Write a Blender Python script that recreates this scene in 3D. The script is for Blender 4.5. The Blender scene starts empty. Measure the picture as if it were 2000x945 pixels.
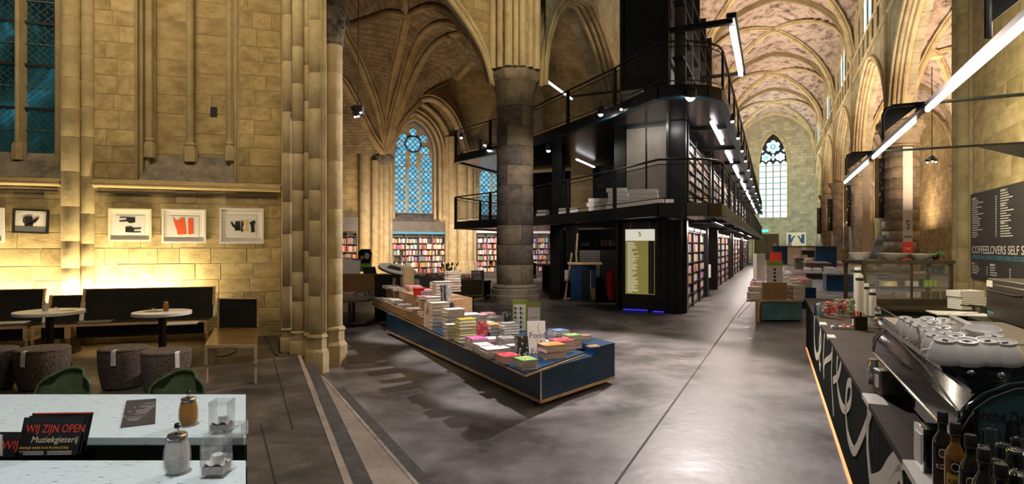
import bpy, bmesh, math, random
from mathutils import Vector, Matrix
R = random.Random(7)
PI = math.pi
C = bpy.context.scene.collection
S = bpy.context.scene

# ---------------------------------------------------------------- camera, world, exposure
F_PX = 1100.0            # focal length in pixels of the 2000 px wide frame
EYE = 1.9
cam = bpy.data.objects.new('camera', bpy.data.cameras.new('camera'))
C.objects.link(cam)
cam.location = (0, 0, EYE); cam.rotation_euler = (PI / 2, 0, 0)
cam.data.sensor_width = 36; cam.data.lens = 36 * F_PX / 2000
cam.data.shift_y = 7.5 / 2000
cam.data.clip_start = .05; cam.data.clip_end = 300
S.camera = cam
S.view_settings.view_transform = 'Standard'; S.view_settings.look = 'None'
S.view_settings.gamma = 1; S.view_settings.use_curve_mapping = False
S.view_settings.exposure = 0.0
S.cycles.max_bounces = 6; S.cycles.diffuse_bounces = 3; S.cycles.glossy_bounces = 3
S.cycles.transmission_bounces = 5; S.cycles.transparent_max_bounces = 12
S.cycles.caustics_reflective = False; S.cycles.caustics_refractive = False
S.cycles.sample_clamp_indirect = 4
w = bpy.data.worlds.new('evening'); S.world = w; w.use_nodes = True
bg = w.node_tree.nodes['Background']; bg.inputs[0].default_value = (.62, .60, .60, 1); bg.inputs[1].default_value = .09

ALPHA = math.atan(510 / F_PX)      # the nave runs this far to the right of the view axis
ca, sa = math.cos(ALPHA), math.sin(ALPHA)
def NV(t, s, z=0): return Vector((s * sa + t * ca, s * ca - t * sa, z))      # nave frame -> world
def at(px, py, Y): return Vector(((px - 1000) / F_PX * Y, Y, EYE + (480 - py) / F_PX * Y))
def fl(px, py, z=0): return at(px, py, (EYE - z) * F_PX / (py - 480))
NROT = -ALPHA

# ---------------------------------------------------------------- lights
def lamp(kind, loc, target, power, color, size=1, size_y=None, spot=60, blend=.5, spread=None, name='lamp_light'):
    l = bpy.data.lights.new(name, kind); l.energy = power; l.color = color
    if kind == 'AREA':
        l.shape = 'RECTANGLE'; l.size = size; l.size_y = size_y or size
        if spread: l.spread = math.radians(spread)
    elif kind == 'SPOT':
        l.spot_size = math.radians(spot); l.spot_blend = blend; l.shadow_soft_size = size
    else: l.shadow_soft_size = size
    o = bpy.data.objects.new(name, l); C.objects.link(o); o.location = loc
    if target is not None:
        d = Vector(target) - Vector(loc)
        o.rotation_euler = d.to_track_quat('-Z', 'Y').to_euler()
    return o
WARM = (1, .72, .38); AMB = (1, .62, .22); WHT = (1, .93, .86); PNK = (1, .84, .76); COOL = (.55, .8, 1)
# cafe side
_A = Vector((-8.0,8.8)); _an = math.atan2(1.2,3.89)
def _lw(x, y, z): return Vector((_A.x+x*math.cos(_an)-y*math.sin(_an), _A.y+x*math.sin(_an)+y*math.cos(_an), z))
for _x, _l in ((1.62,1.9),(.12,.35),(-.98,1.1)):
    lamp('AREA', _lw(_x,-.37,.95), _lw(_x,.45,2.0), 62*_l, (1,.80,.45), _l, .08, name='bench_strip_light')
lamp('AREA', _lw(1.6,-3.2,7.2), _lw(1.6,.2,4.4), 130, (1,.78,.46), 4, .4, name='choir_wall_light')
lamp('SPOT', (-1.2,1.2,6.5), (-1.9,2.8,1), 900, (1,.97,.96), .10, spot=62, name='table_spot')
lamp('SPOT', (-3.0,5.0,6.5), (-3.9,7.2,.8), 160, (1,.82,.62), .15, spot=70, name='cafe_spot')
# book table and open floor
lamp('SPOT', at(1348,188,13.0)+Vector((0,-.3,-.2)), (-.6,7.6,.3), 3500, (1,.88,.84), .09, spot=88, blend=.5, name='gallery_spot')
lamp('SPOT', (-.3,6.6,6.0), (.15,7.5,.5), 1700, (1,.92,.9), .08, spot=28, blend=.4, name='added_book_spot')  # spots added above the table to brighten the books
lamp('SPOT', (-1.3,8.9,6.0), (-.75,9.6,.6), 1700, (1,.92,.9), .08, spot=28, blend=.4, name='added_book_spot')
lamp('SPOT', (-2.6,11.2,6.0), (-2.0,12.0,.8), 1300, (1,.92,.9), .08, spot=28, blend=.4, name='added_book_spot')
lamp('SPOT', (2.0,4.2,8), (1.4,4.6,0), 50, (.92,.92,1), .3, spot=60, name='floor_spot')
lamp('SPOT', (-5.0,14,6), (-4.2,14.6,0), 220, (1,.9,.85), .3, spot=80, name='floor_spot')
# left pier and column
lamp('SPOT', (-2.2,6.3,7), (-3.3,8.6,2.5), 210, (1,.82,.52), .3, spot=70, name='pier_spot')
lamp('SPOT', (1.5,13.5,5.3), (.1,19,2.5), 520, PNK, .2, spot=60, name='column_spot')
lamp('SPOT', (1.2,14,9), (0,19.5,10.5), 520, (1,.80,.50), .3, spot=90, name='springer_spot')
# chapel
lamp('AREA', (-5.5,26.5,.5), (-5.5,30,9), 330, (1,.70,.38), 4, 1, name='chapel_uplight')
lamp('AREA', (-4.5,28.0,3.2), (-5,32.2,1.6), 260, PNK, 4.5, .4, name='chapel_shelf_light')
for _p in ((-7.6,28.8,.3),(-3.0,29.9,.3)): lamp('SPOT', _p, (_p[0]+.1,_p[1]+2.5,2.6), 170, (1,.70,.26), .15, spot=100, name='pier_uplight')
lamp('AREA', (.5,30.5,3.0), (.6,34.4,1.6), 230, PNK, 4.5, .4, name='chapel_shelf_light')
# book tower shelves
for _s, _l in ((19.3,5),(30.4,7),(41.5,9),(54,10)):
    lamp('AREA', NV(-1.45,_s,2.55), NV(-2.3,_s,1.0), 34*_l, PNK, _l, .12, name='shelf_light')
    lamp('AREA', NV(-1.45,_s,5.33), NV(-2.3,_s,4.0), 32*_l, WHT, _l, .12, name='shelf_light')
lamp('AREA', NV(-3.2,15.9,5.35), NV(-3.2,16.9,4.2), 26, WHT, 1.4, .1, name='panel_light')
lamp('AREA', NV(-1.0,19.3,7.9), NV(-2.3,19.3,8.5), 80, WHT, 5, .12, name='shelf_light')
# nave
for _s in (38, 50.6, 63.3, 76):
    lamp('AREA', NV(-3.2,_s,9.5), NV(.3,_s,19), 900, (1,.76,.56), 1, 6, spread=150, name='vault_uplight')
lamp('AREA', NV(2.5,70,6), NV(0,82,10), 1300, (.80,.95,.85), 3, 3, name='end_wall_light')
for _s in (26, 38, 50.6, 63.3):
    lamp('SPOT', NV(1.0,_s,8), NV(5.2,_s,12.5), 800, (.90,.92,.74), .4, spot=110, name='arcade_uplight')
    lamp('AREA', NV(7.8,_s,3.2), NV(8.2,_s,12), (1500 if _s < 45 else 480), (1,.72,.50), 2, 3, name='aisle_uplight')
for _s in (24, 33, 44, 58, 72):
    lamp('SPOT', NV(1.5,_s,10), NV(2.2,_s,0), 1600, (.72,.86,1), .3, spot=80, name='nave_spot')
lamp('SPOT', NV(8.0,36,3.5), NV(10.6,38,2.5), 900, (1,.76,.42), .2, spot=90, name='aisle_spot')
# bar
lamp('AREA', NV(1.5,9.0,3.12), NV(2.4,9.0,.5), 100, (1,.86,.66), .12, 7.5, name='tube_light')
lamp('AREA', NV(1.5,8.0,3.5), NV(3.6,8.0,3.6), 330, (1,.88,.55), 6.5, .2, name='bar_wall_light')
lamp('SPOT', NV(.4,2.0,4.6), NV(1.3,3.0,1.2), 150, WHT, .15, spot=80, name='bar_spot')
lamp('SPOT', NV(.2,10,8), NV(-.1,6.3,0), 300, (.34,.76,1), .4, spot=24, blend=1, name='added_floor_glow_spot')  # added lamp in place of the window's cool glow on the floor
lamp('SPOT', NV(-5.6,17.6,2.5), NV(-5.9,20,.6), 60, WHT, .1, spot=110, name='added_easel_spot')  # added lamp without a fixture, brightens the easel corner
lamp('SPOT', NV(-5.2,15.6,5.3), NV(-4.3,16.5,2.9), 90, WHT, .08, spot=120, name='deck_spot')
lamp('SPOT', NV(-2.6,14.6,5.3), NV(-2.8,15.2,2.9), 90, WHT, .08, spot=110, name='deck_spot')


# ---------------------------------------------------------------- mesh helpers
class MB:
    def __init__(s): s.v = []; s.f = []; s.m = []
    def add(s, vs, fs, m=0, M=None):
        o = len(s.v)
        s.v += [tuple(M @ Vector(v)) if M else tuple(v) for v in vs]
        s.f += [tuple(i + o for i in f) for f in fs]; s.m += [m] * len(fs); return s
    def box(s, x0, x1, y0, y1, z0, z1, m=0, M=None):
        return s.add([(x0,y0,z0),(x1,y0,z0),(x1,y1,z0),(x0,y1,z0),(x0,y0,z1),(x1,y0,z1),(x1,y1,z1),(x0,y1,z1)],
              [(0,3,2,1),(4,5,6,7),(0,1,5,4),(1,2,6,5),(2,3,7,6),(3,0,4,7)], m, M)
    def cb(s, c, d, m=0, M=None):
        return s.box(c[0]-d[0]/2,c[0]+d[0]/2,c[1]-d[1]/2,c[1]+d[1]/2,c[2]-d[2]/2,c[2]+d[2]/2,m,M)
    def prism(s, pts, z0, z1, m=0, M=None):
        n = len(pts)
        a = sum(pts[i][0]*pts[(i+1)%n][1]-pts[(i+1)%n][0]*pts[i][1] for i in range(n))
        if a < 0: pts = list(reversed(pts))
        return s.add([(p[0],p[1],z0) for p in pts]+[(p[0],p[1],z1) for p in pts],
              [tuple(reversed(range(n))), tuple(range(n, 2*n))]+[(i,(i+1)%n,(i+1)%n+n,i+n) for i in range(n)], m, M)
    def slabxz(s, pts, y0, y1, m=0, M=None):      # outline in x,z extruded along y
        n = len(pts)
        a = sum(pts[i][0]*pts[(i+1)%n][1]-pts[(i+1)%n][0]*pts[i][1] for i in range(n))
        if a < 0: pts = list(reversed(pts))
        return s.add([(p[0],y0,p[1]) for p in pts]+[(p[0],y1,p[1]) for p in pts],
              [tuple(range(n)), tuple(reversed(range(n, 2*n)))]+[((i+1)%n,i,i+n,(i+1)%n+n) for i in range(n)], m, M)
    def lathe(s, prof, n=16, c=(0,0,0), m=0, M=None, cap=True, ph=0):
        vs = [(c[0]+r*math.cos(ph+2*PI*k/n), c[1]+r*math.sin(ph+2*PI*k/n), c[2]+z) for r, z in prof for k in range(n)]
        fs = [(i*n+k, i*n+(k+1)%n, (i+1)*n+(k+1)%n, (i+1)*n+k) for i in range(len(prof)-1) for k in range(n)]
        if cap: fs += [tuple(reversed(range(n))), tuple(range((len(prof)-1)*n, len(prof)*n))]
        return s.add(vs, fs, m, M)
    def bar(s, a, b, wd, ht=None, m=0, M=None):
        a, b = Vector(a), Vector(b); ht = ht or wd; d = (b-a).normalized()
        up = Vector((0,0,1)) if abs(d.z) < .95 else Vector((0,1,0))
        x = d.cross(up).normalized()*wd/2; y = x.cross(d).normalized()*ht/2
        vs = [p+q for p in (a,b) for q in (-x-y, x-y, x+y, -x+y)]
        return s.add(vs, [(3,2,1,0),(4,5,6,7),(0,1,5,4),(1,2,6,5),(2,3,7,6),(3,0,4,7)], m, M)
    def tube(s, pts, r, n=8, m=0, M=None, closed=False, cap=True):
        pts = [Vector(p) for p in pts]; N = len(pts); vs = []; prev = None
        for i, p in enumerate(pts):
            if closed: d = pts[(i+1)%N]-pts[i-1]
            else: d = pts[min(i+1,N-1)]-pts[max(i-1,0)]
            d.normalize()
            if prev is None:
                up = Vector((0,0,1)) if abs(d.z) < .9 else Vector((0,1,0)); x = d.cross(up).normalized()
            else: x = (prev-d*prev.dot(d)).normalized()
            prev = x; y = d.cross(x); rr = r[i] if isinstance(r, (list,tuple)) else r
            vs += [p+x*rr*math.cos(2*PI*k/n)+y*rr*math.sin(2*PI*k/n) for k in range(n)]
        L = N if closed else N-1
        fs = [(i*n+k, i*n+(k+1)%n, ((i+1)%N)*n+(k+1)%n, ((i+1)%N)*n+k) for i in range(L) for k in range(n)]
        if cap and not closed: fs += [tuple(reversed(range(n))), tuple(range((N-1)*n, N*n))]
        return s.add(vs, fs, m, M)
    def loft(s, A, B, n=1, m=0):                  # ruled surface between two equally long polylines
        k = len(A); vs = []
        for j in range(n+1):
            vs += [Vector(a).lerp(Vector(b), j/n) for a, b in zip(A, B)]
        return s.add(vs, [(j*k+i, j*k+i+1, (j+1)*k+i+1, (j+1)*k+i) for j in range(n) for i in range(k-1)], m)
    def sphere(s, c, r, n=12, m=0, sc=(1,1,1)):
        pr = [(max(1e-4, math.sin(PI*i/(n//2)))*r, -math.cos(PI*i/(n//2))*r) for i in range(n//2+1)]
        o = len(s.v); s.lathe(pr, n, (0,0,0), m, cap=False)
        s.v[o:] = [(c[0]+v[0]*sc[0], c[1]+v[1]*sc[1], c[2]+v[2]*sc[2]) for v in s.v[o:]]; return s
    def mesh(s, name, mats, smooth=None):
        me = bpy.data.meshes.new(name); me.from_pydata(s.v, [], s.f)
        mats = mats if isinstance(mats, (list, tuple)) else [mats]
        for q in mats: me.materials.append(q)
        if len(mats) > 1: me.polygons.foreach_set('material_index', s.m)
        if smooth:
            me.polygons.foreach_set('use_smooth', [True]*len(me.polygons)); me.set_sharp_from_angle(angle=math.radians(smooth))
        me.update(); return me
def link(name, me, parent=None, loc=None, rz=None, scale=None, **k):
    o = bpy.data.objects.new(name, me); C.objects.link(o)
    if parent: o.parent = parent
    if loc is not None: o.location = loc
    if rz is not None: o.rotation_euler = (0,0,rz) if not isinstance(rz, (tuple, list)) else rz
    if scale is not None: o.scale = scale
    tag(o, **k); return o
def tag(o, label=None, cat=None, group=None, kind=None):
    if label:
        o['label'] = label
        if len(label.split()) > 16: print('LONG', label)
    if cat: o['category'] = cat
    if group: o['group'] = group
    if kind: o['kind'] = kind
    return o
def obj(name, mb, mats, parent=None, loc=None, rz=None, smooth=35, bevel=0, **k):
    o = link(name, mb.mesh(name, mats, smooth), parent, loc, rz, **k)
    if bevel:
        b = o.modifiers.new('soft_edges', 'BEVEL'); b.width = bevel; b.segments = 2; b.limit_method = 'ANGLE'
    return o
def thing(name, label, cat, loc=(0,0,0), rz=0, group=None):
    return link(name, None, None, loc, rz, label=label, cat=cat, group=group)
def copy_tree(o, parent=None):
    c = o.copy(); C.objects.link(c)
    if parent: c.parent = parent
    for ch in list(o.children): copy_tree(ch, c)
    return c
def text(s, size, mat, parent, loc, rot=(PI/2,0,0), extrude=.001, name='lettering', ax='LEFT', shear=0, sx=1, **k):
    cu = bpy.data.curves.new(name, 'FONT'); cu.body = s; cu.size = size; cu.extrude = extrude; cu.align_x = ax; cu.shear = shear
    cu.resolution_u = 3; cu.materials.append(mat)
    cu.fill_mode = 'BOTH'; tmp = bpy.data.objects.new('tmp', cu); me = bpy.data.meshes.new_from_object(tmp)
    bpy.data.objects.remove(tmp); bpy.data.curves.remove(cu)
    o = bpy.data.objects.new(name, me); C.objects.link(o); o.parent = parent; o.location = loc; o.rotation_euler = rot; o.scale = (sx,1,1)
    tag(o, **k); return o

# ---------------------------------------------------------------- materials
def mat(name, col, rough=.6, metal=0, emis=None, es=0, trans=0, ior=1.45, spec=.5, coat=0, alpha=1):
    m = bpy.data.materials.new(name); m.use_nodes = True; p = m.node_tree.nodes['Principled BSDF']
    p.inputs['Base Color'].default_value = (*col, 1); p.inputs['Roughness'].default_value = rough
    p.inputs['Metallic'].default_value = metal; p.inputs['Transmission Weight'].default_value = trans
    p.inputs['IOR'].default_value = ior; p.inputs['Specular IOR Level'].default_value = spec
    p.inputs['Coat Weight'].default_value = coat; p.inputs['Alpha'].default_value = alpha
    if emis: p.inputs['Emission Color'].default_value = (*emis, 1); p.inputs['Emission Strength'].default_value = es
    return m
def nodes(m):
    t = m.node_tree; return t, t.nodes['Principled BSDF'], lambda ty, **k: mk(t, ty, k)
def mk(t, ty, k):
    n = t.nodes.new(ty)
    for a, b in k.items(): setattr(n, a, b)
    return n
def ramp(n, stops):
    e = n.color_ramp.elements
    while len(e) < len(stops): e.new(.5)
    for x, (p, c) in zip(e, stops): x.position = p; x.color = (*c, 1)
def grained(name, stops, scale=3, rough=.8, bump=.3, detail=6, rnd=0, metal=0, dist=0, fine=None, spec=.4, coat=0, rrange=None, stretch=None):
    """noise-mottled material; rnd = brightness variation from piece to piece"""
    m = mat(name, stops[0][1], rough, metal, spec=spec, coat=coat); t, p, N = nodes(m); L = t.links.new
    tc = N('ShaderNodeTexCoord'); src = tc.outputs['Object']
    if stretch:
        mp = N('ShaderNodeMapping'); mp.inputs['Scale'].default_value = stretch; L(src, mp.inputs[0]); src = mp.outputs[0]
    if rnd:
        oi = N('ShaderNodeObjectInfo'); ad = N('ShaderNodeVectorMath', operation='ADD'); ml = N('ShaderNodeVectorMath', operation='SCALE')
        cx = N('ShaderNodeCombineXYZ'); L(oi.outputs['Random'], cx.inputs[0]); L(oi.outputs['Random'], cx.inputs[1])
        L(cx.outputs[0], ml.inputs[0]); ml.inputs['Scale'].default_value = 37; L(src, ad.inputs[0]); L(ml.outputs[0], ad.inputs[1]); src = ad.outputs[0]
    nz = N('ShaderNodeTexNoise'); nz.inputs['Scale'].default_value = scale; nz.inputs['Detail'].default_value = detail
    nz.inputs['Roughness'].default_value = .65; nz.inputs['Distortion'].default_value = dist; L(src, nz.inputs['Vector'])
    cr = N('ShaderNodeValToRGB'); ramp(cr, stops); L(nz.outputs['Fac'], cr.inputs[0]); out = cr.outputs[0]
    if rnd:
        mr = N('ShaderNodeMapRange'); mr.inputs[3].default_value = 1-rnd; mr.inputs[4].default_value = 1+rnd; L(oi.outputs['Random'], mr.inputs[0])
        mx = N('ShaderNodeVectorMath', operation='SCALE'); L(out, mx.inputs[0]); L(mr.outputs[0], mx.inputs['Scale']); out = mx.outputs[0]
    L(out, p.inputs['Base Color'])
    if rrange:
        m2 = N('ShaderNodeMapRange'); m2.inputs[3].default_value = rrange[0]; m2.inputs[4].default_value = rrange[1]
        m2.inputs[1].default_value=.35; m2.inputs[2].default_value=.65; L(nz.outputs['Fac'], m2.inputs[0]); L(m2.outputs[0], p.inputs['Roughness'])
    if bump:
        n2 = N('ShaderNodeTexNoise'); n2.inputs['Scale'].default_value = fine or scale*5; n2.inputs['Detail'].default_value = 5; L(src, n2.inputs['Vector'])
        b = N('ShaderNodeBump'); b.inputs['Strength'].default_value = bump; b.inputs['Distance'].default_value = .03
        L(n2.outputs['Fac'], b.inputs['Height']); L(b.outputs[0], p.inputs['Normal'])
    return m
def masonry(name, stops, bw=.6, bh=.3, mortar=(.2,.15,.08), bump=.5, scale=1.2, rough=.85, msize=.012):
    m = mat(name, stops[0][1], rough, spec=.25); t, p, N = nodes(m); L = t.links.new
    tc = N('ShaderNodeTexCoord'); sx = N('ShaderNodeSeparateXYZ'); L(tc.outputs['Object'], sx.inputs[0])
    ad = N('ShaderNodeMath', operation='ADD'); L(sx.outputs[0], ad.inputs[0]); L(sx.outputs[1], ad.inputs[1])
    cx = N('ShaderNodeCombineXYZ'); L(ad.outputs[0], cx.inputs[0]); L(sx.outputs[2], cx.inputs[1])
    br = N('ShaderNodeTexBrick'); br.inputs['Scale'].default_value = 1; br.inputs['Brick Width'].default_value = bw; br.inputs['Row Height'].default_value = bh
    br.inputs['Mortar Size'].default_value = msize; br.inputs['Mortar Smooth'].default_value = .3
    br.inputs['Color1'].default_value = (.82,.82,.82,1); br.inputs['Color2'].default_value = (1.1,1.1,1.1,1); br.inputs['Mortar'].default_value = (.6,.6,.6,1)
    L(cx.outputs[0], br.inputs['Vector'])
    nz = N('ShaderNodeTexNoise'); nz.inputs['Scale'].default_value = scale; nz.inputs['Detail'].default_value = 8; nz.inputs['Roughness'].default_value = .7
    L(tc.outputs['Object'], nz.inputs['Vector']); cr = N('ShaderNodeValToRGB'); ramp(cr, stops); L(nz.outputs['Fac'], cr.inputs[0])
    mx = N('ShaderNodeVectorMath', operation='MULTIPLY'); L(cr.outputs[0], mx.inputs[0]); L(br.outputs['Color'], mx.inputs[1]); L(mx.outputs[0], p.inputs['Base Color'])
    b = N('ShaderNodeBump'); b.inputs['Strength'].default_value = bump; b.inputs['Distance'].default_value = .02
    sb = N('ShaderNodeMath', operation='SUBTRACT'); L(nz.outputs['Fac'], sb.inputs[0]); L(br.outputs['Fac'], sb.inputs[1]); L(sb.outputs[0], b.inputs['Height']); L(b.outputs[0], p.inputs['Normal'])
    return m
LIME = [(.3,(.27,.20,.095)),(.5,(.43,.33,.165)),(.7,(.55,.44,.245))]
M = {}
M['stone'] = grained('limestone_block', LIME, 1.6, .85, .25, rnd=.13, fine=14)
M['shaft'] = grained('limestone_shaft', [(.3,(.33,.25,.13)),(.5,(.42,.335,.19)),(.7,(.50,.42,.26))], 3, .85, .3, fine=12)
M['mortar'] = grained('lime_mortar', [(.3,(.30,.235,.13)),(.7,(.44,.36,.22))], 4, .95, .3)
M['sillstone'] = grained('weathered_sill_stone', [(.35,(.13,.115,.10)),(.5,(.24,.21,.17)),(.68,(.36,.31,.24))], 3, .9, .5, fine=20)
M['masonry'] = masonry('limestone_masonry', LIME, .75, .34)
M['masonry_grey'] = masonry('grey_stone_masonry', [(.3,(.26,.25,.18)),(.5,(.42,.38,.26)),(.7,(.52,.46,.32))], .8, .38)
M['vault'] = masonry('vault_stone', [(.3,(.16,.115,.075)),(.5,(.30,.23,.15)),(.7,(.42,.33,.22))], .4, .14, bump=.6, msize=.015)
M['vaultp'] = grained('painted_vault_plaster', [(.36,(.09,.075,.07)),(.44,(.34,.26,.22)),(.56,(.56,.46,.40)),(.70,(.36,.25,.21))], 1.4, .9, .3, detail=10, dist=.2)
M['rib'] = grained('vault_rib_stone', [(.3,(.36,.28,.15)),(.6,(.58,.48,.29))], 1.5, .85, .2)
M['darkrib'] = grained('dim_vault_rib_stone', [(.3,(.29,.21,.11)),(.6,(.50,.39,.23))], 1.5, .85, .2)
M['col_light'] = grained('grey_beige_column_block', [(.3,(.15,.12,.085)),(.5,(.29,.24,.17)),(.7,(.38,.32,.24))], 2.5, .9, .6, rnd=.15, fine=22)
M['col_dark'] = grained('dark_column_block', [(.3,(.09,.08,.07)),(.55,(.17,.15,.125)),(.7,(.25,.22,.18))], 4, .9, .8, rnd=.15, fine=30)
M['capital'] = grained('blackened_capital_stone', [(.35,(.06,.05,.04)),(.5,(.16,.14,.11)),(.7,(.30,.26,.19))], 5, .9, .8, fine=25)
M['floor'] = grained('polished_concrete', [(.36,(.055,.050,.046)),(.5,(.115,.104,.102)),(.64,(.185,.168,.165))], 1.0, .4, .12, detail=13, dist=.12, fine=9, spec=.22, rrange=(.36,.52))
M['choir'] = grained('dark_choir_concrete', [(.34,(.022,.019,.016)),(.5,(.058,.049,.040)),(.66,(.11,.09,.07))], 1.6, .5, .15, detail=10, dist=.4, spec=.4)
M['step'] = grained('worn_step_stone', [(.3,(.13,.10,.08)),(.5,(.22,.175,.135)),(.7,(.31,.25,.20))], 1.5, .7, .4, detail=9)
M['riser'] = grained('dark_joint_step_shade', [(.3,(.03,.027,.025)),(.7,(.07,.062,.055))], 9, .8, .5)  # dark tone of the floor joints and of the shade strips by the steps
M['steel'] = grained('black_steel', [(.4,(.006,.0065,.007)),(.7,(.013,.014,.015))], 3, .35, 0, spec=.4)
M['deck'] = mat('black_deck_underside', (.03,.028,.026), .25, .3)
M['steelb'] = mat('blue_black_deck_edge', (.01,.05,.08), .35, .2)
M['meshm'] = mat('dark_railing_mesh', (.03,.032,.036), .5, .5, alpha=.33)
M['blue'] = grained('navy_laminate', [(.4,(.004,.028,.075)),(.65,(.006,.042,.105))], 2, .35, 0, spec=.4)
M['teal'] = grained('worn_teal_laminate', [(.4,(.05,.14,.18)),(.62,(.09,.21,.26))], 3, .5, .05)
M['ply'] = grained('plywood_edge', [(.35,(.32,.19,.09)),(.5,(.50,.34,.19)),(.65,(.60,.43,.25))], 4, .6, 0, stretch=(1,1,14))
M['osb'] = grained('pressed_fibre_board', [(.35,(.12,.065,.025)),(.5,(.30,.18,.08)),(.68,(.46,.31,.16))], 60, .8, .1, detail=2)
M['benchw'] = grained('dark_stained_bench_board', [(.3,(.010,.008,.005)),(.7,(.022,.018,.011))], 2, .3, 0, spec=.5)
M['benchseat'] = grained('brown_polished_bench_seat', [(.3,(.10,.055,.015)),(.7,(.17,.10,.03))], 2, .25, 0, stretch=(1,1,4), spec=.5)
M['felt'] = grained('brown_wool_felt', [(.3,(.05,.036,.028)),(.5,(.105,.078,.060)),(.7,(.18,.135,.105))], 45, .95, .6, detail=3, fine=70)
M['leather'] = grained('green_leather', [(.3,(.030,.048,.018)),(.6,(.058,.085,.032))], 10, .38, .15, fine=90, coat=.15)
M['strap'] = mat('white_strap', (.62,.58,.52), .7)
M['white'] = mat('white_laminate', (.72,.70,.68), .35)
M['cer'] = mat('white_glazed_ceramic', (.82,.80,.78), .15, coat=.3)
M['black'] = mat('matt_black', (.012,.012,.012), .5)
M['gloss'] = mat('gloss_black', (.008,.010,.011), .08, coat=.5)
M['tealgloss'] = mat('dark_teal_enamel', (.03,.085,.09), .35, coat=.2)
M['chrome'] = mat('chrome', (.75,.75,.76), .12, 1)
M['brush'] = grained('brushed_steel', [(.3,(.17,.15,.125)),(.7,(.27,.24,.205))], 6, .35, 0, metal=.9, stretch=(.4,.4,12))
M['bronze'] = grained('bronzed_display_frame', [(.3,(.07,.06,.042)),(.7,(.12,.10,.075))], 4, .4, 0, metal=.6)
M['counter'] = grained('dark_brown_counter_top', [(.3,(.026,.018,.013)),(.6,(.052,.038,.027))], 1.5, .6, .05, spec=.05)
M['cpanel'] = mat('black_green_counter_panel', (.006,.010,.007), .95, spec=.03)
M['script'] = mat('beige_script_inlay', (.58,.55,.46), .5)
M['inlay'] = mat('white_edge_inlay', (.62,.60,.55), .4)
M['glass'] = mat('clear_glass', (1,1,1), .01, trans=1, ior=1.45, alpha=.28)
M['realglass'] = mat('tumbler_glass', (1,1,1), .01, trans=1, ior=1.42)
M['pane'] = mat('thin_glass', (.6,.7,.7), .03, alpha=.05, spec=.8)
M['banner'] = mat('grey_banner_cloth', (.40,.37,.33), .8)
M['paper'] = mat('white_paper', (.78,.74,.70), .7)
M['page'] = mat('book_pages', (.72,.66,.58), .85)
M['sugar'] = grained('white_sugar', [(.3,(.6,.56,.52)),(.7,(.8,.76,.72))], 60, .9, .4)
M['brownsugar'] = grained('brown_sugar', [(.3,(.34,.15,.03)),(.7,(.48,.24,.06))], 60, .9, .4)
M['board'] = mat('charcoal_menu_board', (.040,.036,.036), .6)
M['chalk'] = mat('white_print', (.75,.72,.68), .6)
M['cyan'] = mat('cyan_print', (.07,.28,.42), .6)
M['redp'] = mat('red_print', (.75,.06,.03), .6)
M['cream'] = mat('cream_print', (.80,.70,.48), .6)
M['orangep'] = mat('vermilion_print', (.75,.10,.03), .6)
M['yellowp'] = mat('yellow_print', (.75,.50,.06), .6)
M['inkb'] = mat('black_ink', (.012,.012,.014), .6)
M['bluep'] = mat('dark_blue_print', (.02,.05,.20), .6)
M['green'] = mat('lime_green_paint', (.30,.45,.05), .5)
M['greenp'] = mat('olive_green_border', (.22,.30,.05), .5)
M['red'] = mat('red_paint', (.55,.03,.02), .4)
M['olivesign'] = mat('olive_gold_sign', (.42,.38,.10), .5, emis=(.42,.38,.10), es=.35)
M['signwhite'] = mat('backlit_sign_white', (.8,.78,.68), .5, emis=(1,.96,.8), es=.6)
M['tube'] = mat('lit_fluorescent_tube', (1,1,1), .5, emis=(1,.86,.66), es=14)
M['tube2'] = mat('lit_strip_light', (1,1,1), .5, emis=(.95,.93,1), es=3.5)
M['bulb'] = mat('lit_spot_lens', (1,1,1), .5, emis=(1,.9,.78), es=60)
M['bulb2'] = mat('lit_small_lens', (1,1,1), .5, emis=(1,.95,.9), es=12)
M['led'] = mat('orange_led_strip', (1,.4,.1), .5, emis=(1,.36,.14), es=.85)
M['blueled'] = mat('blue_led', (.05,.05,.6), .5, emis=(.05,.04,1), es=.8)
M['lead'] = mat('lead_came', (.09,.12,.13), .5, .3)
M['wood'] = grained('pale_easel_wood', [(.3,(.42,.26,.10)),(.7,(.60,.42,.2))], 6, .6, 0)
M['oldwood'] = masonry('old_oak_boards', [(.3,(.05,.03,.015)),(.7,(.10,.065,.03))], .35, 4)
M['greylam'] = grained('grey_brown_laminate', [(.3,(.10,.085,.07)),(.7,(.15,.13,.11))], 3, .5, 0)
M['plant'] = mat('leaf_green', (.05,.11,.03), .6)
def glow(name, stops, scale, es, dist=1.0, detail=3):
    m = mat(name, (0,0,0), .15); t, p, N = nodes(m); L = t.links.new
    tc = N('ShaderNodeTexCoord'); nz = N('ShaderNodeTexNoise'); nz.inputs['Scale'].default_value = scale; nz.inputs['Detail'].default_value = detail
    nz.inputs['Distortion'].default_value = dist; L(tc.outputs['Object'], nz.inputs[0]); cr = N('ShaderNodeValToRGB'); ramp(cr, stops)
    L(nz.outputs[0], cr.inputs[0]); L(cr.outputs[0], p.inputs['Emission Color']); p.inputs['Emission Strength'].default_value = es
    return m
M['dusk_trees'] = glow('window_glass_trees_at_dusk', [(.35,(.0,.010,.012)),(.55,(.005,.035,.035)),(.68,(.02,.19,.27))], .8, .9)
M['dusk'] = glow('window_glass_blue_dusk', [(.35,(.05,.22,.36)),(.6,(.16,.42,.55))], .4, 1.0)
M['dusk_far'] = glow('far_window_glass_pale_dusk', [(.35,(.30,.55,.62)),(.6,(.60,.82,.86))], .3, 2.2)
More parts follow.
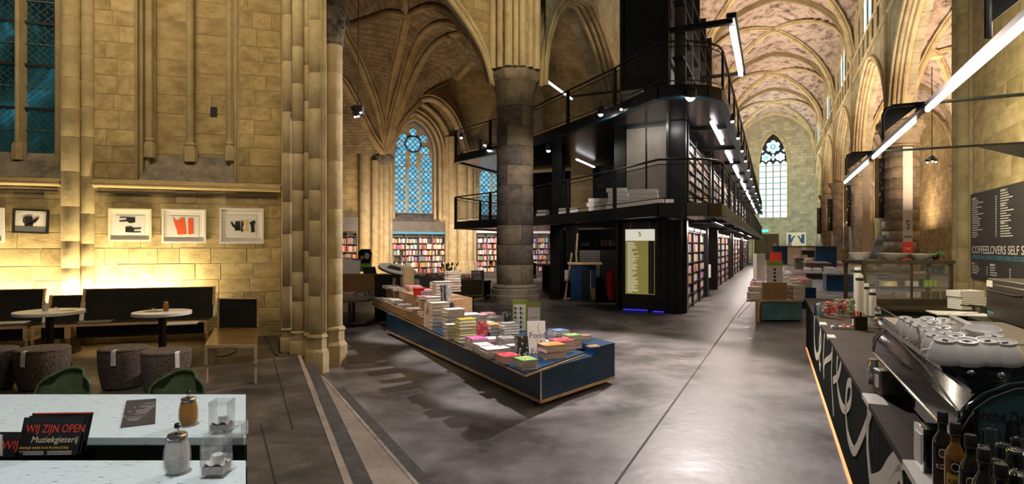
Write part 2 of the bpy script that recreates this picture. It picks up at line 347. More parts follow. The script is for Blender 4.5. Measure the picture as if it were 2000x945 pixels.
def cover(name, a, b, c, sc=9):
    """printed book cover: blocks of three inks, different on every copy"""
    m = mat(name, a, .35, spec=.5); t, p, N = nodes(m); L = t.links.new
    tc = N('ShaderNodeTexCoord'); oi = N('ShaderNodeObjectInfo'); ml = N('ShaderNodeVectorMath', operation='SCALE'); cx = N('ShaderNodeCombineXYZ')
    for i in range(3): L(oi.outputs['Random'], cx.inputs[i])
    L(cx.outputs[0], ml.inputs[0]); ml.inputs['Scale'].default_value = 91; ad = N('ShaderNodeVectorMath', operation='ADD')
    L(tc.outputs['Object'], ad.inputs[0]); L(ml.outputs[0], ad.inputs[1]); nz = N('ShaderNodeTexNoise'); nz.inputs['Scale'].default_value = sc/3; nz.inputs['Detail'].default_value = 1.5
    L(ad.outputs[0], nz.inputs[0]); cr = N('ShaderNodeValToRGB'); cr.color_ramp.interpolation = 'CONSTANT'
    ramp(cr, [(0,a),(.57,b),(.62,a),(.69,c)]); L(nz.outputs[0], cr.inputs[0]); L(cr.outputs[0], p.inputs['Base Color']); return m
CV = {'white':cover('white_cover',(.72,.68,.66),(.10,.08,.09),(.45,.3,.3)), 'cream':cover('cream_cover',(.66,.60,.48),(.3,.2,.15),(.7,.65,.6)),
 'yellow':cover('yellow_cover',(.62,.55,.06),(.10,.09,.03),(.75,.7,.45)), 'magenta':cover('magenta_cover',(.45,.07,.28),(.75,.4,.5),(.15,.03,.18)),
 'red':cover('red_cover',(.55,.04,.06),(.8,.35,.35),(.7,.65,.6)), 'pink':cover('pink_cover',(.62,.25,.33),(.7,.6,.6),(.5,.05,.15)),
 'orange':cover('orange_cover',(.72,.25,.04),(.75,.65,.55),(.4,.1,.25)), 'green':cover('green_cover',(.22,.40,.08),(.7,.68,.6),(.5,.12,.08)),
 'black':cover('black_cover',(.02,.02,.022),(.6,.55,.5),(.3,.05,.05)), 'grey':cover('grey_cover',(.22,.21,.22),(.6,.58,.58),(.06,.06,.07)),
 'blue':cover('blue_cover',(.08,.20,.42),(.65,.65,.7),(.02,.05,.15)), 'brown':cover('brown_cover',(.26,.15,.09),(.55,.42,.3),(.08,.05,.03)),
 'purple':cover('purple_cover',(.20,.07,.30),(.7,.6,.7),(.5,.1,.3)), 'teal':cover('teal_cover',(.05,.25,.28),(.6,.6,.55),(.02,.08,.1))}
CVK = list(CV)
# vertex-coloured book spines for the crowded shelves
mv = mat('book_spines', (.5,.5,.5), .5); _t, _p, _N = nodes(mv); _a = _N('ShaderNodeVertexColor', layer_name='Col'); _t.links.new(_a.outputs[0], _p.inputs['Base Color']); M['spines'] = mv
# menu of flecks for the white table
mw = mat('white_flecked_table_board', (.55,.66,.68), .4); _t, _p, _N = nodes(mw); L_ = _t.links.new
_tc = _N('ShaderNodeTexCoord'); _mp = _N('ShaderNodeMapping'); _mp.inputs['Scale'].default_value = (12, 40, 30); L_(_tc.outputs['Object'], _mp.inputs[0])
_n = _N('ShaderNodeTexNoise'); _n.inputs['Scale'].default_value = 1.6; _n.inputs['Detail'].default_value = 6; _n.inputs['Roughness'].default_value = .7; L_(_mp.outputs[0], _n.inputs[0])
_c = _N('ShaderNodeValToRGB'); ramp(_c, [(0,(.07,.08,.08)),(.372,(.13,.15,.15)),(.392,(.52,.64,.66)),(.7,(.62,.71,.72))]); L_(_n.outputs[0], _c.inputs[0]); L_(_c.outputs[0], _p.inputs['Base Color']); M['table'] = mw

# ================================================================ setting
def lattice_glow(name, c0, c1, size, es):
    m = mat(name, (0,0,0), .15); t, p, N = nodes(m); L = t.links.new
    tc = N('ShaderNodeTexCoord'); sx = N('ShaderNodeSeparateXYZ'); L(tc.outputs['Object'], sx.inputs[0])
    cx = N('ShaderNodeCombineXYZ'); L(sx.outputs[0], cx.inputs[0]); L(sx.outputs[2], cx.inputs[1])
    mp = N('ShaderNodeMapping'); mp.inputs['Rotation'].default_value = (0,0,PI/4); mp.inputs['Scale'].default_value=(1,1,1); L(cx.outputs[0], mp.inputs[0])
    br = N('ShaderNodeTexBrick'); br.offset = 0; br.inputs['Scale'].default_value = 1; br.inputs['Brick Width'].default_value = size; br.inputs['Row Height'].default_value = size
    br.inputs['Mortar Size'].default_value = size*.09; br.inputs['Mortar Smooth'].default_value = .1
    br.inputs['Color1'].default_value = (*c0,1); br.inputs['Color2'].default_value = (*c1,1); br.inputs['Mortar'].default_value = (.01,.03,.05,1)
    L(mp.outputs[0], br.inputs['Vector']); L(br.outputs[0], p.inputs['Emission Color']); p.inputs['Emission Strength'].default_value = es; return m
M['dusk_lat'] = lattice_glow('leaded_blue_dusk_glass', (.10,.34,.50), (.24,.52,.64), .22, 1.35)

class Frame:                       # a vertical plane seen in the photograph: x runs along it, y away behind it
    def __init__(s, A, ang): s.A = Vector(A); s.ang = ang; s.u = Vector((math.cos(ang), math.sin(ang))); s.n = Vector((-s.u.y, s.u.x))
    def hit(s, px, py, d=0):
        r = Vector(((px-1000)/F_PX, 1)); Y = (s.A.dot(s.n)+d)/r.dot(s.n); P = r*Y
        return ((P-s.A).dot(s.u), EYE+(480-py)/F_PX*Y)
    def x(s, px, d=0): return s.hit(px, 480, d)[0]
    def z(s, px, py, d=0): return s.hit(px, py, d)[1]
    def kw(s): return dict(loc=(s.A.x, s.A.y, 0), rz=s.ang)
    def w(s, x, y, z=0): p = s.A+s.u*x+s.n*y; return Vector((p.x, p.y, z))
def crs(pts, n=6):                 # Catmull-Rom through the points
    P = [Vector(p) for p in pts]; P = [2*P[0]-P[1]]+P+[2*P[-1]-P[-2]]; out = []
    for i in range(1, len(P)-2):
        a, b, c, d = P[i-1:i+3]
        for k in range(n):
            u = k/n; out.append(.5*((2*b)+(c-a)*u+(2*a-5*b+4*c-d)*u*u+(3*b-a-3*c+d)*u**3))
    out.append(P[-2]); return out
def resample(pts, n):
    P = [Vector(p) for p in pts]; L = [0]
    for a, b in zip(P, P[1:]): L.append(L[-1]+(b-a).length)
    out = []
    for k in range(n):
        t = L[-1]*k/(n-1); i = max(j for j in range(len(L)) if L[j] <= t+1e-9); i = min(i, len(P)-2)
        out.append(P[i].lerp(P[i+1], (t-L[i])/max(1e-9, L[i+1]-L[i])))
    return out
def g(u, Rr=1.3): u = max(0, min(1, u)); return math.sqrt(max(0, Rr*Rr-(Rr-u)**2))/math.sqrt(Rr*Rr-(Rr-1)**2)
def arch(x0, x1, z0, z1, n=10):    # pointed arch as (x, z) pairs from x0 to x1
    h = (x1-x0)/2; c = (x0+x1)/2; L = []
    for k in range(n+1): u = (k/n)**1.6; L.append((x0+h*u, z0+(z1-z0)*g(u)))
    return L+[(2*c-x, z) for x, z in reversed(L[:-1])]

# floor, steps
floor = obj('floor', MB().box(-45, 70, -6, 105, -.3, 0), M['floor'], kind='structure', smooth=None)
e1a, e1b = fl(588,694,.3), fl(688,945,.3); e2a, e2b = fl(637,739,.15), fl(818,945,.15)
def ext(a, b, y): return (a.x+(b.x-a.x)*(y-a.y)/(b.y-a.y), y)
plat = [(-13,-4), ext(e1a,e1b,-4), (e1b.x,e1b.y), (e1a.x,e1a.y), fl(578,692,.3)[:2], fl(545,690,.3)[:2], (-4.4,10.6), (-13,10.6)]
choir = obj('floor', MB().prism([tuple(p)[:2] for p in plat], -.1, .3), M['choir'], kind='structure', smooth=None)
st = [ext(e1a,e1b,-4), ext(e2a,e2b,-4), (e2b.x,e2b.y), (e2a.x,e2a.y), fl(612,722,.15)[:2], (e1a.x,e1a.y), (e1b.x,e1b.y)]
step = obj('floor_step', MB().prism([tuple(p)[:2] for p in st], -.05, .15), M['step'], kind='structure', smooth=None)
def strip(a, b, wdt, z, m, par, name, hgt=.004, off=0):
    a = Vector(a[:2]); b = Vector(b[:2]); d = (b-a).normalized(); n = Vector((d.y,-d.x)); a += n*off; b += n*off; n *= wdt
    obj(name, MB().prism([tuple(a),tuple(b),tuple(b+n),tuple(a+n)], z-.002, z+hgt), m, par, smooth=None)
strip(e1a+Vector((.01,0,0)), Vector((*ext(e1a,e1b,1),0)), -.13, .15, M['riser'], step, 'step_shade_strip', off=-.06)  # dark strips put in for the band of shade below each step edge
strip(e2a+Vector((.01,0,0)), Vector((*ext(e2a,e2b,1),0)), -.12, 0, M['riser'], floor, 'step_shade_strip', off=-.10)
strip(e1a, Vector((*ext(e1a,e1b,1),0)), .05, .3, M['step'], choir, 'edge_strip')
strip(e2a, Vector((*ext(e2a,e2b,1),0)), .03, .15, M['sillstone'], step, 'edge_strip')
for a, b in (((534,695),(573,838)),((511,829),(540,945))): strip(fl(*a,.3), fl(*b,.3), .008, .3, M['black'], choir, 'floor_joint')
strip(fl(1495,535), fl(1205,945), .02, 0, M['riser'], floor, 'floor_joint')
strip(fl(1128,604), fl(1240,641), .05, 0, M['step'], floor, 'floor_joint')
strip(fl(1440,620), fl(1500,556), .015, 0, M['riser'], floor, 'floor_joint')
# floor outlet lids in the aisle
for k, (px, py) in enumerate(((1467,662),(1462,640),(1330,700))):
    p = fl(px, py); obj('floor_outlet', MB().lathe([(.07,0),(.07,.006),(.055,.008)], 20, (p.x,p.y,0)), M['brush'],
        label=('round metal floor lid in the aisle before the teal book table','round metal floor lid in the aisle, the one nearer the tower','round metal floor lid in the open floor')[k], cat='floor outlet')

# ---- shared stone meshes
def stone_mesh(name, m):
    a = .018; b = MB()
    b.add([(0,1,0),(1,1,0),(1,1,1),(0,1,1),(0,.25,0),(1,.25,0),(1,.25,1),(0,.25,1),(a,0,a*1.6),(1-a,0,a*1.6),(1-a,0,1-a*1.6),(a,0,1-a*1.6)],
          [(4,5,1,0),(5,6,2,1),(6,7,3,2),(7,4,0,3),(8,9,5,4),(9,10,6,5),(10,11,7,6),(11,8,4,7),(8,11,10,9)]); return b.mesh(name, m)
STONE = [stone_mesh('stone', M['stone'])]
stone_n = [0]
def stones(parent, x0, x1, z0, z1, rowh, wmin, wmax, y=0, rr=R, me=None):
    """courses of separate blocks, proud of the mortar by a centimetre or so"""
    n = max(1, round((z1-z0)/rowh)); hs = [rr.uniform(.85,1.15) for _ in range(n)]; k = (z1-z0)/sum(hs); z = z0
    for h in hs:
        h *= k; x = x0; first = True
        while x < x1-1e-6:
            wd = rr.uniform(wmin, wmax)*(rr.uniform(.4,.9) if first else 1); first = False
            if x+wd > x1-wmin*.5: wd = x1-x
            pr = rr.uniform(.004,.010); gp = .0035
            link('stone', me or STONE[0], parent, (x+gp, y-pr, z+gp), None, (wd-2*gp, pr+.01, h-2*gp)); stone_n[0] += 1
            x += wd
        z += h

# ---- left wall of the choir
LW = Frame((-8.0, 8.8), math.atan2(1.2, 3.89))
FLZ = .3; TOP = 7.4
xl = LW.x(-120); xr = LW.x(552); X = LW.x
zs = 2.90                                           # string course
b = MB(); b.box(xl, xr, 0, .8, FLZ-.35, zs)          # below the string course
b.box(X(118), X(268), 0, .8, zs, TOP); b.box(X(463), xr, 0, .8, zs, TOP)
b.box(X(262), X(470), .32, .8, zs, TOP)              # back of the blind window
wall_left = obj('wall_left', b, M['mortar'], kind='structure', smooth=None, **LW.kw())
P_ = wall_left
stones(P_, X(184), X(549), FLZ, zs-.02, .255, .30, .62)
stones(P_, X(-60), X(124), FLZ, zs-.02, .255, .30, .62)
stones(P_, X(184), X(263), zs+.1, TOP-.6, .27, .28, .45)
stones(P_, X(467), X(549), zs+.1, TOP-.6, .27, .28, .5)
stones(P_, X(303,.32), X(366,.32), LW.z(330,302,.32), TOP-.6, .34, .5, .9, y=.32)
stones(P_, X(379,.32), X(447,.32), LW.z(400,302,.32), TOP-.6, .34, .5, .9, y=.32)
# splays and mouldings of the blind window
for sgn, a0, a1 in ((1,265,300),(-1,465,448)):
    xa, xb = X(a0), X(a1,.32)
    obj('jamb', MB().prism([(xa,-.005),(xa,.12),(xb,.33),(xb-.05*sgn,.36),(xa-.06*sgn,.3)], zs+.02, TOP-.6), M['shaft'], P_, smooth=None)
    for f, r in ((.25,.035),(.62,.045),(.95,.06)):
        xx = xa+(xb-xa)*f; yy = .05+.25*f
        obj('moulding', MB().tube([(xx,yy,zs+.1+.12*f),(xx,yy,TOP-.6)], r, 10), M['shaft'], P_)
def based_shaft(px, y, r, zb, zt, name='mullion', base=True):
    x = X(px, y); b = MB().tube([(x,y,zb),(x,y,zt)], r, 12)
    o = obj(name, b, M['shaft'], P_)
    if base: obj('mullion_base', MB().lathe([(r*1.75,-.12),(r*1.75,.1),(r*1.25,.15),(r*1.5,.18),(r*1.05,.22)], 8, (x,y,zb)), M['shaft'], P_)
zn = LW.z(375,302,.3)
based_shaft(292,.20,.055,zn+.02,TOP-.6); based_shaft(372,.25,.062,zn-.02,TOP-.6); based_shaft(450,.20,.055,zn+.02,TOP-.6)
sl = MB().add([(X(268),-.01,LW.z(268,357)),(X(463),-.01,LW.z(463,358)),(X(446,.32),.33,zn),(X(300,.32),.33,zn),
               (X(268),.4,zs-.1),(X(463),.4,zs-.1)], [(0,1,2,3),(0,3,4),(1,5,2)])
obj('sill', sl, M['sillstone'], P_, smooth=None)
obj('wall_hole', MB().prism([(X(411,.31),.300),(X(424,.31),.300),(X(424,.31),.315),(X(411,.31),.315)], LW.z(417,228,.31), LW.z(417,209,.31)), M['black'], P_, smooth=None)
# pilaster of two shafts, built of drums
def drums(parent, x, y, r, z0, z1, h, m='shaft', name='drum', n=12, rr=R):
    z = z0
    while z < z1-.05:
        hh = min(h*rr.uniform(.7,1.3), z1-z); q = .008
        obj(name, MB().lathe([(r-.006,0),(r,q),(r,hh-q),(r-.006,hh)], n, (x,y,z)), M[m], parent, smooth=40); z += hh
drums(P_, X(141), -.03, .135, FLZ, TOP-.6, .5); drums(P_, X(172), .0, .095, FLZ, TOP-.6, .5)
obj('pilaster_back', MB().box(X(124), X(184), -.02, .1, FLZ, TOP-.6), M['shaft'], P_, smooth=None)
# string course and picture rail
for a, c in ((-120,122),(184,549)):
    obj('string_course', MB().slabxz([(0,0)], 0, 0) if 0 else MB().add(
        [(X(a),.02,zs+.10),(X(c),.02,zs+.10),(X(c),-.10,zs+.03),(X(a),-.10,zs+.03),(X(a),-.10,zs-.01),(X(c),-.10,zs-.01),(X(c),-.04,zs-.05),(X(a),-.04,zs-.05),(X(a),.02,zs-.08),(X(c),.02,zs-.08)],
        [(0,3,2,1),(3,4,5,2),(4,7,6,5),(7,8,9,6)]), M['stone'], P_, smooth=None)
    obj('string_roll', MB().tube([(X(a),-.085,zs-.015),(X(c),-.085,zs-.015)], .02, 8), M['stone'], P_)
    obj('picture_rail', MB().box(X(a)+.05, X(c)-.05, -.045, -.02, zs-.135, zs-.105), M['brush'], P_, smooth=None)
# tall window at the far left
yg = .42
win = obj('window_1', MB().box(X(118)-.02, X(118), .1, .8, zs, TOP), M['shaft'], kind='structure', smooth=None, **LW.kw())
zw = LW.z(60,296,yg)
obj('jamb', MB().prism([(X(134),-.005),(X(107,yg),yg+.02),(X(107,yg)+.02,.8),(X(134)+.1,.8)], zs+.02, TOP-.6), M['shaft'], win, smooth=None)
for f, r in ((.25,.04),(.7,.05)):
    xx = X(134)+(X(107,yg)-X(134))*f; obj('moulding', MB().tube([(xx,yg*f-.01,zs+.1),(xx,yg*f-.01,TOP-.6)], r, 10), M['shaft'], win)
obj('window_sill', MB().add([(xl,-.01,zs+.09),(X(134),-.01,zs+.09),(X(107,yg),yg+.03,zw),(xl,yg+.03,zw),(xl,.8,zw),(X(107,yg),.8,zw)], [(0,1,2,3),(3,2,5,4)]), M['sillstone'], win, smooth=None)
for c_, q in ((38,.07),(-62,.07)):
    xx = X(c_, yg-.08); zt_ = TOP-.6
    obj('mullion', MB().prism([(xx-q,yg),(xx-q*.4,yg-.14),(xx+q*.4,yg-.14),(xx+q,yg)], zw, zt_), M['shaft'], win, smooth=None)
    obj('moulding', MB().tube([(xx,yg-.14,zw+.05),(xx,yg-.14,zt_)], .035, 8), M['shaft'], win)
    obj('mullion_base', MB().lathe([(.10,-.16),(.10,.08),(.07,.13)], 8, (xx,yg-.09,zw)), M['shaft'], win)
bars_z = [zw+.02]; py = 296
lights = [(X(-56,yg), X(28,yg)), (X(49,yg), X(106,yg))]
ys_ = [213,128,45,-40,-125]; thick = [LW.z(60,q,yg) for q in ys_]; lv = [zw]+thick
for (xa, xb) in lights:
    for za, zb in zip(lv, lv[1:]):
        mid = (za+zb)/2
        for z0_, z1_ in ((za,mid),(mid,zb)):
            link('pane', MB().box(xa, xb, yg, yg+.01, z0_, z1_).mesh('pane', M['dusk_trees']), win)
        obj('glazing_bar', MB().box(xa-.02, xb+.02, yg-.05, yg-.02, zb-.025, zb+.02), M['black'], win, smooth=None)
        obj('glazing_bar', MB().box(xa-.02, xb+.02, yg-.03, yg-.015, mid-.01, mid+.01), M['lead'], win, smooth=None)
    lc = MB(); stp = .105; k = 0      # herringbone leads
    z = zw; row = 0
    while z < thick[-1]:
        x = xa-.1; col = 0
        while x < xb+.1:
            for (dx0,dz0,dx1,dz1) in ((0,0,stp,stp),(stp*.5,stp*.5,stp,0)) if (row+col)%2 else ((0,stp,stp,0),(stp*.5,stp*.5,stp,stp)):
                a_, b_ = max(xa, x+dx0), min(xb, x+dx1)
                if b_-a_ > .01:
                    f0 = (a_-x-dx0)/(dx1-dx0); f1 = (b_-x-dx0)/(dx1-dx0)
                    lc.bar((a_,yg-.006,z+dz0+(dz1-dz0)*f0),(b_,yg-.006,z+dz0+(dz1-dz0)*f1), .009, .009)
            x += stp; col += 1
        z += stp; row += 1
    obj('lead_lattice', lc, M['lead'], win, smooth=None, kind='stuff')

# ---- clustered pier at the end of the left wall
pb = [at(549,0,10.4), at(554,0,8.72), at(572,0,8.6), at(600,0,8.62), at(628,0,8.72), at(640,0,9.05), at(642,0,11.5), at(549,0,11.5)]
pier = obj('wall_pier', MB().prism([p[:2] for p in pb], 0, TOP-.6), M['shaft'], kind='structure', smooth=None)
def wcol(px, Y, r, z0, br, bz, capz=None):
    x = (px-1000)/F_PX*Y
    drums(pier, x, Y, r, z0+bz, capz or TOP-.6, .62)
    obj('shaft_base', MB().lathe([(br,0),(br,bz*.52),(br*.93,bz*.56),(br*.80,bz*.62),(br*.80,bz*.88),(br*.9,bz*.91),(br*.86,bz*.96),(r,bz)], 8 if br>.12 else 12, (x,Y,z0)), M['shaft'], pier, smooth=30)
wcol(563,8.55,.085,.3,.125,.36); wcol(582,8.45,.085,.25,.125,.38); wcol(601,8.5,.065,.05,.10,.55); wcol(620,8.5,.13,0,.175,.58)
for k in range(5): x = (606+k*7-1000)/F_PX*8.4; obj('moulding', MB().tube([(x,8.42,.6),(x,8.42,TOP-.6)], .022, 8), M['shaft'], pier)
wcol(650,9.05,.155,0,.235,.62, 5.15)
x = (650-1000)/F_PX*9.05
obj('column_capital', MB().lathe([(.155,5.1),(.18,5.13),(.165,5.18),(.19,5.35),(.25,5.55),(.27,5.6),(.27,5.66),(.22,5.68),(.22,5.8)], 16, (x,9.05,0)), M['capital'], pier)
kn = MB()
for k in range(16):
    a = k*PI/8; rr_ = .20 if k%2 else .225; kn.sphere((x+rr_*math.cos(a), 9.05+rr_*math.sin(a), 5.42 if k%2 else 5.5), .05, 8, sc=(1,1,1.3))
obj('capital_foliage', kn, M['capital'], pier)
drums(pier, x, 9.05, .16, 5.8, TOP-.2, .6)

# ---- round columns of the nave
def seg_mesh(r, n=6, ang=PI/2, m=None, name='column_block'):
    b = MB(); q = .012; A = [i*ang/n for i in range(n+1)]; ga = .006/r
    A[0] += ga; A[-1] -= ga
    rings = [(r-.10,0),(r-q,0),(r,q*1.5),(r,1-q*1.5),(r-q,1),(r-.10,1)]
    vs = [(rr*math.cos(a), rr*math.sin(a), z) for rr, z in rings for a in A]; k = n+1
    fs = [(i*k+j, i*k+j+1, (i+1)*k+j+1, (i+1)*k+j) for i in range(5) for j in range(n)]
    b.add(vs, fs); return b.mesh(name, m, 40)
def block_column(px, Y, r, zb, zc, cap_r, label, darkp, courses, dark_side=None):
    x = (px-1000)/F_PX*Y; c = thing('column', None, None, (x,Y,0)); c['kind'] = 'structure'
    del_ = None
    lt = seg_mesh(r, m=M['col_light']); dk = seg_mesh(r, m=M['col_dark'])
    h = (zc-zb)/courses; z = zb; rr = random.Random(5)
    obj('column_core', MB().lathe([(r-.05,zb),(r-.05,zc)], 20), M['col_dark'], c)
    for i in range(courses):
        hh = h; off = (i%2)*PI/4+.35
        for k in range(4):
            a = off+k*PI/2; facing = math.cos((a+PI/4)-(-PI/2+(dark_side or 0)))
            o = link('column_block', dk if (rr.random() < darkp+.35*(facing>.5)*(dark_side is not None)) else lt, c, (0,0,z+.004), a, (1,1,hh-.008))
        z += hh
    obj('column_base', MB().lathe([(r*1.36,0),(r*1.36,zb*.42),(r*1.30,zb*.46),(r*1.30,zb*.75),(r*1.18,zb*.8),(r*1.22,zb*.87),(r*1.1,zb*.92),(r,zb)], 24), M['col_light'], c)
    k = cap_r
    obj('column_capital', MB().lathe([(r,zc-.02),(r*1.07,zc),(r*1.07,zc+.06),(r,zc+.1),(r*1.04,zc+.45),(k*.86,zc+.78),(k*.9,zc+.82)], 24).lathe([(k*.9,zc+.80),(k,zc+.92),(k,zc+1.12),(k*.93,zc+1.2)], 8, ph=PI/8), M['col_light'], c)
    return c
zc1 = 1.9+(480-213)*19/F_PX
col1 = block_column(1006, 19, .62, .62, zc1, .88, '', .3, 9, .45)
def plain_column(t, s, r, zcap, name='column'):
    pr = [(r*1.4,0),(r*1.4,.35),(r*1.2,.5),(r,.62)]; z = .62; n = int((zcap-.62)/.55)
    for i in range(1, n+1):
        z = .62+(zcap-.62)*i/n; pr += [(r,z-.03),(r-.02,z-.015),(r,z)]
    o = obj(name, MB().lathe(pr, 24, (t,s,0)), M['col_light'], kind='structure', loc=(0,0,0), rz=NROT)
    obj('column_capital', MB().lathe([(r,zcap),(r*1.05,zcap+.3),(r*1.28,zcap+.62),(r*1.38,zcap+.7),(r*1.38,zcap+.9)], 8, (t,s,0), ph=PI/8), M['col_light'], o)
    return o
plain_column(-7.9, 30, .62, 6.6)
TR = 4.96; SB = [18.9, 31.6, 44.3, 57.0, 69.7, 82.8]
p = NV(TR+.45, 31.6); colr = block_column(1000+p.x/p.y*F_PX, p.y, .74, .62, 6.5, 1.0, '', .12, 12)
for s in SB[2:5]: plain_column(TR+.45, s, .74, 6.5)

# ---- right arcade wall with recessed orders, and the nave vault
def arcade(name, t0, t1, off, bays, z0, z1, ztop, m, hw=.75):
    chain = [(bays[0]-hw-.6, z0)]
    for a, c in zip(bays, bays[1:]): chain += arch(a+hw-off, c-hw+off, z0, z1+off)
    chain += [(bays[-1]+.3, z0), (bays[-1]+.3, ztop), (bays[0]-hw-.6, ztop)]
    n = len(chain); vs = [(t0,s,z) for s, z in chain]+[(t1,s,z) for s, z in chain]
    b = MB().add(vs, [tuple(range(n)), tuple(reversed(range(n,2*n)))]+[(i,i+n,(i+1)%n+n,(i+1)%n) for i in range(n)])
    o = obj(name, b, M[m], kind='structure', loc=(0,0,0), rz=NROT, smooth=None)
    return o
wr = arcade('wall_right', TR, TR+.3, .42, SB, 7.4, 12.2, 19.5, 'masonry_grey')  # grey-green stone tone paints in the window's cool light
wc = arcade('wall_right', TR+.3, TR+.85, 0, SB, 7.4, 12.2, 15, 'masonry_grey')
for i, (a, c) in enumerate(zip(SB, SB[1:])):
    for t, off, r in ((TR-.02,.45,.11),(TR+.1,.24,.10),(TR+.26,.12,.10),(TR+.42,-.03,.11)):
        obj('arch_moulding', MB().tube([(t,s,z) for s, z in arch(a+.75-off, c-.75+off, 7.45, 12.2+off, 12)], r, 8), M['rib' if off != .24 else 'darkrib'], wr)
for z, r in ((12.95,.10),(14.35,.07)):
    obj('string_course', MB().tube([(TR-.06,SB[0]-1,z),(TR-.06,SB[-1],z)], r, 8), M['rib'], wr)
for i, s in enumerate(SB[:-1]):     # wall shafts between the arches
    for dt, ds, r in ((-.08,0,.13),(.0,-.24,.08),(.0,.24,.08)):
        obj('wall_shaft', MB().tube([(TR+dt,s+ds,7.5),(TR+dt,s+ds,14.5)], r, 8), M['rib'], wr)
    obj('shaft_capital', MB().lathe([(.2,14.2),(.34,14.5),(.34,14.65)], 8, (TR-.05,s,0)), M['rib'], wr)
def clerestory(t, par, a, c, sg):
    n = 6; w_ = (c-a-2.2)/n
    for k in range(n):
        x0 = a+1.1+k*w_
        obj('blind_lancet', MB().tube([(t,x0,13.0)]+[(t,x,z) for x, z in arch(x0,x0+w_,16.2,17.2,5)]+[(t,x0+w_,13.0)], .06, 6), M['rib'], par)
        link('pane', MB().add([(t+sg*.02,x0+.1,14.6),(t+sg*.02,x0+w_-.1,14.6)]+[(t+sg*.02,x,z) for x, z in reversed(arch(x0+.1,x0+w_-.1,16.2,17.0,5))], [tuple(range(13))]).mesh('pane', M['dusk_far'] if k in (2,3) else M['masonry_grey']), par)
for a, c in list(zip(SB, SB[1:])): clerestory(TR-.03, wr, a, c, 1)
TL = -4.96
wl = obj('wall_left', MB().box(TL-1, TL, 33.0, 83.5, 0, 19.5), M['masonry'], kind='structure', loc=(0,0,0), rz=NROT, smooth=None)
for a, c in list(zip(SB[1:], SB[2:])): clerestory(TL+.03, wl, a, c, -1)
for s in SB[1:-1]:
    for dt, ds, r in ((.08,0,.13),(0,-.24,.08),(0,.24,.08)):
        obj('wall_shaft', MB().tube([(TL+dt,max(33.2,s+ds),5),(TL+dt,max(33.2,s+ds),14.5)], r, 8), M['rib'], wl)
Z0, Z1 = 14.5, 19.6
def pv(u, z0, z1): return z0+(z1-z0)*g(1-abs(u), 1.12)
def vault(name, t0, t1, s0, s1, z0, z1, m, par_kind='structure', n=20, ribm='rib', rr=.15):
    b = MB(); vs = []
    for i in range(n+1):
        for j in range(n+1):
            u = -1+2*i/n; v = -1+2*j/n
            vs.append((t0+(t1-t0)*i/n, s0+(s1-s0)*j/n, max(pv(u,z0,z1), pv(v,z0,z1))))
    b.add(vs, [(i*(n+1)+j, i*(n+1)+j+1, (i+1)*(n+1)+j+1, (i+1)*(n+1)+j) for i in range(n) for j in range(n)])
    o = obj(name, b, M[m], kind='structure', loc=(0,0,0), rz=NROT, smooth=30)
    tc_, sc_ = (t0+t1)/2, (s0+s1)/2
    def rib(pts, r=rr):
        obj('vault_rib', MB().tube(pts, r, 8), M[ribm], o)
        d = (Vector(pts[-1])-Vector(pts[0])); d.z = 0; nrm = Vector((d.y,-d.x,0)).normalized()*r*1.25
        for q in (-1,1): obj('vault_rib', MB().tube([Vector(p)+nrm*q+Vector((0,0,r*.5)) for p in pts], r*.5, 6), M[ribm], o)
    K = [-1+2*k/24 for k in range(25)]
    for s in (s0, s1): rib([(tc_+u*(t1-t0)/2*.985, s, pv(u,z0,z1)-.12) for u in K], rr*1.25)
    for q in (-1, 1): rib([(tc_+u*(t1-t0)/2*.985, sc_+q*u*(s1-s0)/2*.985, pv(u,z0,z1)-.1) for u in K])
    obj('ceiling_boss', MB().lathe([(.1,-.45),(.36,-.35),(.42,-.15),(.3,.05)], 12, (tc_,sc_,z1)), M[ribm], o)
    return o
for i, (a, c) in enumerate(zip(SB[1:], SB[2:])): vault('ceiling', TL, TR, a, c, Z0, Z1, 'vaultp')
# right aisle: outer wall, vault
TA = 10.6
aw = obj('wall_aisle', MB().box(TA, TA+1, 15, 84, 0, 13.5), M['masonry'], kind='structure', loc=(0,0,0), rz=NROT, smooth=None)
for s in (31.6, 37.2, 44.3, 57, 69.7):
    for ds, r in ((0,.22),(-.35,.12),(.35,.12)): obj('wall_shaft', MB().tube([(TA-.05,s+ds,0),(TA-.05,s+ds,6.8)], r, 8), M['shaft'], aw)
    obj('shaft_capital', MB().lathe([(.25,6.6),(.5,6.9),(.5,7.1)], 8, (TA-.05,s,0)), M['capital'], aw)
for a, c in zip([18.9,31.6,44.3,57,69.7],[31.6,44.3,57,69.7,82.8]): vault('ceiling', TR+.6, TA+.1, a, c, 7.0, 12.6, 'vaultp', ribm='rib', rr=.11)
# little window of the aisle
w2 = obj('window_2', MB().box(TA-.06,TA-.01,38.4,42.6,.9,3.15), M['black'], kind='structure', loc=(0,0,0), rz=NROT, smooth=None)
for k in range(3):
    for j in range(2): link('pane', MB().box(TA-.08,TA-.07,38.55+k*1.35,38.55+k*1.35+1.2,1.0+j*1.08,2.0+j*1.08).mesh('pane', M['dusk']), w2)
tag(obj('exit_sign', MB().box(TA-.14,TA-.08,40.0,41.2,3.35,3.7), M['signwhite'], loc=(0,0,0), rz=NROT, smooth=None), 'small lit escape sign above the little dark framed window', 'sign')

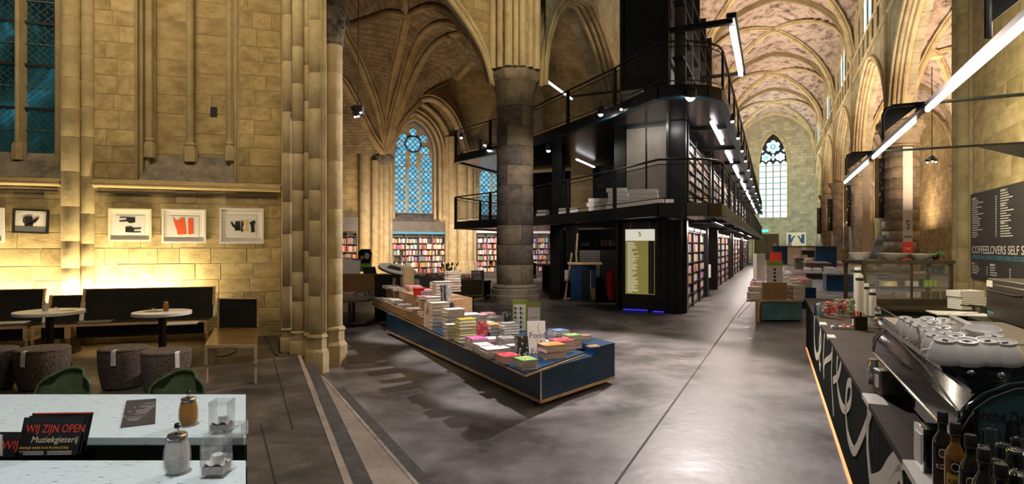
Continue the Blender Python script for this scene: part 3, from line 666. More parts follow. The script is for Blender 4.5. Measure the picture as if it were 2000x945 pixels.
# ---- end wall of the nave with its tall traceried window
EW = SB[-1]
def to_nave(mb): return mb
b = MB(); hw_, zs_, za_, sill = 1.75, 12.6, 16.9, 5.65
b.box(TL-3, TA+.5, EW, EW+1, 0, sill)
pts = [(TL-3,sill),(-hw_,sill)]+arch(-hw_,hw_,zs_,za_,10)+[(hw_,sill),(TA+.5,sill),(TA+.5,20.5),(TL-3,20.5)]
b.slabxz(pts, EW, EW+1)
we = obj('wall_back', b, M['masonry_grey'], kind='structure', loc=(0,0,0), rz=NROT, smooth=None)
for off in (0,.25): obj('window_moulding', MB().tube([(-hw_-off,EW-.03,sill)]+[(x,EW-.03,z) for x, z in arch(-hw_-off,hw_+off,zs_,za_+off,10)]+[(hw_+off,EW-.03,sill)], .1, 8), M['rib'], we)
w3 = obj('window_3', MB().box(-hw_,hw_,EW+.3,EW+.32,sill-.05,sill), M['rib'], kind='structure', loc=(0,0,0), rz=NROT, smooth=None)
lwid = 2*hw_/4
for k in range(1,4): obj('mullion', MB().box(-hw_+k*lwid-.06,-hw_+k*lwid+.06,EW+.1,EW+.3,sill,zs_+.3), M['darkrib'], w3, smooth=None)
rows = 9; rh = (zs_-sill)/rows
pm = MB().box(.07,lwid-.07,0,.01,.05,rh-.03).mesh('pane', M['dusk_far'])
for k in range(4):
    for j in range(rows): link('pane', pm, w3, (-hw_+k*lwid, EW+.27, sill+j*rh))
    link('pane', MB().add([(x,0,z) for x, z in reversed(arch(.07,lwid-.07,0,.6,5))], [tuple(range(11))]).mesh('pane', M['dusk_far']), w3, (-hw_+k*lwid, EW+.27, zs_))
for k in range(1, rows+1): obj('glazing_bar', MB().box(-hw_,hw_,EW+.2,EW+.25,sill+k*rh-.03,sill+k*rh+.03), M['black'], w3, smooth=None)
obj('window_tracery', MB().slabxz([(-hw_,zs_)]+arch(-hw_,hw_,zs_,za_,10)+[(hw_,zs_)], EW+.3, EW+.4), M['black'], w3, smooth=None)
def pdisc(par, x, y, z, r, m, n=12, name='pane'):
    link(name, MB().add([(x+r*math.cos(2*PI*k/n), y, z+r*math.sin(2*PI*k/n)) for k in range(n)], [tuple(reversed(range(n)))]).mesh(name, m), par)
for cx_, cz_, rr_ in ((0,15.15,.50),(-.88,13.75,.33),(.88,13.75,.33),(0,13.75,.24),(-1.3,14.6,.12),(1.3,14.6,.12)):
    pdisc(w3, cx_, EW+.28, cz_, rr_*.45, M['dusk_far'])
    nn = 6 if rr_ > .3 else 4
    for k in range(nn): a = PI/2+k*2*PI/nn; pdisc(w3, cx_+math.cos(a)*rr_*1.15, EW+.28, cz_+math.sin(a)*rr_*1.15, rr_*.62, M['dusk_far'])
d1 = obj('door_1', MB().box(-2.35,.75,EW-.12,EW-.02,0,3.5), M['oldwood'], kind='structure', loc=(0,0,0), rz=NROT, smooth=None)
obj('door_frame', MB().box(-2.5,-2.3,EW-.2,EW,0,3.7).box(.7,.9,EW-.2,EW,0,3.7).box(-2.5,.9,EW-.2,EW,3.5,3.75), M['darkrib'], d1, smooth=None)

# ---- left arcade: arch over the first column and the wall above
def wall_band(name, curve, top, th, m, mould=True):
    """wall over an arch curve given as world points; th = thickness vector"""
    A = [Vector(p) for p in curve]; B = [Vector((p.x,p.y,top)) for p in A]; th = Vector(th)
    b = MB().loft(A, B).loft([p+th for p in B], [p+th for p in A]).loft([p+th for p in A], A)
    o = obj(name, b, M[m], kind='structure', smooth=None)
    if mould:
        for f, r, up in ((.0,.09,0),(.0,.07,.28),(.12,.09,-.02),(.3,.08,-.04),(.5,.10,-.05)):
            obj('arch_moulding', MB().tube([p+th*f+Vector((0,0,up)) for p in A], r, 8), M['rib'], o)
    return o
cA = crs([at(961,164,18.6), at(952,125,18.4), at(938,90,18.2), at(915,50,18.0), at(880,2,17.6), at(836,-45,17.2), at(770,-95,16.6), at(690,-140,16)], 5)
wall_band('wall_arch', cA, 13.2, (.2,1.3,0), 'masonry')
sa2 = arch(17.3+.9, 30-.9, 7.45, 12.4, 14)
cB = [NV(-7.15, s, z) for s, z in sa2]
wall_band('wall_arch', cB, 15.5, tuple(NV(-1.4,0,0)), 'masonry_grey')
cp = NV(-7.9, 17.3); cx0 = at(1006,0,19)
blk = obj('wall_springer', MB().prism([(cx0.x-.78,cx0.y-.45),(cx0.x-.3,cx0.y-.78),(cx0.x+.4,cx0.y-.72),(cx0.x+.80,cx0.y-.3),(cx0.x+.8,cx0.y+.9),(cx0.x-.7,cx0.y+.9)], zc1+1.2, 15.5), M['masonry'], kind='structure', smooth=None)
for k, (dx, dy, r) in enumerate(((-.74,-.48,.12),(-.5,-.64,.10),(-.22,-.78,.14),(.02,-.8,.09),(.24,-.76,.12),(.5,-.66,.10),(.72,-.42,.12))):
    obj('wall_shaft', MB().tube([(cx0.x+dx,cx0.y+dy,zc1+1.2),(cx0.x+dx,cx0.y+dy,15.5)], r, 10), M['rib'], blk)

# ---- chapel behind: back wall, two windows, piers, vault
CH = Frame((at(660,0,30.5).x, 30.5), math.atan2(5, 12.6))
cx = CH.x; cz = CH.z
b = MB(); xa, xb = cx(768,.6), cx(845,.6); sillz = cz(805,418,.6); za = cz(806,240,.6); zsp = cz(780,300,.6)
zsh = cz(800,432)                                  # top of the shelving panel
b.box(cx(560), cx(700), 0, 1, 0, 12.5); b.box(cx(700), cx(762), 0, 1, 0, 12.5)
b.slabxz([(cx(762),sillz-.6),(xa-.25,sillz-.6),(xa-.25,zsp)]+arch(xa-.25,xb+.25,zsp,za+.35,10)[1:-1]+[(xb+.25,zsp),(xb+.25,sillz-.6),(cx(872),sillz-.6),(cx(872),12.8),(cx(762),12.8)], 0, 1)
b.box(cx(872), cx(928), 0, 1, 0, 12.5)
xc, xd = cx(935,.6), cx(988,.6); z2s = cz(960,345,.6); z2a = cz(960,300,.6)
b.slabxz([(cx(928),sillz-.6),(xc-.2,sillz-.6),(xc-.2,z2s)]+arch(xc-.2,xd+.2,z2s,z2a,8)[1:-1]+[(xd+.2,z2s),(xd+.2,sillz-.6),(cx(1250),sillz-.6),(cx(1250),19),(cx(985),19),(cx(985),12.8),(cx(928),12.8)], 0, 1)
b.box(cx(762), cx(872), .75, 1, 0, sillz-.6); b.box(cx(928), cx(1250), .75, 1, 0, sillz-.6)
wch = obj('wall_chapel', b, M['masonry'], kind='structure', smooth=None, **CH.kw())
for px, d, r, zt in ((712,-.25,.30,8.5),(733,-.1,.22,6.6),(745,-.2,.16,6.6),(754,-.25,.2,6.6),(763,0,.12,6.6),(874,-.05,.14,8.2),(884,-.2,.28,8.2),(903,-.3,.32,6.6),(917,-.3,.22,6.6),(926,-.1,.14,6.6)):
    x_ = cx(px, d); obj('wall_shaft', MB().tube([(x_,d,0),(x_,d,zt)], r, 12), M['shaft'], wch)
    obj('shaft_base', MB().lathe([(r*1.5,0),(r*1.5,.7),(r*1.25,.8),(r*1.3,.9),(r,1.05)], 8, (x_,d,0)), M['shaft'], wch)
obj('wall_corbel', MB().lathe([(.2,6.35),(.42,6.6),(.5,6.75),(.5,6.85)], 10, (cx(752,-.3),-.3,0)), M['capital'], wch)
for off, r, y_ in ((.3,.09,-.04),(.55,.08,-.06),(.05,.09,.2),(1.0,.12,-.03)):
    obj('window_moulding', MB().tube([(xa-off,y_,sillz-.3)]+[(x,y_,z) for x, z in arch(xa-off,xb+off,zsp,za+.1+off,10)]+[(xb+off,y_,sillz-.3)], r, 8), M['darkrib'], wch)
obj('window_sill', MB().add([(cx(764),-.02,zsh+.02),(cx(871),-.02,zsh+.02),(xb+.2,.62,sillz),(xa-.2,.62,sillz)], [(0,1,2,3)]), M['sillstone'], wch, smooth=None)
obj('shelf_panel', MB().box(cx(766),cx(870),-.05,.05,cz(800,452),zsh), M['greylam'], wch, smooth=None)
def chapel_window(name, xa, xb, zs0, za0, z0, lights, rows, rose):
    o = obj(name, MB().slabxz([(xa-.02,z0)]+arch(xa-.02,xb+.02,zs0,za0,10)+[(xb+.02,z0)], .66, .72), M['darkrib'], kind='structure', smooth=None, **CH.kw())
    lw_ = (xb-xa)/lights; hs = [zs0-.05, zs0-1.0, zs0-.35] if lights == 3 else [zs0]*lights
    for k in range(lights):
        x0 = xa+k*lw_+.07; x1 = xa+(k+1)*lw_-.07; h = hs[k]; rz_ = (h-z0)/rows
        for j in range(rows): link('pane', MB().box(x0,x1,.62,.63,z0+j*rz_+.03,z0+(j+1)*rz_-.03).mesh('pane', M['dusk_lat']), o)
        link('pane', MB().add([(x,.62,z) for x, z in reversed(arch(x0,x1,h,h+.38,6))], [tuple(range(13))]).mesh('pane', M['dusk_lat']), o)
        pdisc(o, (x0+x1)/2, .62, h+.62, .20, M['dusk_lat'])
    if rose:
        cx_, cz_ = (xa+xb)/2, za0-1.22
        pdisc(o, cx_, .62, cz_, .42, M['dusk_lat'], 16)
        obj('window_tracery', MB().tube([(cx_+.46*math.cos(2*PI*k/20),.6,cz_+.46*math.sin(2*PI*k/20)) for k in range(20)], .04, 6, closed=True), M['black'], o)
        for k in range(6): a = PI/2+k*PI/3; pdisc(o, cx_+.68*math.cos(a), .61, cz_+.68*math.sin(a), .22, M['dusk_lat'])
    return o
chapel_window('window_4', xa, xb, zsp, za, sillz+.05, 3, 5, True)
chapel_window('window_5', xc, xd, z2s, z2a, sillz+.05, 2, 4, False)
# vault of the chapel: ribs measured from the photograph, webs spanned between them
S_ = at(750,300,30.2); CO = at(962,160,19.4)
r1 = crs([S_, at(742,240,29.8), at(727,186,29), at(700,120,27.8), at(670,63,26.3)], 4)
r2 = crs([S_, at(757,210,29.8), at(769,140,29), at(783,80,27.4), at(794,30,25.6)], 4)
r3 = crs([S_, at(775,200,29.6), at(803,106,28.6), at(828,62,27.4), at(862,44,25.6), at(896,51,23.4), at(925,78,21.6), at(950,120,20), CO], 4)
r4 = crs([S_, at(780,215,30), at(811,140,29.2), at(840,95,28.6), at(870,72,28), at(905,66,26.4), at(940,92,23), CO], 4)
r5 = crs([S_, at(786,237,30.6), at(812,207,31.2), at(837,182,31.9), at(890,157,33.2), at(964,137,34), at(1050,130,34)], 4)
K1 = at(794,30,25.6)
c1 = crs([CO, at(945,105,19.9), at(913,55,20.9), at(875,25,22.4), at(837,13,23.8), K1], 4)
kl = crs([K1, at(760,24,25), at(727,34,24.5), at(670,55,23.5), at(600,85,22)], 4)
kd = crs([at(877,71,27.6), at(884,110,30.4), at(890,157,33.2), at(902,200,33.4), at(910,245,33.3), at(917,292,33.2)], 4)
ku = crs([K1, at(790,-10,24), at(775,-60,21)], 4); kr = crs([at(890,157,33.2), at(938,101,29), at(975,70,26)], 4)
ra = crs([S_, at(728,270,29.6), at(700,215,28.8), at(668,160,27.6), at(620,120,26)], 4)
rf = crs([at(757,305,30.9), at(772,262,31.1), at(800,212,31.3), at(837,193,31.6), at(870,210,32), at(893,245,32.3), at(912,300,32.5)], 4)
n_ = 26; rs = lambda q: resample(q, n_)
web = MB()
up = lambda q, d=.12: [Vector(p)+Vector((0,0,d)) for p in q]
topA = crs([at(600,-120,18), at(700,-120,19), at(790,-110,19.5)], 8); topB = crs([at(790,-110,19.5), at(870,-100,19), at(960,-60,19)], 8)
for A_, B_ in ((ra,r1),(r1,r2),(list(r2)+list(reversed(c1)),r3),(r3,r4),(r4,r5),(kd[8:],[at(1060,q,34.5) for q in (130,170,210,250,330)]),
               (list(r5[:17])+list(kd[9:]), rf),(list(reversed(kl)),topA),(list(reversed(c1)),topB),
               ([at(600,85,22),at(640,78,23),at(670,63,26.3)],[at(600,85,22),at(640,50,25),K1])):
    web.loft(up(rs(A_)), up(rs(B_)), 4)
web.loft(rs([at(560,300,30),at(690,300,30.2),S_]), up(rs(list(reversed(ra)))), 3)
cchap = obj('ceiling', web, M['vault'], kind='structure', smooth=50)
for q in (r1,r2,r3,r4,r5,c1,kl,kd,ku,kr,rf,ra):
    rr_ = .12
    obj('vault_rib', MB().tube(q, rr_, 8), M['darkrib'], cchap)
    for sd in (-1,1):
        P2 = []
        for i, p in enumerate(q):
            d = Vector(q[min(i+1,len(q)-1)])-Vector(q[max(0,i-1)]); view = Vector(p)-Vector((0,0,EYE)); nn_ = d.cross(view).normalized()*rr_*1.4*sd
            P2.append(Vector(p)+nn_+Vector((0,0,.06)))
        obj('vault_rib', MB().tube(P2, rr_*.5, 6), M['darkrib'], cchap)

# ---- right wall of the choir (behind the bar)
TW = 3.6
wb = obj('wall_bar', MB().box(TW, TW+3, 1.0, 15.1, 0, 8.5), M['mortar'], kind='structure', loc=(0,0,0), rz=NROT, smooth=None)
def stones_t(par, s0, s1, z0, z1, rowh, wmin, wmax):        # blocks on a wall facing -t
    hold = link('stone_courses', None, par, (TW, s1, 0), -PI/2)
    stones(hold, 0, s1-s0, z0, z1, rowh, wmin, wmax)
    for ch in list(hold.children):
        v = ch.location.copy(); ch.parent = par; ch.location = (TW+v.y, s1-v.x, v.z); ch.rotation_euler = (0,0,-PI/2)
    bpy.data.objects.remove(hold)
stones_t(wb, 6.3, 13.9, .1, 6.4, .42, .55, 1.1)
for s, t, r in ((15.0,TW+.02,.13),(14.72,TW+.02,.09),(14.42,TW-.02,.15),(14.1,TW+.04,.08)):
    drums(wb, t, s, r, .5, 7.6, .7)
    obj('shaft_base', MB().lathe([(r*1.5,0),(r*1.5,.3),(r*1.2,.42),(r,.5)], 8, (t,s,0)), M['shaft'], wb)

# ================================================================ steel book tower
PAL = [(.62,.58,.55),(.62,.58,.55),(.5,.47,.42),(.45,.05,.05),(.5,.10,.08),(.05,.05,.06),(.05,.05,.06),(.12,.16,.3),(.55,.45,.15),(.10,.25,.22),(.55,.30,.25),(.35,.20,.35),(.60,.30,.08),(.20,.17,.15),(.68,.64,.6),(.3,.36,.45)]
class BK:
    """many book spines joined in one mesh, coloured per book"""
    def __init__(s): s.v = []; s.f = []; s.c = []
    def book(s, x0, x1, y0, y1, z0, z1, col, T=None):
        o = len(s.v); P = [(x0,y0,z0),(x1,y0,z0),(x1,y1,z0),(x0,y1,z0),(x0,y0,z1),(x1,y0,z1),(x1,y1,z1),(x0,y1,z1)]
        s.v += [tuple(T @ Vector(p)) if T else p for p in P]
        s.f += [tuple(o+i for i in f) for f in ((4,5,6,7),(0,1,5,4),(1,2,6,5),(3,0,4,7))]; s.c += [col]*4
    def row(s, x0, x1, z0, h, y0, dep, wd, rr, T=None, tint=None):
        x = x0; base = rr.random()
        while x < x1-wd*.4:
            if rr.random() < .06: x += wd*rr.uniform(1,3); continue
            w_ = wd*rr.uniform(.55,1.5); hh = h*rr.uniform(.66,.93); c = PAL[int((rr.gauss(base*len(PAL), 4))) % len(PAL)]
            if rr.random() < .35: c = rr.choice(PAL)
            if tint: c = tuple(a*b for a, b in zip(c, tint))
            s.book(x, min(x+w_*.93, x1), y0+rr.uniform(0,.03), y0+dep, z0, z0+hh, c, T); x += w_
    def build(s, name, parent, loc, rz, **k):
        me = bpy.data.meshes.new(name); me.from_pydata(s.v, [], s.f); me.materials.append(M['spines'])
        a = me.color_attributes.new('Col', 'FLOAT_COLOR', 'CORNER'); d = []
        for f, c in zip(s.f, s.c): d += [c[0],c[1],c[2],1]*len(f)
        a.data.foreach_set('color', d); return link(name, me, parent, loc, rz, **k)
def bookcase(label, loc, rz, W, H, cols, rows, wd=.05, z0=.12, depth=.36, fm='steel', group=None, tint=None, top=.16, strip=False, rr=None, base=0, fill=1):
    rr = rr or random.Random(int(loc[0]*97+loc[1]*31+loc[2]*7)); t = thing('bookcase', label, 'bookcase', loc, rz, group)
    obj('back_panel', MB().box(0,W,depth,depth+.03,base,H), M[fm], t, smooth=None)
    cw = W/cols
    side = MB().box(-.02,.02,-.03,depth,base,H).mesh('side_panel', M[fm])
    for k in range(cols+1): link('side_panel', side, t, (k*cw,0,0))
    rh = (H-z0-top)/rows; sh = MB().box(.02,cw-.02,-.01,depth,-.025,0).mesh('shelf', M[fm])
    for k in range(cols):
        for j in range(rows+1): link('shelf', sh, t, (k*cw,0,z0+j*rh))
    if base < z0-.02: obj('plinth', MB().box(0,W,.02,depth,base,z0-.03), M[fm], t, smooth=None)
    if strip:
        for k in range(cols): obj('header_label', MB().box(k*cw+cw*.12,(k+1)*cw-cw*.12,-.05,-.03,H-top+.02,H-.05), M['cream'], t, smooth=None)
    bk = BK()
    for k in range(cols):
        for j in range(rows):
            if rr.random() < fill: bk.row(k*cw+.03,(k+1)*cw-.03,z0+j*rh,rh-.03,.03,.26,wd,rr,None,tint)
            else: bk.row(k*cw+.03,k*cw+cw*.5,z0+j*rh,rh*.5,.03,.26,wd,rr,None,tint)
    bk.build('shelf_books', None, loc, rz, label='book spines in '+label, cat='books', kind='stuff')
    return t

tw = thing('book_tower', 'tall black steel gallery tower with two walkways filling the nave', 'gallery tower', (0,0,0), NROT)
DK = [(-1.15,15.1),(-1.2,14.7),(-1.45,14.25),(-1.9,13.95),(-2.5,13.8),(-3.97,15.3),(-7.8,18.5),(-12.3,20.8),(-12.3,27.5),(-4.9,27.5),(-4.9,70),(-1.15,70)]
def outline(off):
    return [(t+off*(.9 if t > -2 else .2), s-off*.9 if s < 28 else s) for t, s in DK]
EDGE = list(reversed(DK[:8]))                     # left tip -> right corner
for zt, zb in ((2.92,2.64),(5.74,5.46)):
    obj('deck', MB().prism(DK, zb+.03, zt), M['deck'], tw, smooth=None)
    f = MB(); path = [(-12.3,27.5)]+EDGE+[(-1.15,70)]
    for a, c in zip(path, path[1:]): f.bar((*a,(zt+zb)/2),(*c,(zt+zb)/2),.12,zt-zb+.02)
    obj('fascia', f, M['steel'], tw, smooth=None)
    f = MB()
    for a, c in zip(path, path[1:]): f.bar((*a,zb-.01),(*c,zb-.01),.2,.035)
    obj('lower_flange', f, M['steelb' if zt > 5 else 'steel'], tw, smooth=None)
    tr = MB(); h = zt+1.06
    pts = [Vector((a[0],a[1],h)) for a in path]
    obj('top_rail', MB().tube(pts, .028, 8), M['steel'], tw)
    obj('mid_rail', MB().tube([Vector((a[0],a[1],zt+.12)) for a in path], .014, 6), M['steel'], tw)
    # posts and mesh panels along the path
    post = MB().box(-.03,.03,-.06,.06,zb,zt+1.04).mesh('rail_post', M['steel'])
    dist = 0
    for a, c in zip(path, path[1:]):
        a, c = Vector(a), Vector(c); L = (c-a).length; n = max(1, round(L/2.3)); ang = math.atan2(c.y-a.y, c.x-a.x)
        if L < .7: n = 1
        for k in range(n):
            p = a.lerp(c, k/n); q = a.lerp(c, (k+1)/n); seg = (q-p).length
            if L > .7: link('rail_post', post, tw, (p.x,p.y,0), ang+PI/2)
            obj('mesh_panel', MB().add([(0,0,zt+.12),(seg,0,zt+.12),(seg,0,h-.12),(0,0,h-.12)], [(0,1,2,3)]), M['meshm'], tw, (p.x,p.y,0), ang, smooth=None)
            link('panel_frame', MB().bar((0,0,h-.12),(seg,0,h-.12),.02).mesh('panel_frame', M['steel']), tw, (p.x,p.y,0), ang)
    # ribs under the deck
    for s in range(18, 70, 4): link('deck_beam', MB().box(-4.8,-1.25,s-.06,s+.06,zb-.05,zb+.04).mesh('deck_beam', M['steel']), tw)
# core blocks
obj('core', MB().box(-4.15,-2.75,16.6,24,0,2.64).box(-4.0,-2.7,16.9,24,2.9,5.5).box(-4.1,-2.7,16.5,25,5.7,11).box(-4.6,-2.72,24,68,0,8.6), M['steel'], tw, smooth=None)
fp = obj('front_panel', MB().box(-4.15,-2.9,16.5,16.6,0,2.6).box(-3.0,-2.3,16.3,16.7,0,2.6), M['steel'], tw, smooth=None)
for k, t in enumerate((-4.15,-2.95,-2.75,-2.55,-2.35)): link('panel_rib', MB().box(t-.03,t+.03,16.22,16.5,0,2.62).mesh('panel_rib', M['steel']), tw)
for k in range(3): obj('lit_panel', MB().box(-4.0+k*.62,-4.0+k*.62+.56,16.82,16.88,2.95,5.4), M['greylam' if k < 2 else 'steel'], tw, smooth=None)
obj('panel_ribs', MB().box(-4.1,-4.0,16.4,16.5,5.74,11).box(-2.75,-2.68,16.3,16.5,2.9,11), M['steel'], tw, smooth=None)
for t, s, z0_, z1_ in ((-7.0,18.9,0,2.64),(-6.6,19.4,0,2.64),(-7.0,19.1,2.9,5.5),(-4.3,17.4,2.9,5.5),(-9.8,21.5,2.9,5.5),(-11.9,27,0,5.5),(-4.95,27,0,2.64)):
    obj('post', MB().box(t-.12,t+.12,s-.18,s+.18,z0_,z1_).box(t-.18,t+.18,s-.2,s-.17,z0_,z1_).box(t-.18,t+.18,s+.17,s+.2,z0_,z1_), M['steel'], tw, smooth=None)
# dark back partition under the left part, level 0 and 1
obj('back_partition', MB().box(-8.6,-5.7,23.6,23.7,0,2.6).box(-12.1,-8.6,25,25.1,2.9,5.4).box(-7.2,-4.7,24,24.1,2.9,5.4), M['steel'], tw, smooth=None)
# upper frames beside the top level and hanging strip light
for s in (17.0,18.6,20.4,22.4,24.6):
    link('shelf_upright', MB().box(-2.62,-2.3,s-.03,s+.03,5.74,10.5).mesh('shelf_upright', M['greylam']), tw)
for z in (6.5,7.3,8.1,8.9,9.7): link('shelf_board', MB().box(-2.62,-2.32,16.6,25,z-.02,z+.02).mesh('shelf_board', M['steel']), tw)
obj('lamp_arm', MB().box(-2.7,-1.0,16.5,16.65,8.0,8.14).box(-2.7,-1.0,21.6,21.7,8.0,8.1).box(-1.15,-.9,16.3,22,8.06,8.2), M['steel'], tw, smooth=None)
obj('lamp_arm', MB().box(-8.45,-4.0,24.4,24.5,8.66,8.74), M['steel'], tw, smooth=None)
obj('strip_light', MB().box(-1.12,-.98,16.9,21.8,7.98,8.05), M['tube2'], tw, smooth=None)
for a, c in ((16.8,20.5),(22.2,25.2),(26.6,31),(33,38),(40,46),(49,56),(59,66)):
    link('strip_light', MB().box(-1.62,-1.52,a,c,5.36,5.43).mesh('strip_light', M['tube2']), tw)
for a, c in ((17,20),(23,27),(30,36),(40,48)): link('strip_light', MB().box(-1.60,-1.54,a,c,2.56,2.6).mesh('strip_light', M['tube2']) if a < 0 else MB().box(-1.62,-1.5,a,c,2.57,2.62).mesh('light_housing', M['steel']), tw)
link('strip_light', MB().box(-7.0,-6.92,21,23.4,5.25,5.3).mesh('strip_light', M['tube2']), tw)
link('strip_light', MB().box(-11.6,-11.5,22,23.3,6.3,6.36).mesh('strip_light', M['tube2']), tw)
link('strip_light', MB().box(-8.42,-8.34,20.7,24.6,8.6,8.66).mesh('strip_light', M['tube2']), tw)
obj('floor_glow_strip', MB().box(-4.0,-3.3,16.40,16.44,.02,.05).box(-3.1,-2.8,16.2,16.24,.02,.05), M['blueled'], tw, smooth=None)
# piles of white stock on the lower deck, and a few on the upper
stk = 0
for lab, px, py, Y, w_, n in (('long low pile of white cartons behind the lower railing left of the core',1175,408,16.6,.75,3),
        ('taller pile of white stock on the lower deck beside the core',1212,392,16.1,.7,5),('largest pile of white stock behind the lower railing, under the grey panel',1263,400,15.2,.9,4),
        ('small pile of white stock near the rounded corner of the lower deck',1315,402,15.4,.35,2),('flat white pile at the left behind the lower railing',1115,410,19,.8,2),
        ('white pile left of the flat one, close to the round column',1065,412,20,.5,2)):
    P = at(px,py,Y); t = thing('stock_pile', lab, 'stock pile', (P.x,P.y,2.92), NROT+.1)
    for k in range(n):
        j = R.uniform(-.04,.04); obj('carton', MB().box(-w_/2+j,w_/2+j-(.15 if k > n-3 else 0),-.2,.2,k*.125,k*.125+.118), M['paper'], t, smooth=None)
for lab, px, Y in (('white carton stack on the upper deck at its left rail',1236,15.9),('low white box on the upper deck in the middle',1285,15.6),('grey box stack on the upper deck by the arch',1185,18)):
    P = at(px,100,Y); t = thing('stock_pile', lab, 'stock pile', (P.x,P.y,5.74), NROT)
    for k in range(4 if '285' not in str(px) else 1): obj('carton', MB().box(-.3,.3,-.2,.2,k*.13,k*.13+.12), M['paper' if k else 'greylam'], t, smooth=None)
# bookcases of the tower
BR = PI/2-ALPHA
bays = ((16.75,22.0,3,'the nearest bookcase on the aisle side of the tower'),(26.4,34.5,3,'the second bookcase along the aisle side of the tower'),
        (36.9,46.5,3,'the third bookcase along the aisle side of the tower'),(49,60,4,'the farthest bookcase along the aisle side of the tower'))
for i, (a, c, k, lab) in enumerate(bays):
    bookcase(lab.replace('the ','black steel ',1) if 0 else lab.replace('bookcase','black bookcase'), NV(-2.3,a,0), BR, c-a, 2.5, k, 7, (.055,.07,.1,.14)[i], strip=True)
    for q_ in (a-.3, c+.05): obj('side_buttress', MB().box(-2.75,-2.2,q_,q_+.25,0,2.62), M['steel'], tw, smooth=None)
bookcase('black bookcase on the lower walkway above the nearest aisle bookcase', NV(-2.3,17.0,2.92), BR, 6.6, 2.35, 3, 7, .055, z0=.08)
bookcase('black bookcase farther along the lower walkway, seen through the railing', NV(-2.3,25.2,2.92), BR, 14, 2.35, 5, 6, .09, z0=.08)
bookcase('dark bookcase far along the lower walkway, near its end', NV(-2.3,41,2.92), BR, 24, 2.35, 6, 6, .16, z0=.08)
bookcase('bookcase on the upper walkway beside the hanging strip light', NV(-2.32,25.6,5.74), BR, 10, 2.2, 4, 6, .09, z0=.08)
for q_ in (16.6,23.7): obj('side_buttress', MB().box(-2.7,-2.25,q_,q_+.25,2.92,5.46), M['steel'], tw, smooth=None)
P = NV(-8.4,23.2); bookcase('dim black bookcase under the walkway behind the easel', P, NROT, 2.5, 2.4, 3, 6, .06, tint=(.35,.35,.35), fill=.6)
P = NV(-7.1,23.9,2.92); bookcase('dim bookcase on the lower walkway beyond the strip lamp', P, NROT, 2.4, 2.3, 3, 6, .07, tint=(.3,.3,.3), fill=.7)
# directory sign on the core
q = NV(-3.42,16.38,0); sg = thing('directory_sign', 'tall olive and white directory sign hanging on the black tower core', 'sign', (q.x,q.y,0), NROT)
obj('sign_board', MB().box(-.50,.34,-.04,0,.50,2.05), M['olivesign'], sg, smooth=None)
obj('sign_header', MB().box(-.50,.34,-.04,0,2.05,2.38), M['signwhite'], sg, smooth=None, label='white header with an S-shaped mark')
obj('number_column', MB().box(.17,.33,-.055,-.042,.52,2.04), M['board'], sg, smooth=None)
text('S', .2, M['inkb'], sg, (-.08,-.045,2.17), ax='CENTER'); 
rr_ = random.Random(3)
for k in range(38): zz = 2.0-k*.039; obj('text_line', MB().box(-.44,-.44+rr_.uniform(.12,.34),-.046,-.041,zz-.012,zz), M['signwhite'], sg, smooth=None); obj('text_line', MB().box(.2,.3,-.062,-.056,zz-.014,zz), M['greylam'], sg, smooth=None)
for x in (-.35,.2): obj('hanger', MB().bar((x,-.02,2.38),(x,-.02,2.62),.008), M['chrome'], sg)
# spot lamps
def spot_lamp(label, p, r=.06, m='bulb2', group=None):
    t = thing('spot_lamp', label, 'spot lamp', p, 0, group)
    obj('lamp_body', MB().lathe([(r*.5,.22),(r,.16),(r,.0)], 12, M=Matrix.Rotation(.5,4,'X')), M['black'], t)
    obj('lens', MB().sphere((0,-.02,-.01), r*.8, 12), M[m], t)
    obj('stem', MB().bar((0,-.1,.18),(0,-.1,.34),.02), M['black'], t)
for lab, px, py, Y, r, m in (('brightest spot lamp, under the corner of the upper walkway',1348,188,13.3,.14,'bulb'),('spot lamp under the upper walkway above the grey panel',1173,222,15.6,.09,'bulb'),
    ('dimmer spot lamp just right of another under the upper walkway',1213,213,15,.05,'bulb2'),('spot lamp left of the round column under the upper walkway',955,292,22,.10,'bulb'),
    ('spot lamp right of the round column under the upper walkway',1071,293,19,.09,'bulb'),('small spot lamp at the left tip of the upper walkway',903,306,24.5,.07,'bulb2'),('spot lamp inside the left end of the upper railing',901,268,25,.08,'bulb')):
    spot_lamp(lab, at(px,py,Y), r, m)
for k, s in enumerate((16.2,18.8,21.4,24,27,30.5,34.5,39,44,50,57)):
    p = NV(-1.0,s,5.25); spot_lamp(f'{("first","second","third","fourth","fifth","sixth","seventh","eighth","ninth","tenth","eleventh")[k]} spot lamp from the near corner under the walkway edge above the aisle', p, .06, 'bulb2', 'spot lamps under the aisle edge of the walkway')

# ================================================================ the long navy book table
U = Vector((-.4277,.9039)); V = Vector((.563,.8265)); P0 = Vector((.148,6.2)); LT = 8.3; WT = 1.69
def tp(u, v): p = P0+U*u+V*v; return (p.x, p.y)
bt = thing('book_table', 'long navy book table with plywood-edged cantilevered top in the middle of the floor', 'display table')
ba, bb, bc = Vector((.334,6.56)), Vector((1.42,7.79)), Vector((-2.7,12.1)); bd = bb+(bc-ba)
def inset(pts, k):
    c = sum((Vector(p) for p in pts), Vector((0,0)))/len(pts); return [tuple(Vector(p)+(c-Vector(p)).normalized()*k) for p in pts]
base = [tuple(q) for q in (ba,bb,bd,bc)]
obj('base', MB().prism(base, .10, .455), M['blue'], bt, smooth=None)
obj('base_edge', MB().prism([tuple(Vector(q)*1.0) for q in base], .06, .10), M['ply'], bt, smooth=None)
obj('recessed_foot', MB().prism(inset(base,.25), 0, .06), M['black'], bt, smooth=None)
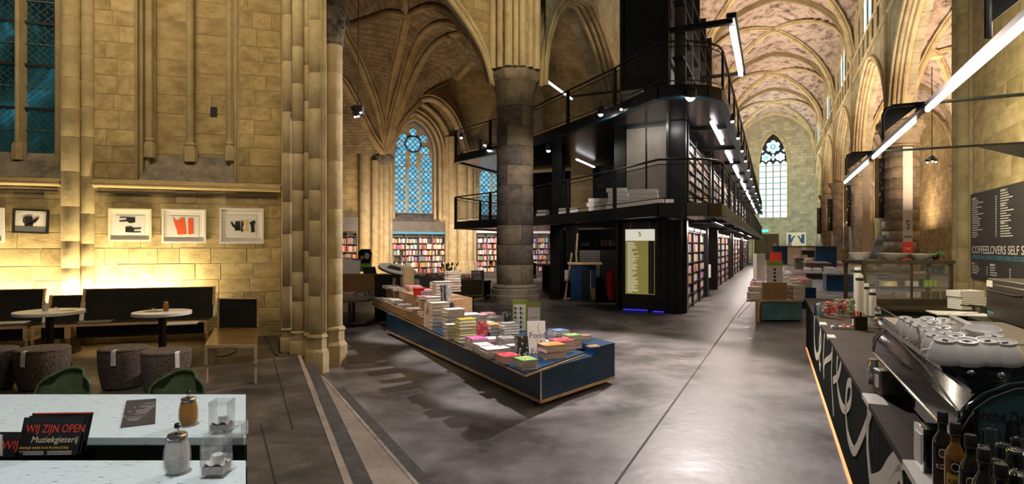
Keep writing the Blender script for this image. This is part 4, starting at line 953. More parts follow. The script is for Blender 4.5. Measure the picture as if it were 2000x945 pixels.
obj('corner_edge', MB().prism([(ba.x-.006,ba.y-.012),(ba.x+.012,ba.y-.008),(ba.x+.012,ba.y+.01),(ba.x-.006,ba.y+.01)], .10, .455), M['white'], bt, smooth=None)
e = (bb-ba).normalized(); f_ = (bc-ba).normalized()
k0 = bb-e*.42; obj('raised_end', MB().prism([tuple(k0),tuple(bb),tuple(bb+f_*.5),tuple(k0+f_*.5)], .455, .56), M['blue'], bt, smooth=None)
top = [tp(0,0), tp(0,WT*.86), tp(LT,WT*.86), tp(LT,0)]
obj('tabletop_edge', MB().prism(top, .455, .478), M['ply'], bt, smooth=None)
obj('tabletop', MB().prism(inset(top,.012), .478, .50), M['blue'], bt, smooth=None)
obj('bookmark_ribbon', MB().box(-.004,.004,-.002,.002,-.10,0), M['teal'], bt, (fl(963,690,.5).x,fl(963,690,.5).y-.02,.5), smooth=None)
# fibre board riser with its tray
rx0, rx1 = 3.93, 7.9
rs_ = [tp(rx0,.34), tp(rx0,1.35), tp(rx1,1.35), tp(rx1,.34)]
obj('riser', MB().prism(rs_, .50, .90), M['osb'], bt, smooth=None)
obj('riser_end', MB().prism([tp(rx0-.02,.0),tp(rx0-.02,1.35),tp(rx0+.0,1.35),tp(rx0+.0,.0)], .50, .90), M['osb'], bt, smooth=None)
obj('tray_front', MB().prism([tp(rx0,0),tp(rx0,.03),tp(LT,.03),tp(LT,0)], .50, .66), M['osb'], bt, smooth=None)
obj('tray_floor', MB().prism([tp(rx0,.03),tp(rx0,.34),tp(LT,.34),tp(LT,.03)], .50, .56), M['osb'], bt, smooth=None)
obj('riser_side', MB().prism([tp(rx0-.12,.36),tp(rx0-.12,.75),tp(rx0-.02,.75),tp(rx0-.02,.36)], .50, .86), M['black'], bt, smooth=None)

# ---- books
def book_mesh():
    b = MB(); b.box(-.5,.5,-.5,.5,0,.10,0); b.box(-.5,.5,-.5,.5,.90,1,0); b.box(-.5,-.46,-.5,.5,.1,.9,0); b.box(-.46,.475,-.48,.48,.1,.9,1)
    return b.mesh('book', [CV['white'], M['page']])
BOOK = book_mesh(); nbook = [0]
ORD = ['top','second','third','fourth','fifth','sixth','seventh','eighth','ninth','tenth','eleventh','twelfth','thirteenth','fourteenth','fifteenth','sixteenth','seventeenth','eighteenth']
FAR = BK(); BOOK_MAX = 296
COLS = {k: tuple(CV[k].node_tree.nodes['Principled BSDF'].inputs['Base Color'].default_value)[:3] for k in CV}
def book(label, loc, col, w_, d, th, rot, group, tilt=None):
    o = link('book', BOOK, None, loc, tilt or rot, (w_,d,th), label=label, cat='book', group=group)
    o.material_slots[0].link = 'OBJECT'; o.material_slots[0].material = CV[col]; nbook[0] += 1; return o
UA = math.atan2(U.y, U.x)
def stack(desc, loc, cols, w_, d, th, rot=None, group='books on the navy table', jit=.04):
    n = len(cols); z = loc[2]; rot = UA if rot is None else rot
    if nbook[0]+n > BOOK_MAX:               # past the 300 largest: joined
        for c in cols:
            Tm = Matrix.Translation((loc[0],loc[1],z)) @ Matrix.Rotation(rot+R.uniform(-jit,jit),4,'Z')
            FAR.book(-w_/2,w_/2,-d/2,d/2,.004,th-.004,(.6,.55,.48),Tm); FAR.book(-w_*.51,w_*.51,-d*.51,d*.51,th-.004,th,COLS[c],Tm); z += th
        return
    for i, c in enumerate(cols):
        k_ = n-1-i; lab = f'{ORD[k_]} book '+('in ' if k_ == 0 else 'down in ')+desc
        t_ = th*R.uniform(.85,1.15)
        book(lab, (loc[0]+R.uniform(-.01,.01), loc[1]+R.uniform(-.01,.01), z), c, w_*R.uniform(.95,1.03), d*R.uniform(.96,1.03), t_, rot+R.uniform(-jit,jit), group); z += t_+.001
    return z
def onT(px, py, z=.5): p = fl(px, py-4, z); return (p.x, p.y, z+.001)
W, K_, G_, P_k = 'white','black','grey','pink'
T = 'navy table'
for desc, px, py, cols, w_, d, th in (
    ('the tall cream stack beside the fibre board riser',857,646,['cream']*7,.26,.30,.062),
    ('the second cream stack, nearer than the tall one',886,652,['cream','cream',W,'cream','cream',W],.26,.30,.062),
    ('the small white stack left of the yellow stack',884,664,[W,'cream',W,W],.17,.22,.05),
    ('the yellow stack',910,670,['yellow']*7,.20,.26,.048),
    ('the stack with the magenta cover, right of the yellow one',930,684,[W,G_,W,'magenta'],.28,.24,.040),
    ('the stack with a white cover behind the green-topped one',962,700,[W,W,W],.26,.24,.036),
    ('the low white and brown stack at the table edge',944,691,['cream',W,W],.26,.2,.035),
    ('the pink and red stack near the front corner',991,710,['red',P_k,'red'],.27,.23,.030),
    ('the grey magazine stack in the middle',992,678,[G_,W,G_,G_],.27,.24,.028),
    ('the green-topped stack at the front corner',1026,722,[W,G_,W,'green'],.24,.20,.026),
    ('the thick orange stack in front of the tall white book',1078,702,['orange','orange'],.24,.28,.085),
    ('the red-topped stack behind the orange one',1097,690,[W,'cream','red'],.26,.26,.055),
    ('the mixed stack next to the brown paperbacks',1117,683,[P_k,'brown','green'],.18,.22,.055),
    ('the brown paperback stack at the right end',1137,677,['brown','brown','brown'],.17,.22,.045),
    ('the blue-topped stack behind the tall white book',1090,664,[W,'blue',W,'blue'],.25,.25,.030),
    ('the flat white pair beside the tall white book',1077,675,[W,W],.22,.22,.022),
    ('the orange stack behind the upright red magazines',966,657,['brown','cream','orange'],.22,.24,.055),
    ('the dark stack behind the orange one',966,640,[G_,K_,W,K_,K_],.24,.24,.035),
    ('the grey-spined stack left of the signs',994,660,[G_,W,G_,W,G_],.21,.26,.042),
    ('the pink stack at the far edge, left of the dark one',938,632,[P_k,P_k,'brown',P_k],.26,.24,.033),
    ('the second pink stack at the far edge',952,625,['orange',P_k,'pink'],.24,.24,.033),
    ('the cream stack at the far edge by the riser',903,616,['cream','brown','cream'],.34,.24,.045),
    ('the white stack at the far edge between cream and pink',922,630,[W,'brown',W],.24,.24,.045),
    ('the low red and white stack left of the grey one',958,672,['red',W],.24,.24,.03),
    ('the low black stack behind the black upright pair',1012,676,[K_,K_,G_],.20,.24,.025)):
    stack(desc, onT(px, py), cols, w_, d, th, UA+PI)
RS = .90
for desc, px, py, cols, w_, d, th in (
    ('the white tower at the riser corner',863,590,[W]*6,.24,.3,.055),
    ('the tallest white and pink pile on the riser',884,572,['brown','brown',P_k,P_k,W,W,'cream',W],.27,.3,.052),
    ('the low white stack at the riser edge',845,593,[W,W],.26,.28,.05),
    ('the other low white stack at the riser edge',828,592,[W,'pink'],.2,.24,.05),
    ('the flat pink stack on the riser',808,572,[P_k,'brown',P_k],.36,.3,.045),
    ('the brown stack far back on the riser',781,562,['brown']*4,.26,.3,.05),
    ('the grey magazines at the far end of the riser',763,566,[G_,W],.4,.3,.03),
    ('the grey pile right of the cream box on the riser',806,561,[G_,W,'brown'],.3,.3,.05),
    ('the white pile behind the red cube on the riser',830,578,[W,P_k],.3,.28,.05),
    ('the purple-topped stack on the riser edge',838,584,[W,'purple'],.22,.28,.06),
    ('the green-topped stack at the back of the riser',851,571,['red','orange','green'],.18,.22,.06),
    ('the flat grey pair at the far left corner of the riser',775,570,[G_,G_],.34,.24,.03)):
    p = fl(px, py-3, RS); stack(desc, (p.x,p.y,RS+.001), cols, w_, d, th, UA+PI)
for k, (px, py, cols) in enumerate(((735,586,['cream',W]),(750,592,['brown',W,W]),(766,599,['blue',W,'blue',W]),(783,606,[W,W,'grey']),(798,613,[W,G_,W]),(812,620,['cream','teal',W]))):
    p = tp(LT-.35-k*.75+0, .18)
    stack(('the cream pair at the far end','the brown-edged pile, second from the far end','the blue and white pile','the white pile beside the blue one','the white pile with a grey spine','the pile closest to the riser end')[k]+' in the riser tray', (p[0],p[1],.561), cols, .36 if k%2 else .5, .24, .045, UA+PI)
def upright(desc, px, py, z, cols, h, d, th, yaw, lean=.12, group='books standing on the navy table'):
    p = fl(px, py, z)
    for i, c in enumerate(cols):
        o = book(f'{"front" if i == 0 else ("rear" if i == len(cols)-1 else ORD[i])} one of {desc}' if len(cols) > 1 else desc, (0,0,0), c, d, h, th, 0, group)
        # stand the book on its lower edge, cover towards -y of its own frame
        Mx = Matrix.Translation((p.x,p.y,z)) @ Matrix.Rotation(yaw,4,'Z') @ Matrix.Translation((0,i*th*1.15,0)) @ Matrix.Rotation(-lean,4,'X') @ Matrix.Rotation(PI/2,4,'X') @ Matrix.Translation((0,h/2,-th)) @ Matrix.Diagonal((d,h,th,1))
        o.matrix_world = Mx
    return p
upright('the upright black cookbooks leaning together near the front', 1023, 696, .502, ['black','black','brown'], .25, .15, .03, .35, .2)
upright('the upright red and pink magazines behind the yellow stack', 943, 656, .502, ['red','pink','brown'], .22, .16, .03, .3, .2)
upright('the upright dark magazines just behind the yellow stack', 925, 650, .502, ['black','brown'], .22, .13, .03, .3, .15)
upright('the black books standing at the far edge of the table', 990, 632, .502, ['black','black'], .2, .10, .05, .4, .02)
upright('the dark-spined magazines on end beside the white tower', 877, 592, .902, ['grey','black','grey','black'], .32, .1, .03, 1.1, .05)
# tall white cookery book
p = upright('tall white cookery book with an orange fruit standing on the table', 1049, 690, .502, ['white'], .42, .235, .05, .12, .14, None)
bkf = [o for o in bpy.data.objects if o.get('label', '').startswith('tall white cookery')][0]; bkf.material_slots[0].material = M['paper']; bkf.name = 'cookery_book'
hold = Matrix.Translation((p.x,p.y,.502)) @ Matrix.Rotation(.12,4,'Z') @ Matrix.Rotation(-.14,4,'X')
def attach(o, par, Mx): bpy.context.view_layer.update(); o.parent = par; o.matrix_parent_inverse = par.matrix_world.inverted(); o.matrix_basis = Mx @ o.matrix_basis; return o
attach(text('Food', .105, M['inkb'], None, (0,-.056,.20), ax='CENTER'), bkf, hold)
attach(obj('pepper', MB().sphere((.012,-.058,.085), .03, 12, sc=(.8,.15,1.2)), M['orangep']), bkf, hold)
attach(obj('pepper_stem', MB().tube([(.01,-.06,.12),(-.01,-.06,.18),(.03,-.06,.26),(.005,-.06,.34),(.03,-.06,.39)], .004, 6), M['greenp']), bkf, hold)
def sign(label, pxa, pxb, pt, pbm, z, kind):
    p = fl((pxa+pxb)/2, pbm, z); Y = p.y; w_ = (pxb-pxa)*Y/F_PX; h = (pbm-pt)*Y/F_PX
    t = thing('table_sign', label, 'sign', (p.x,p.y,z+.002), .15 if kind else -.1)
    obj('backing', MB().box(-w_/2,w_/2,0,.012,0,h), M['greenp'], t, smooth=None)
    obj('sheet', MB().box(-w_/2+.02,w_/2-.02,-.004,0,.02,h*.86), M['paper'], t, smooth=None)
    if kind:
        obj('red_line', MB().box(-w_/2+.02,w_/2-.02,-.007,-.004,h*.84,h*.86), M['redp'], t, smooth=None)
        text('boekenlijst', .028, M['greylam'], t, (0,-.006,h*.5), ax='CENTER')
    else:
        for k in range(5):
            for c_ in range(2): obj('picture', MB().box(-w_/2+.03+c_*.09,-w_/2+.055+c_*.09,-.007,-.004,h*.12+k*h*.145,h*.2+k*h*.145), M['inkb'], t, smooth=None); obj('text_line', MB().box(-w_/2+.06+c_*.09,-w_/2+.095+c_*.09,-.006,-.004,h*.16+k*h*.145,h*.17+k*h*.145), M['greylam'], t, smooth=None)
    obj('foot', MB().box(-w_/2,w_/2,-.03,.05,0,.006), M['glass'], t, smooth=None)
sign('green-bordered sign with rows of small pictures on the navy table', 1001,1029,586,648,.5,0)
sign('green-bordered sign with a red line standing on the navy table', 1028,1057,590,652,.5,1)
p = fl(795,562,RS); obj('box', MB().box(-.2,.2,-.12,.12,0,.5), M['cream'], None, (p.x,p.y,RS+.002), UA, bevel=.01, label='tall cream cardboard box far back on the riser', cat='box')
p = fl(818,578,RS); t = obj('gift_box', MB().box(-.09,.09,-.09,.09,0,.16).box(-.095,.095,-.095,.095,.13,.165), M['red'], None, (p.x,p.y,RS+.002), .4, bevel=.005, label='small red cube-shaped box on the riser among the stacks', cat='box')
p = fl(1158,679,.56); t = thing('leaf_tray', 'small clear tray of brown leaflets on the raised navy end', 'tray', (p.x,p.y,.562), UA)
obj('tray', MB().box(-.06,.06,-.09,.09,0,.008), M['glass'], t, smooth=None)
for k in range(3): obj('leaflet', MB().box(-.05+k*.01,.05,-.08,.07,.010+k*.007,.015+k*.007), M['paper' if k%2 else 'osb'], t, smooth=None)

# ================================================================ things around: left table, consoles, trough, bench
def tbl(label, name, cat, pts, z, th, m, legs, legm, zl=0):
    c = pts[0]; t = thing(name, label, cat, (c[0],c[1],zl))
    q = [(x-c[0],y-c[1]) for x, y in pts]
    obj('tabletop', MB().prism(q, z-th-zl, z-zl), M[m], t, smooth=None)
    for x, y in legs: obj('leg', MB().box(x-c[0]-.03,x-c[0]+.03,y-c[1]-.03,y-c[1]+.03,0,z-th-zl), M[legm], t, smooth=None)
    return t
a_, b_, c_, d_ = fl(640,612,0), fl(712,610,0), fl(750,600,0), fl(650,592,0)
z_ = .62; q = [fl(630,588,z_)[:2], fl(715,586,z_)[:2], fl(751,574,z_)[:2], fl(640,570,z_)[:2]]
q = [tuple(v) for v in q]
tl = tbl('low brown table behind the stone pier, covered with pink and white books', 'display_table', 'display table', q, z_, .05, 'greylam', [(q[0][0]+.6,q[0][1]+.1),(q[1][0]-.35,q[1][1]+.2),(q[2][0]-.2,q[2][1]-.1),(q[3][0]+.3,q[3][1]-.2)], 'benchw')
obj('shelf', MB().prism([(x-q[0][0],y-q[0][1]) for x, y in q], .05, .1), M['greylam'], tl, smooth=None)
g2 = 'books on the low brown table'
for desc, px, py, cols, w_, d, th in (('the red pile behind the stone pier',672,571,['red','pink','red'],.5,.4,.06),('the white pile behind the stone pier',674,582,[W,'pink'],.5,.4,.06),
    ('the pink-topped flat pile on the low brown table',694,579,[W,'magenta'],.5,.4,.06),('the white flat pile at the right end of the brown table',742,577,[W,W],.5,.35,.05),
    ('the crimson pile by the black frame',737,570,['red','magenta'],.35,.3,.1),('the green and white pile on the low brown table',716,568,['green',W,'teal'],.4,.3,.05),('the pile of comics at the back of the low brown table',676,560,['purple',G_,W,'grey'],.6,.4,.08)):
    p = fl(px, py-2, z_); stack(desc, (p.x,p.y,z_+.002), cols, w_, d, th, .1, g2)
p = fl(697,577,z_); t = thing('book_crate', 'brown wooden crate of records or large books on the low table', 'crate', (p.x,p.y,z_+.13), .1)
obj('crate_side', MB().box(-.5,.5,-.25,-.22,0,.42), M['osb'], t, smooth=None); obj('crate_side', MB().box(-.5,.5,.22,.25,0,.42), M['osb'], t, smooth=None)
obj('crate_end', MB().box(-.5,-.47,-.22,.22,0,.42), M['osb'], t, smooth=None); obj('crate_end', MB().box(.47,.5,-.22,.22,0,.42), M['osb'], t, smooth=None)
p = fl(733,572,z_); obj('picture_stand', MB().add([(-.28,0,0),(.28,0,0),(.28,.2,.7),(-.28,.2,.7),(-.28,.03,0),(.28,.03,0),(.28,.23,.7),(-.28,.23,.7)], [(0,1,2,3),(7,6,5,4),(0,4,5,1),(1,5,6,2),(2,6,7,3),(3,7,4,0)]), M['inkb'], None, (p.x,p.y,z_+.002), 1.2, label='black slanted display frame on the right part of the low brown table', cat='display stand')
for k, (px, dx) in enumerate(((668,0),(680,1),(690,0),(676,1))):
    p = fl(px, 566-k*2, z_); book(('white paperback on end behind the pier','grey comic standing beside the crate','purple comic leaning against the crate','pale comic standing highest behind the pier')[k], (p.x,p.y,z_+.35), ('white','grey','purple','pink')[k], .35,.05,.55, 0, None, tilt=(0,.12*(-1)**k,.2))
# green info lectern
p = fl(708,578,0); t = thing('info_lectern', 'lime green lectern with a black scanner head beside the stone pier', 'lectern', (p.x,p.y,0), -.1)
s_ = p.y/F_PX
for x in (-.42,.30): obj('leg', MB().box(x,x+.09,-.1,.0,0,1.45).box(x,x+.09,.3,.4,0,1.45), M['green'], t, smooth=None)
obj('desk', MB().add([(-.45,-.15,1.42),(.45,-.15,1.42),(.45,.45,1.75),(-.45,.45,1.75),(-.45,-.15,1.25),(.45,-.15,1.25),(.45,.45,1.25),(-.45,.45,1.25)], [(0,1,2,3),(7,6,5,4),(0,4,5,1),(1,5,6,2),(2,6,7,3),(3,7,4,0)]), M['green'], t, smooth=None)
obj('screen_housing', MB().slabxz([(-.4,1.7),(-.4,2.25),(-.2,2.4),(.35,2.4),(.48,2.2),(.4,1.7)], .25, .5), M['black'], t, smooth=None)
obj('screen', MB().box(-.25,0,.23,.25,1.88,2.05), M['yellowp'], t, smooth=None); obj('dial', MB().lathe([(.17,0),(.17,.03)], 16, M=Matrix.Translation((.22,.24,2.05))@Matrix.Rotation(PI/2,4,'X')), M['white'], t)
obj('paper', MB().box(-.3,.2,-.02,.0,.55,1.15), M['paper'], t, smooth=None); t.scale = (.56,.6,.74)
# white tilted oval display
p = at(777,527,13.5); t = thing('oval_panel', 'white tilted oval panel with a dark inset behind the book table', 'display panel', (p.x,p.y,p.z), -.28)
ell = [(.52*math.cos(2*PI*k/28)*(1 if math.cos(2*PI*k/28)>0 else 1), .17*math.sin(2*PI*k/28)) for k in range(28)]
Mr = Matrix.Rotation(.2,4,'Y')@Matrix.Rotation(.5,4,'X')
obj('panel', MB().prism(ell, 0, .035, M=Mr), M['white'], t, smooth=40); obj('inset', MB().prism([(-.26,-.07),(.1,-.07),(.12,.07),(-.24,.07)], .035, .042, M=Mr), M['inkb'], t, smooth=None)
obj('underside', MB().prism([(x*1.02,y*1.02-.01) for x, y in ell], -.03, -.001, M=Mr), M['black'], t, smooth=40)
obj('stand', MB().lathe([(.05,-1.3),(.05,-.03)], 12).lathe([(.25,-1.42),(.25,-1.36),(.05,-1.3)], 20, (0,0,-.02)), M['black'], t)
p = at(764,560,14.2); obj('plinth', MB().box(-.3,.3,-.2,.2,0,1.18), M['black'], None, (p.x-.1,p.y+.2,0), -.2, bevel=.01, label='plain black plinth under the white oval panel', cat='plinth')
# grey trough of small books
p = fl(808,578,0); Y = 17.0; a0 = at(808,560,17.4); a1 = at(880,575,14.6)
L = (a1-a0).xy.length; an = math.atan2(a1.y-a0.y, a1.x-a0.x); zt_ = 1.05
t = thing('book_trough', 'long grey-brown trough table filled with small books behind the riser', 'display table', (a0.x,a0.y,0), an)
obj('front_board', MB().box(0,L,-.02,.02,.60,1.0), M['greylam'], t, smooth=None); obj('back_board', MB().box(0,L,.9,.94,.60,1.0), M['greylam'], t, smooth=None)
obj('end_board', MB().box(L-.04,L,.02,.9,.60,1.0), M['benchw'], t, smooth=None); obj('end_board', MB().box(0,.04,.02,.9,.60,1.0), M['greylam'], t, smooth=None)
obj('floor_board', MB().box(0,L,0,.92,.56,.60), M['greylam'], t, smooth=None)
for x, y in ((.5,.1),(L-.5,.1),(.5,.8),(L-.5,.8)): obj('leg', MB().box(x-.05,x+.05,y-.05,y+.05,0,.56), M['benchw'], t, smooth=None)
bk = BK(); rr = random.Random(4)
for j in range(5): bk.row(.1, L-.1, .62, .48, .1+j*.15, .1, .06, rr)
bk.build('trough_books', None, (a0.x,a0.y,0), an, label='small books and cards packed upright in the grey-brown trough', cat='books', kind='stuff')
for k, (px, m, lab) in enumerate(((893,'bluep','dark blue toy on the table behind the riser'),(902,'red','dark red box on the table behind the riser'),(897,'white','small white cup-shaped object behind the trough'))):
    pp = at(px,548,15.6); obj('trinket', MB().lathe([(.08,0),(.12,.1),(.09,.2),(.03,.26)], 10), M[m], None, (pp.x,pp.y,.60), label=lab, cat='trinket')
# long dark bench with grey magazine piles
q = [(-2.15,16.2),(-.73,18.2),(-2.2,22.0),(-3.6,20.2)]
a0, a1 = fl(886,594,0), fl(958,580,0); d = (a1-a0).normalized(); L = (a1-a0).length; an = math.atan2(d.y, d.x)
t = thing('magazine_table', 'low black table with grey magazine piles in front of the round column', 'display table', (a0.x,a0.y,0), an)
obj('base', MB().box(0,L,.0,1.3,.1,.55), M['black'], t, smooth=None); obj('foot_strip', MB().box(-.1,L+.05,-.05,1.2,0,.06), M['ply'], t, smooth=None); obj('tabletop', MB().box(-.6,L+.02,-.02,1.4,.55,.62), M['greylam'], t, smooth=None)
ly = Vector((-d.y,d.x,0))
for k, (u, v_, n) in enumerate(((.25,.35,5),(.75,.3,5),(1.25,.3,6),(L-.35,.35,7),(L*.62,.9,4))):
    p = a0+d*u*(L/2.2)+ly*v_; p = a0+d*min(u,L-.3)+ly*v_
    stack(('the leftmost grey pile','the second grey pile from the left','the middle grey pile','the tallest grey pile, nearest the column','the rear grey pile')[k]+' on the low black table', (p.x,p.y,.622), ['grey','white','grey','grey','grey','white','grey'][:n], .42, .34, .05, an, 'magazines on the low black table')
# planter behind the bench
p = at(880,535,19.5); t = thing('potted_plant', 'green potted plant beside the yellow chapel pier', 'plant', (p.x,p.y,0)); obj('pot', MB().lathe([(.22,0),(.3,.5),(.27,.5)], 14), M['black'], t)
lf = MB(); rr = random.Random(9)
for k in range(60):
    a = rr.uniform(0,2*PI); h = rr.uniform(.5,1.2); r = rr.uniform(.1,.4); c0 = Vector((r*math.cos(a),r*math.sin(a),h)); w_ = Vector((-math.sin(a),math.cos(a),0))*.05
    lf.add([c0, c0+w_+Vector((0,0,.08)), c0+Vector((r*.3*math.cos(a),r*.3*math.sin(a),.18)), c0-w_+Vector((0,0,.08))], [(0,1,2,3)])
    lf.bar((0,0,.4), c0, .008)
obj('foliage', lf, M['plant'], t, smooth=None, kind='stuff')
# chapel bookcases
def chcase(label, px0, px1, d, cols, rows, zb, zt, wd, **k):
    x0, x1 = cx(px0,d), cx(px1,d); p = CH.w(x0, d); return bookcase(label, (p.x,p.y,0), CH.ang, x1-x0, zt, cols, rows, wd, z0=zb, fm='greylam', rr=random.Random(px0), **k)
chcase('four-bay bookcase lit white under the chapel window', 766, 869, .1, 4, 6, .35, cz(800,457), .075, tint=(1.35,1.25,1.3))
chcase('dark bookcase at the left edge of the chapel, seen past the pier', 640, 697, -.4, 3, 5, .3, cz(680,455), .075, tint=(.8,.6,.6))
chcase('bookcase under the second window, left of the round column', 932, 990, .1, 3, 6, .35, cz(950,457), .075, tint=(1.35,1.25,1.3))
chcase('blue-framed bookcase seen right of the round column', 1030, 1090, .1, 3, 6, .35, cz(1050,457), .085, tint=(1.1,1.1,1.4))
obj('shelf_panel', MB().box(cx(640),cx(697),-.6,-.1,cz(680,452),cz(680,424)), M['greylam'], wch, smooth=None)
obj('blue_header', MB().box(cx(766),cx(869),.02,.08,cz(800,457),cz(800,452)), M['cyan'], wch, smooth=None)
obj('shelf_panel', MB().box(cx(930),cx(1090),-.02,.08,cz(960,455),cz(960,436)), M['white'], wch, smooth=None)
# desk behind the round column
p = fl(1060,565,0); t = thing('cash_desk', 'grey cash desk with a black chair seen right of the round column', 'desk', (p.x-.5,p.y+1,0), -.2)
obj('desk_top', MB().box(-1.2,1.1,-.5,.6,1.02,1.08), M['white'], t, smooth=None); obj('desk_side', MB().box(.6,1.05,-.45,.55,0,1.02), M['greylam'], t, smooth=None); obj('desk_side', MB().box(-1.15,-1.1,-.45,.55,0,1.02), M['black'], t, smooth=None)
t = thing('office_chair', 'black office chair pushed to the cash desk', 'chair', (p.x-.55,p.y+.2,0), .3)
obj('seat', MB().box(-.24,.24,-.24,.24,.48,.56), M['black'], t, bevel=.03); obj('backrest', MB().box(-.2,.2,-.28,-.22,.6,1.15), M['black'], t, bevel=.03); obj('post', MB().lathe([(.03,.1),(.03,.48)], 8), M['chrome'], t)
for k in range(5): a = k*2*PI/5; obj('foot', MB().bar((0,0,.1),(.28*math.cos(a),.28*math.sin(a),.05),.04), M['black'], t)
# easel
p = fl(1122,585,0); t = thing('easel', 'pale wooden painter\'s easel holding a small white sign', 'easel', (p.x,p.y,0), .1)
obj('mast', MB().bar((.0,.25,.15),(.18,.32,2.35),.07,.05), M['wood'], t, smooth=None)
obj('leg', MB().bar((-.35,0,0),(-.05,.25,1.65),.06,.05), M['wood'], t, smooth=None); obj('leg', MB().bar((.14,0,0),(.12,.25,1.55),.06,.05), M['wood'], t, smooth=None); obj('leg', MB().bar((.1,.95,0),(.1,.35,1.4),.06,.05), M['wood'], t, smooth=None)
obj('crossbar', MB().bar((-.22,.2,1.3),(.5,.22,1.26),.06,.06), M['wood'], t, smooth=None); obj('crossbar', MB().bar((-.4,-.02,.06),(.3,-.02,.04),.05,.05), M['wood'], t, smooth=None); obj('ledge', MB().box(-.36,.26,-.02,.16,.66,.70), M['wood'], t, smooth=None)
obj('peg', MB().bar((.42,.2,1.26),(.42,.2,1.6),.05), M['wood'], t, smooth=None)
cd = obj('sign_card', MB().box(-.36,.22,-.04,-.02,.72,1.05), M['white'], t, smooth=None); text('S', .24, M['inkb'], cd, (-.06,-.045,.80), ax='CENTER')
# navy cabinet and stacked crates
p = fl(1139,592,0); t = thing('cabinet', 'navy blue cabinet standing beside the easel', 'cabinet', (p.x,p.y,0), -.15)
obj('body', MB().box(-.42,.42,0,.8,.08,1.28), M['blue'], t, smooth=None, bevel=.008); obj('plinth', MB().box(-.40,.40,.03,.78,0,.08), M['greylam'], t, smooth=None); obj('door', MB().box(-.05,.24,-.015,0,.12,1.1), M['steel'], t, smooth=None); obj('door_edge', MB().box(.24,.255,-.02,0,.1,1.1), M['chrome'], t, smooth=None); obj('notice', MB().box(.28,.40,-.012,0,.12,.5), M['osb'], t, smooth=None)
obj('worktop', MB().box(-.5,.62,-.05,.85,1.28,1.33), M['wood'], t, smooth=None)
p = at(1160,560,20.3); grp = 'dark folding crates stacked beside the navy cabinet'
for c_, (dx, n) in enumerate(((-.15,18),(.62,18))):
    for k in range(n): obj('crate', MB().box(-.36,.36,-.3,.3,0,.085).box(-.38,.38,-.32,.32,.075,.092), M['greylam' if c_ == 0 else 'benchw'], None, (p.x+dx,p.y,k*.097), -.15, smooth=None, label=f'{"grey" if c_==0 else "black"} flat crate, {ORD[n-1-k]} from the top of the {"left" if c_==0 else "right"} stack by the cabinet', cat='crate', group=grp)
# red hose reel
p = at(1194,557,16.9); t = thing('hose_reel', 'red fire hose reel on the side of the black tower core', 'fire hose reel', p, .2)
for k, (r, y) in enumerate(((.46,-.02),(.46,.06))): obj('reel_disc', MB().lathe([(r-.05,-.02),(r,0),(r-.05,.02)], 28, M=Matrix.Translation((0,y*2,0))@Matrix.Scale(.28,4,(1,0,0))@Matrix.Rotation(PI/2,4,'X')), M['red'], t)
obj('hose', MB().tube([(.1*math.cos(a)*(1-.02*a/6),.04,.36*math.sin(a)) for a in [k*PI/10 for k in range(50)]], .03, 8), M['black'], t)
obj('bracket', MB().box(.0,.3,-.02,.1,-.05,.05), M['steel'], t, smooth=None)
# small post sign beside the nearest bookcase
p = fl(1383,578,0); t = thing('post_sign', 'small white sign on a short black post by the aisle bookcases', 'sign', (p.x,p.y,0)); obj('post', MB().box(-.03,.03,-.03,.03,0,.9), M['steel'], t, smooth=None); obj('plate', MB().box(-.09,.09,-.04,-.02,.7,1.2), M['white'], t, smooth=None); obj('foot', MB().box(-.15,.15,-.1,.1,0,.02), M['steel'], t, smooth=None)
# cluster of spots hanging on a cord
p = at(700,216,9.0); t = thing('hanging_spot_cluster', 'black hanging cluster of three spots on a long cord beside the pier', 'pendant lamp', p)
obj('cord', MB().bar((0,0,.08),(0,0,3.5),.012), M['black'], t, smooth=None); obj('housing', MB().box(-.08,.08,-.06,.06,-.08,.08), M['black'], t, bevel=.01)
for x, z, m in ((-.03,-.10,'bulb2'),(.06,-.03,'bulb2'),(-.07,.02,'black'),(.02,-.09,'bulb2')): obj('spot_head', MB().lathe([(.02,.05),(.033,.03),(.033,-.01)], 10, M=Matrix.Translation((x,-.06,z))@Matrix.Rotation(.9,4,'X')), M['black'], t); obj('lens', MB().sphere((x,-.075,z-.012), .022, 8), M[m], t)

# ================================================================ nave: teal book table and tables beyond
t0 = thing('book_table', 'worn teal book table with plywood edges in the nave aisle', 'display table', (fl(1478,629)[0],fl(1478,629)[1],0), 0)
o0 = fl(1478,629); wv = NV(0,1)-NV(0,0); L = 17
def tq(x, s): return (x+wv.x*s, wv.y*s)
zt_ = .56; xw = 1.17
obj('leg', MB().box(.0,.07,0,.07,0,zt_-.05), M['ply'], t0, smooth=None); obj('body', MB().prism([tq(.12,.02),tq(xw-.04,.02),tq(xw-.04,L),tq(.12,L)], .05, zt_-.05), M['teal'], t0, smooth=None)
obj('foot', MB().prism([tq(.2,.15),tq(xw-.1,.15),tq(xw-.1,L-.2),tq(.2,L-.2)], 0, .05), M['black'], t0, smooth=None)
obj('tabletop', MB().prism([tq(-.25,-.03),tq(xw,-.03),tq(xw,L),tq(-.25,L)], zt_-.05, zt_), M['ply'], t0, smooth=None)
obj('fibre_board_end', MB().box(.18,.78,.05,.09,zt_,zt_+.42), M['osb'], t0, smooth=None)
obj('side_wing', MB().prism([tq(xw+.1,3.5),tq(xw+.55,3.5),tq(xw+.55,13),tq(xw+.1,13)], 0, .62), M['blue'], t0, smooth=None)
gT = 'books on the teal table in the aisle'
def tb(desc, x, s, cols, w_, d, th, zz=zt_): stack(desc, (o0.x+x+wv.x*s, o0.y+wv.y*s, zz+.002), cols, w_, d, th, NROT*.2, gT)
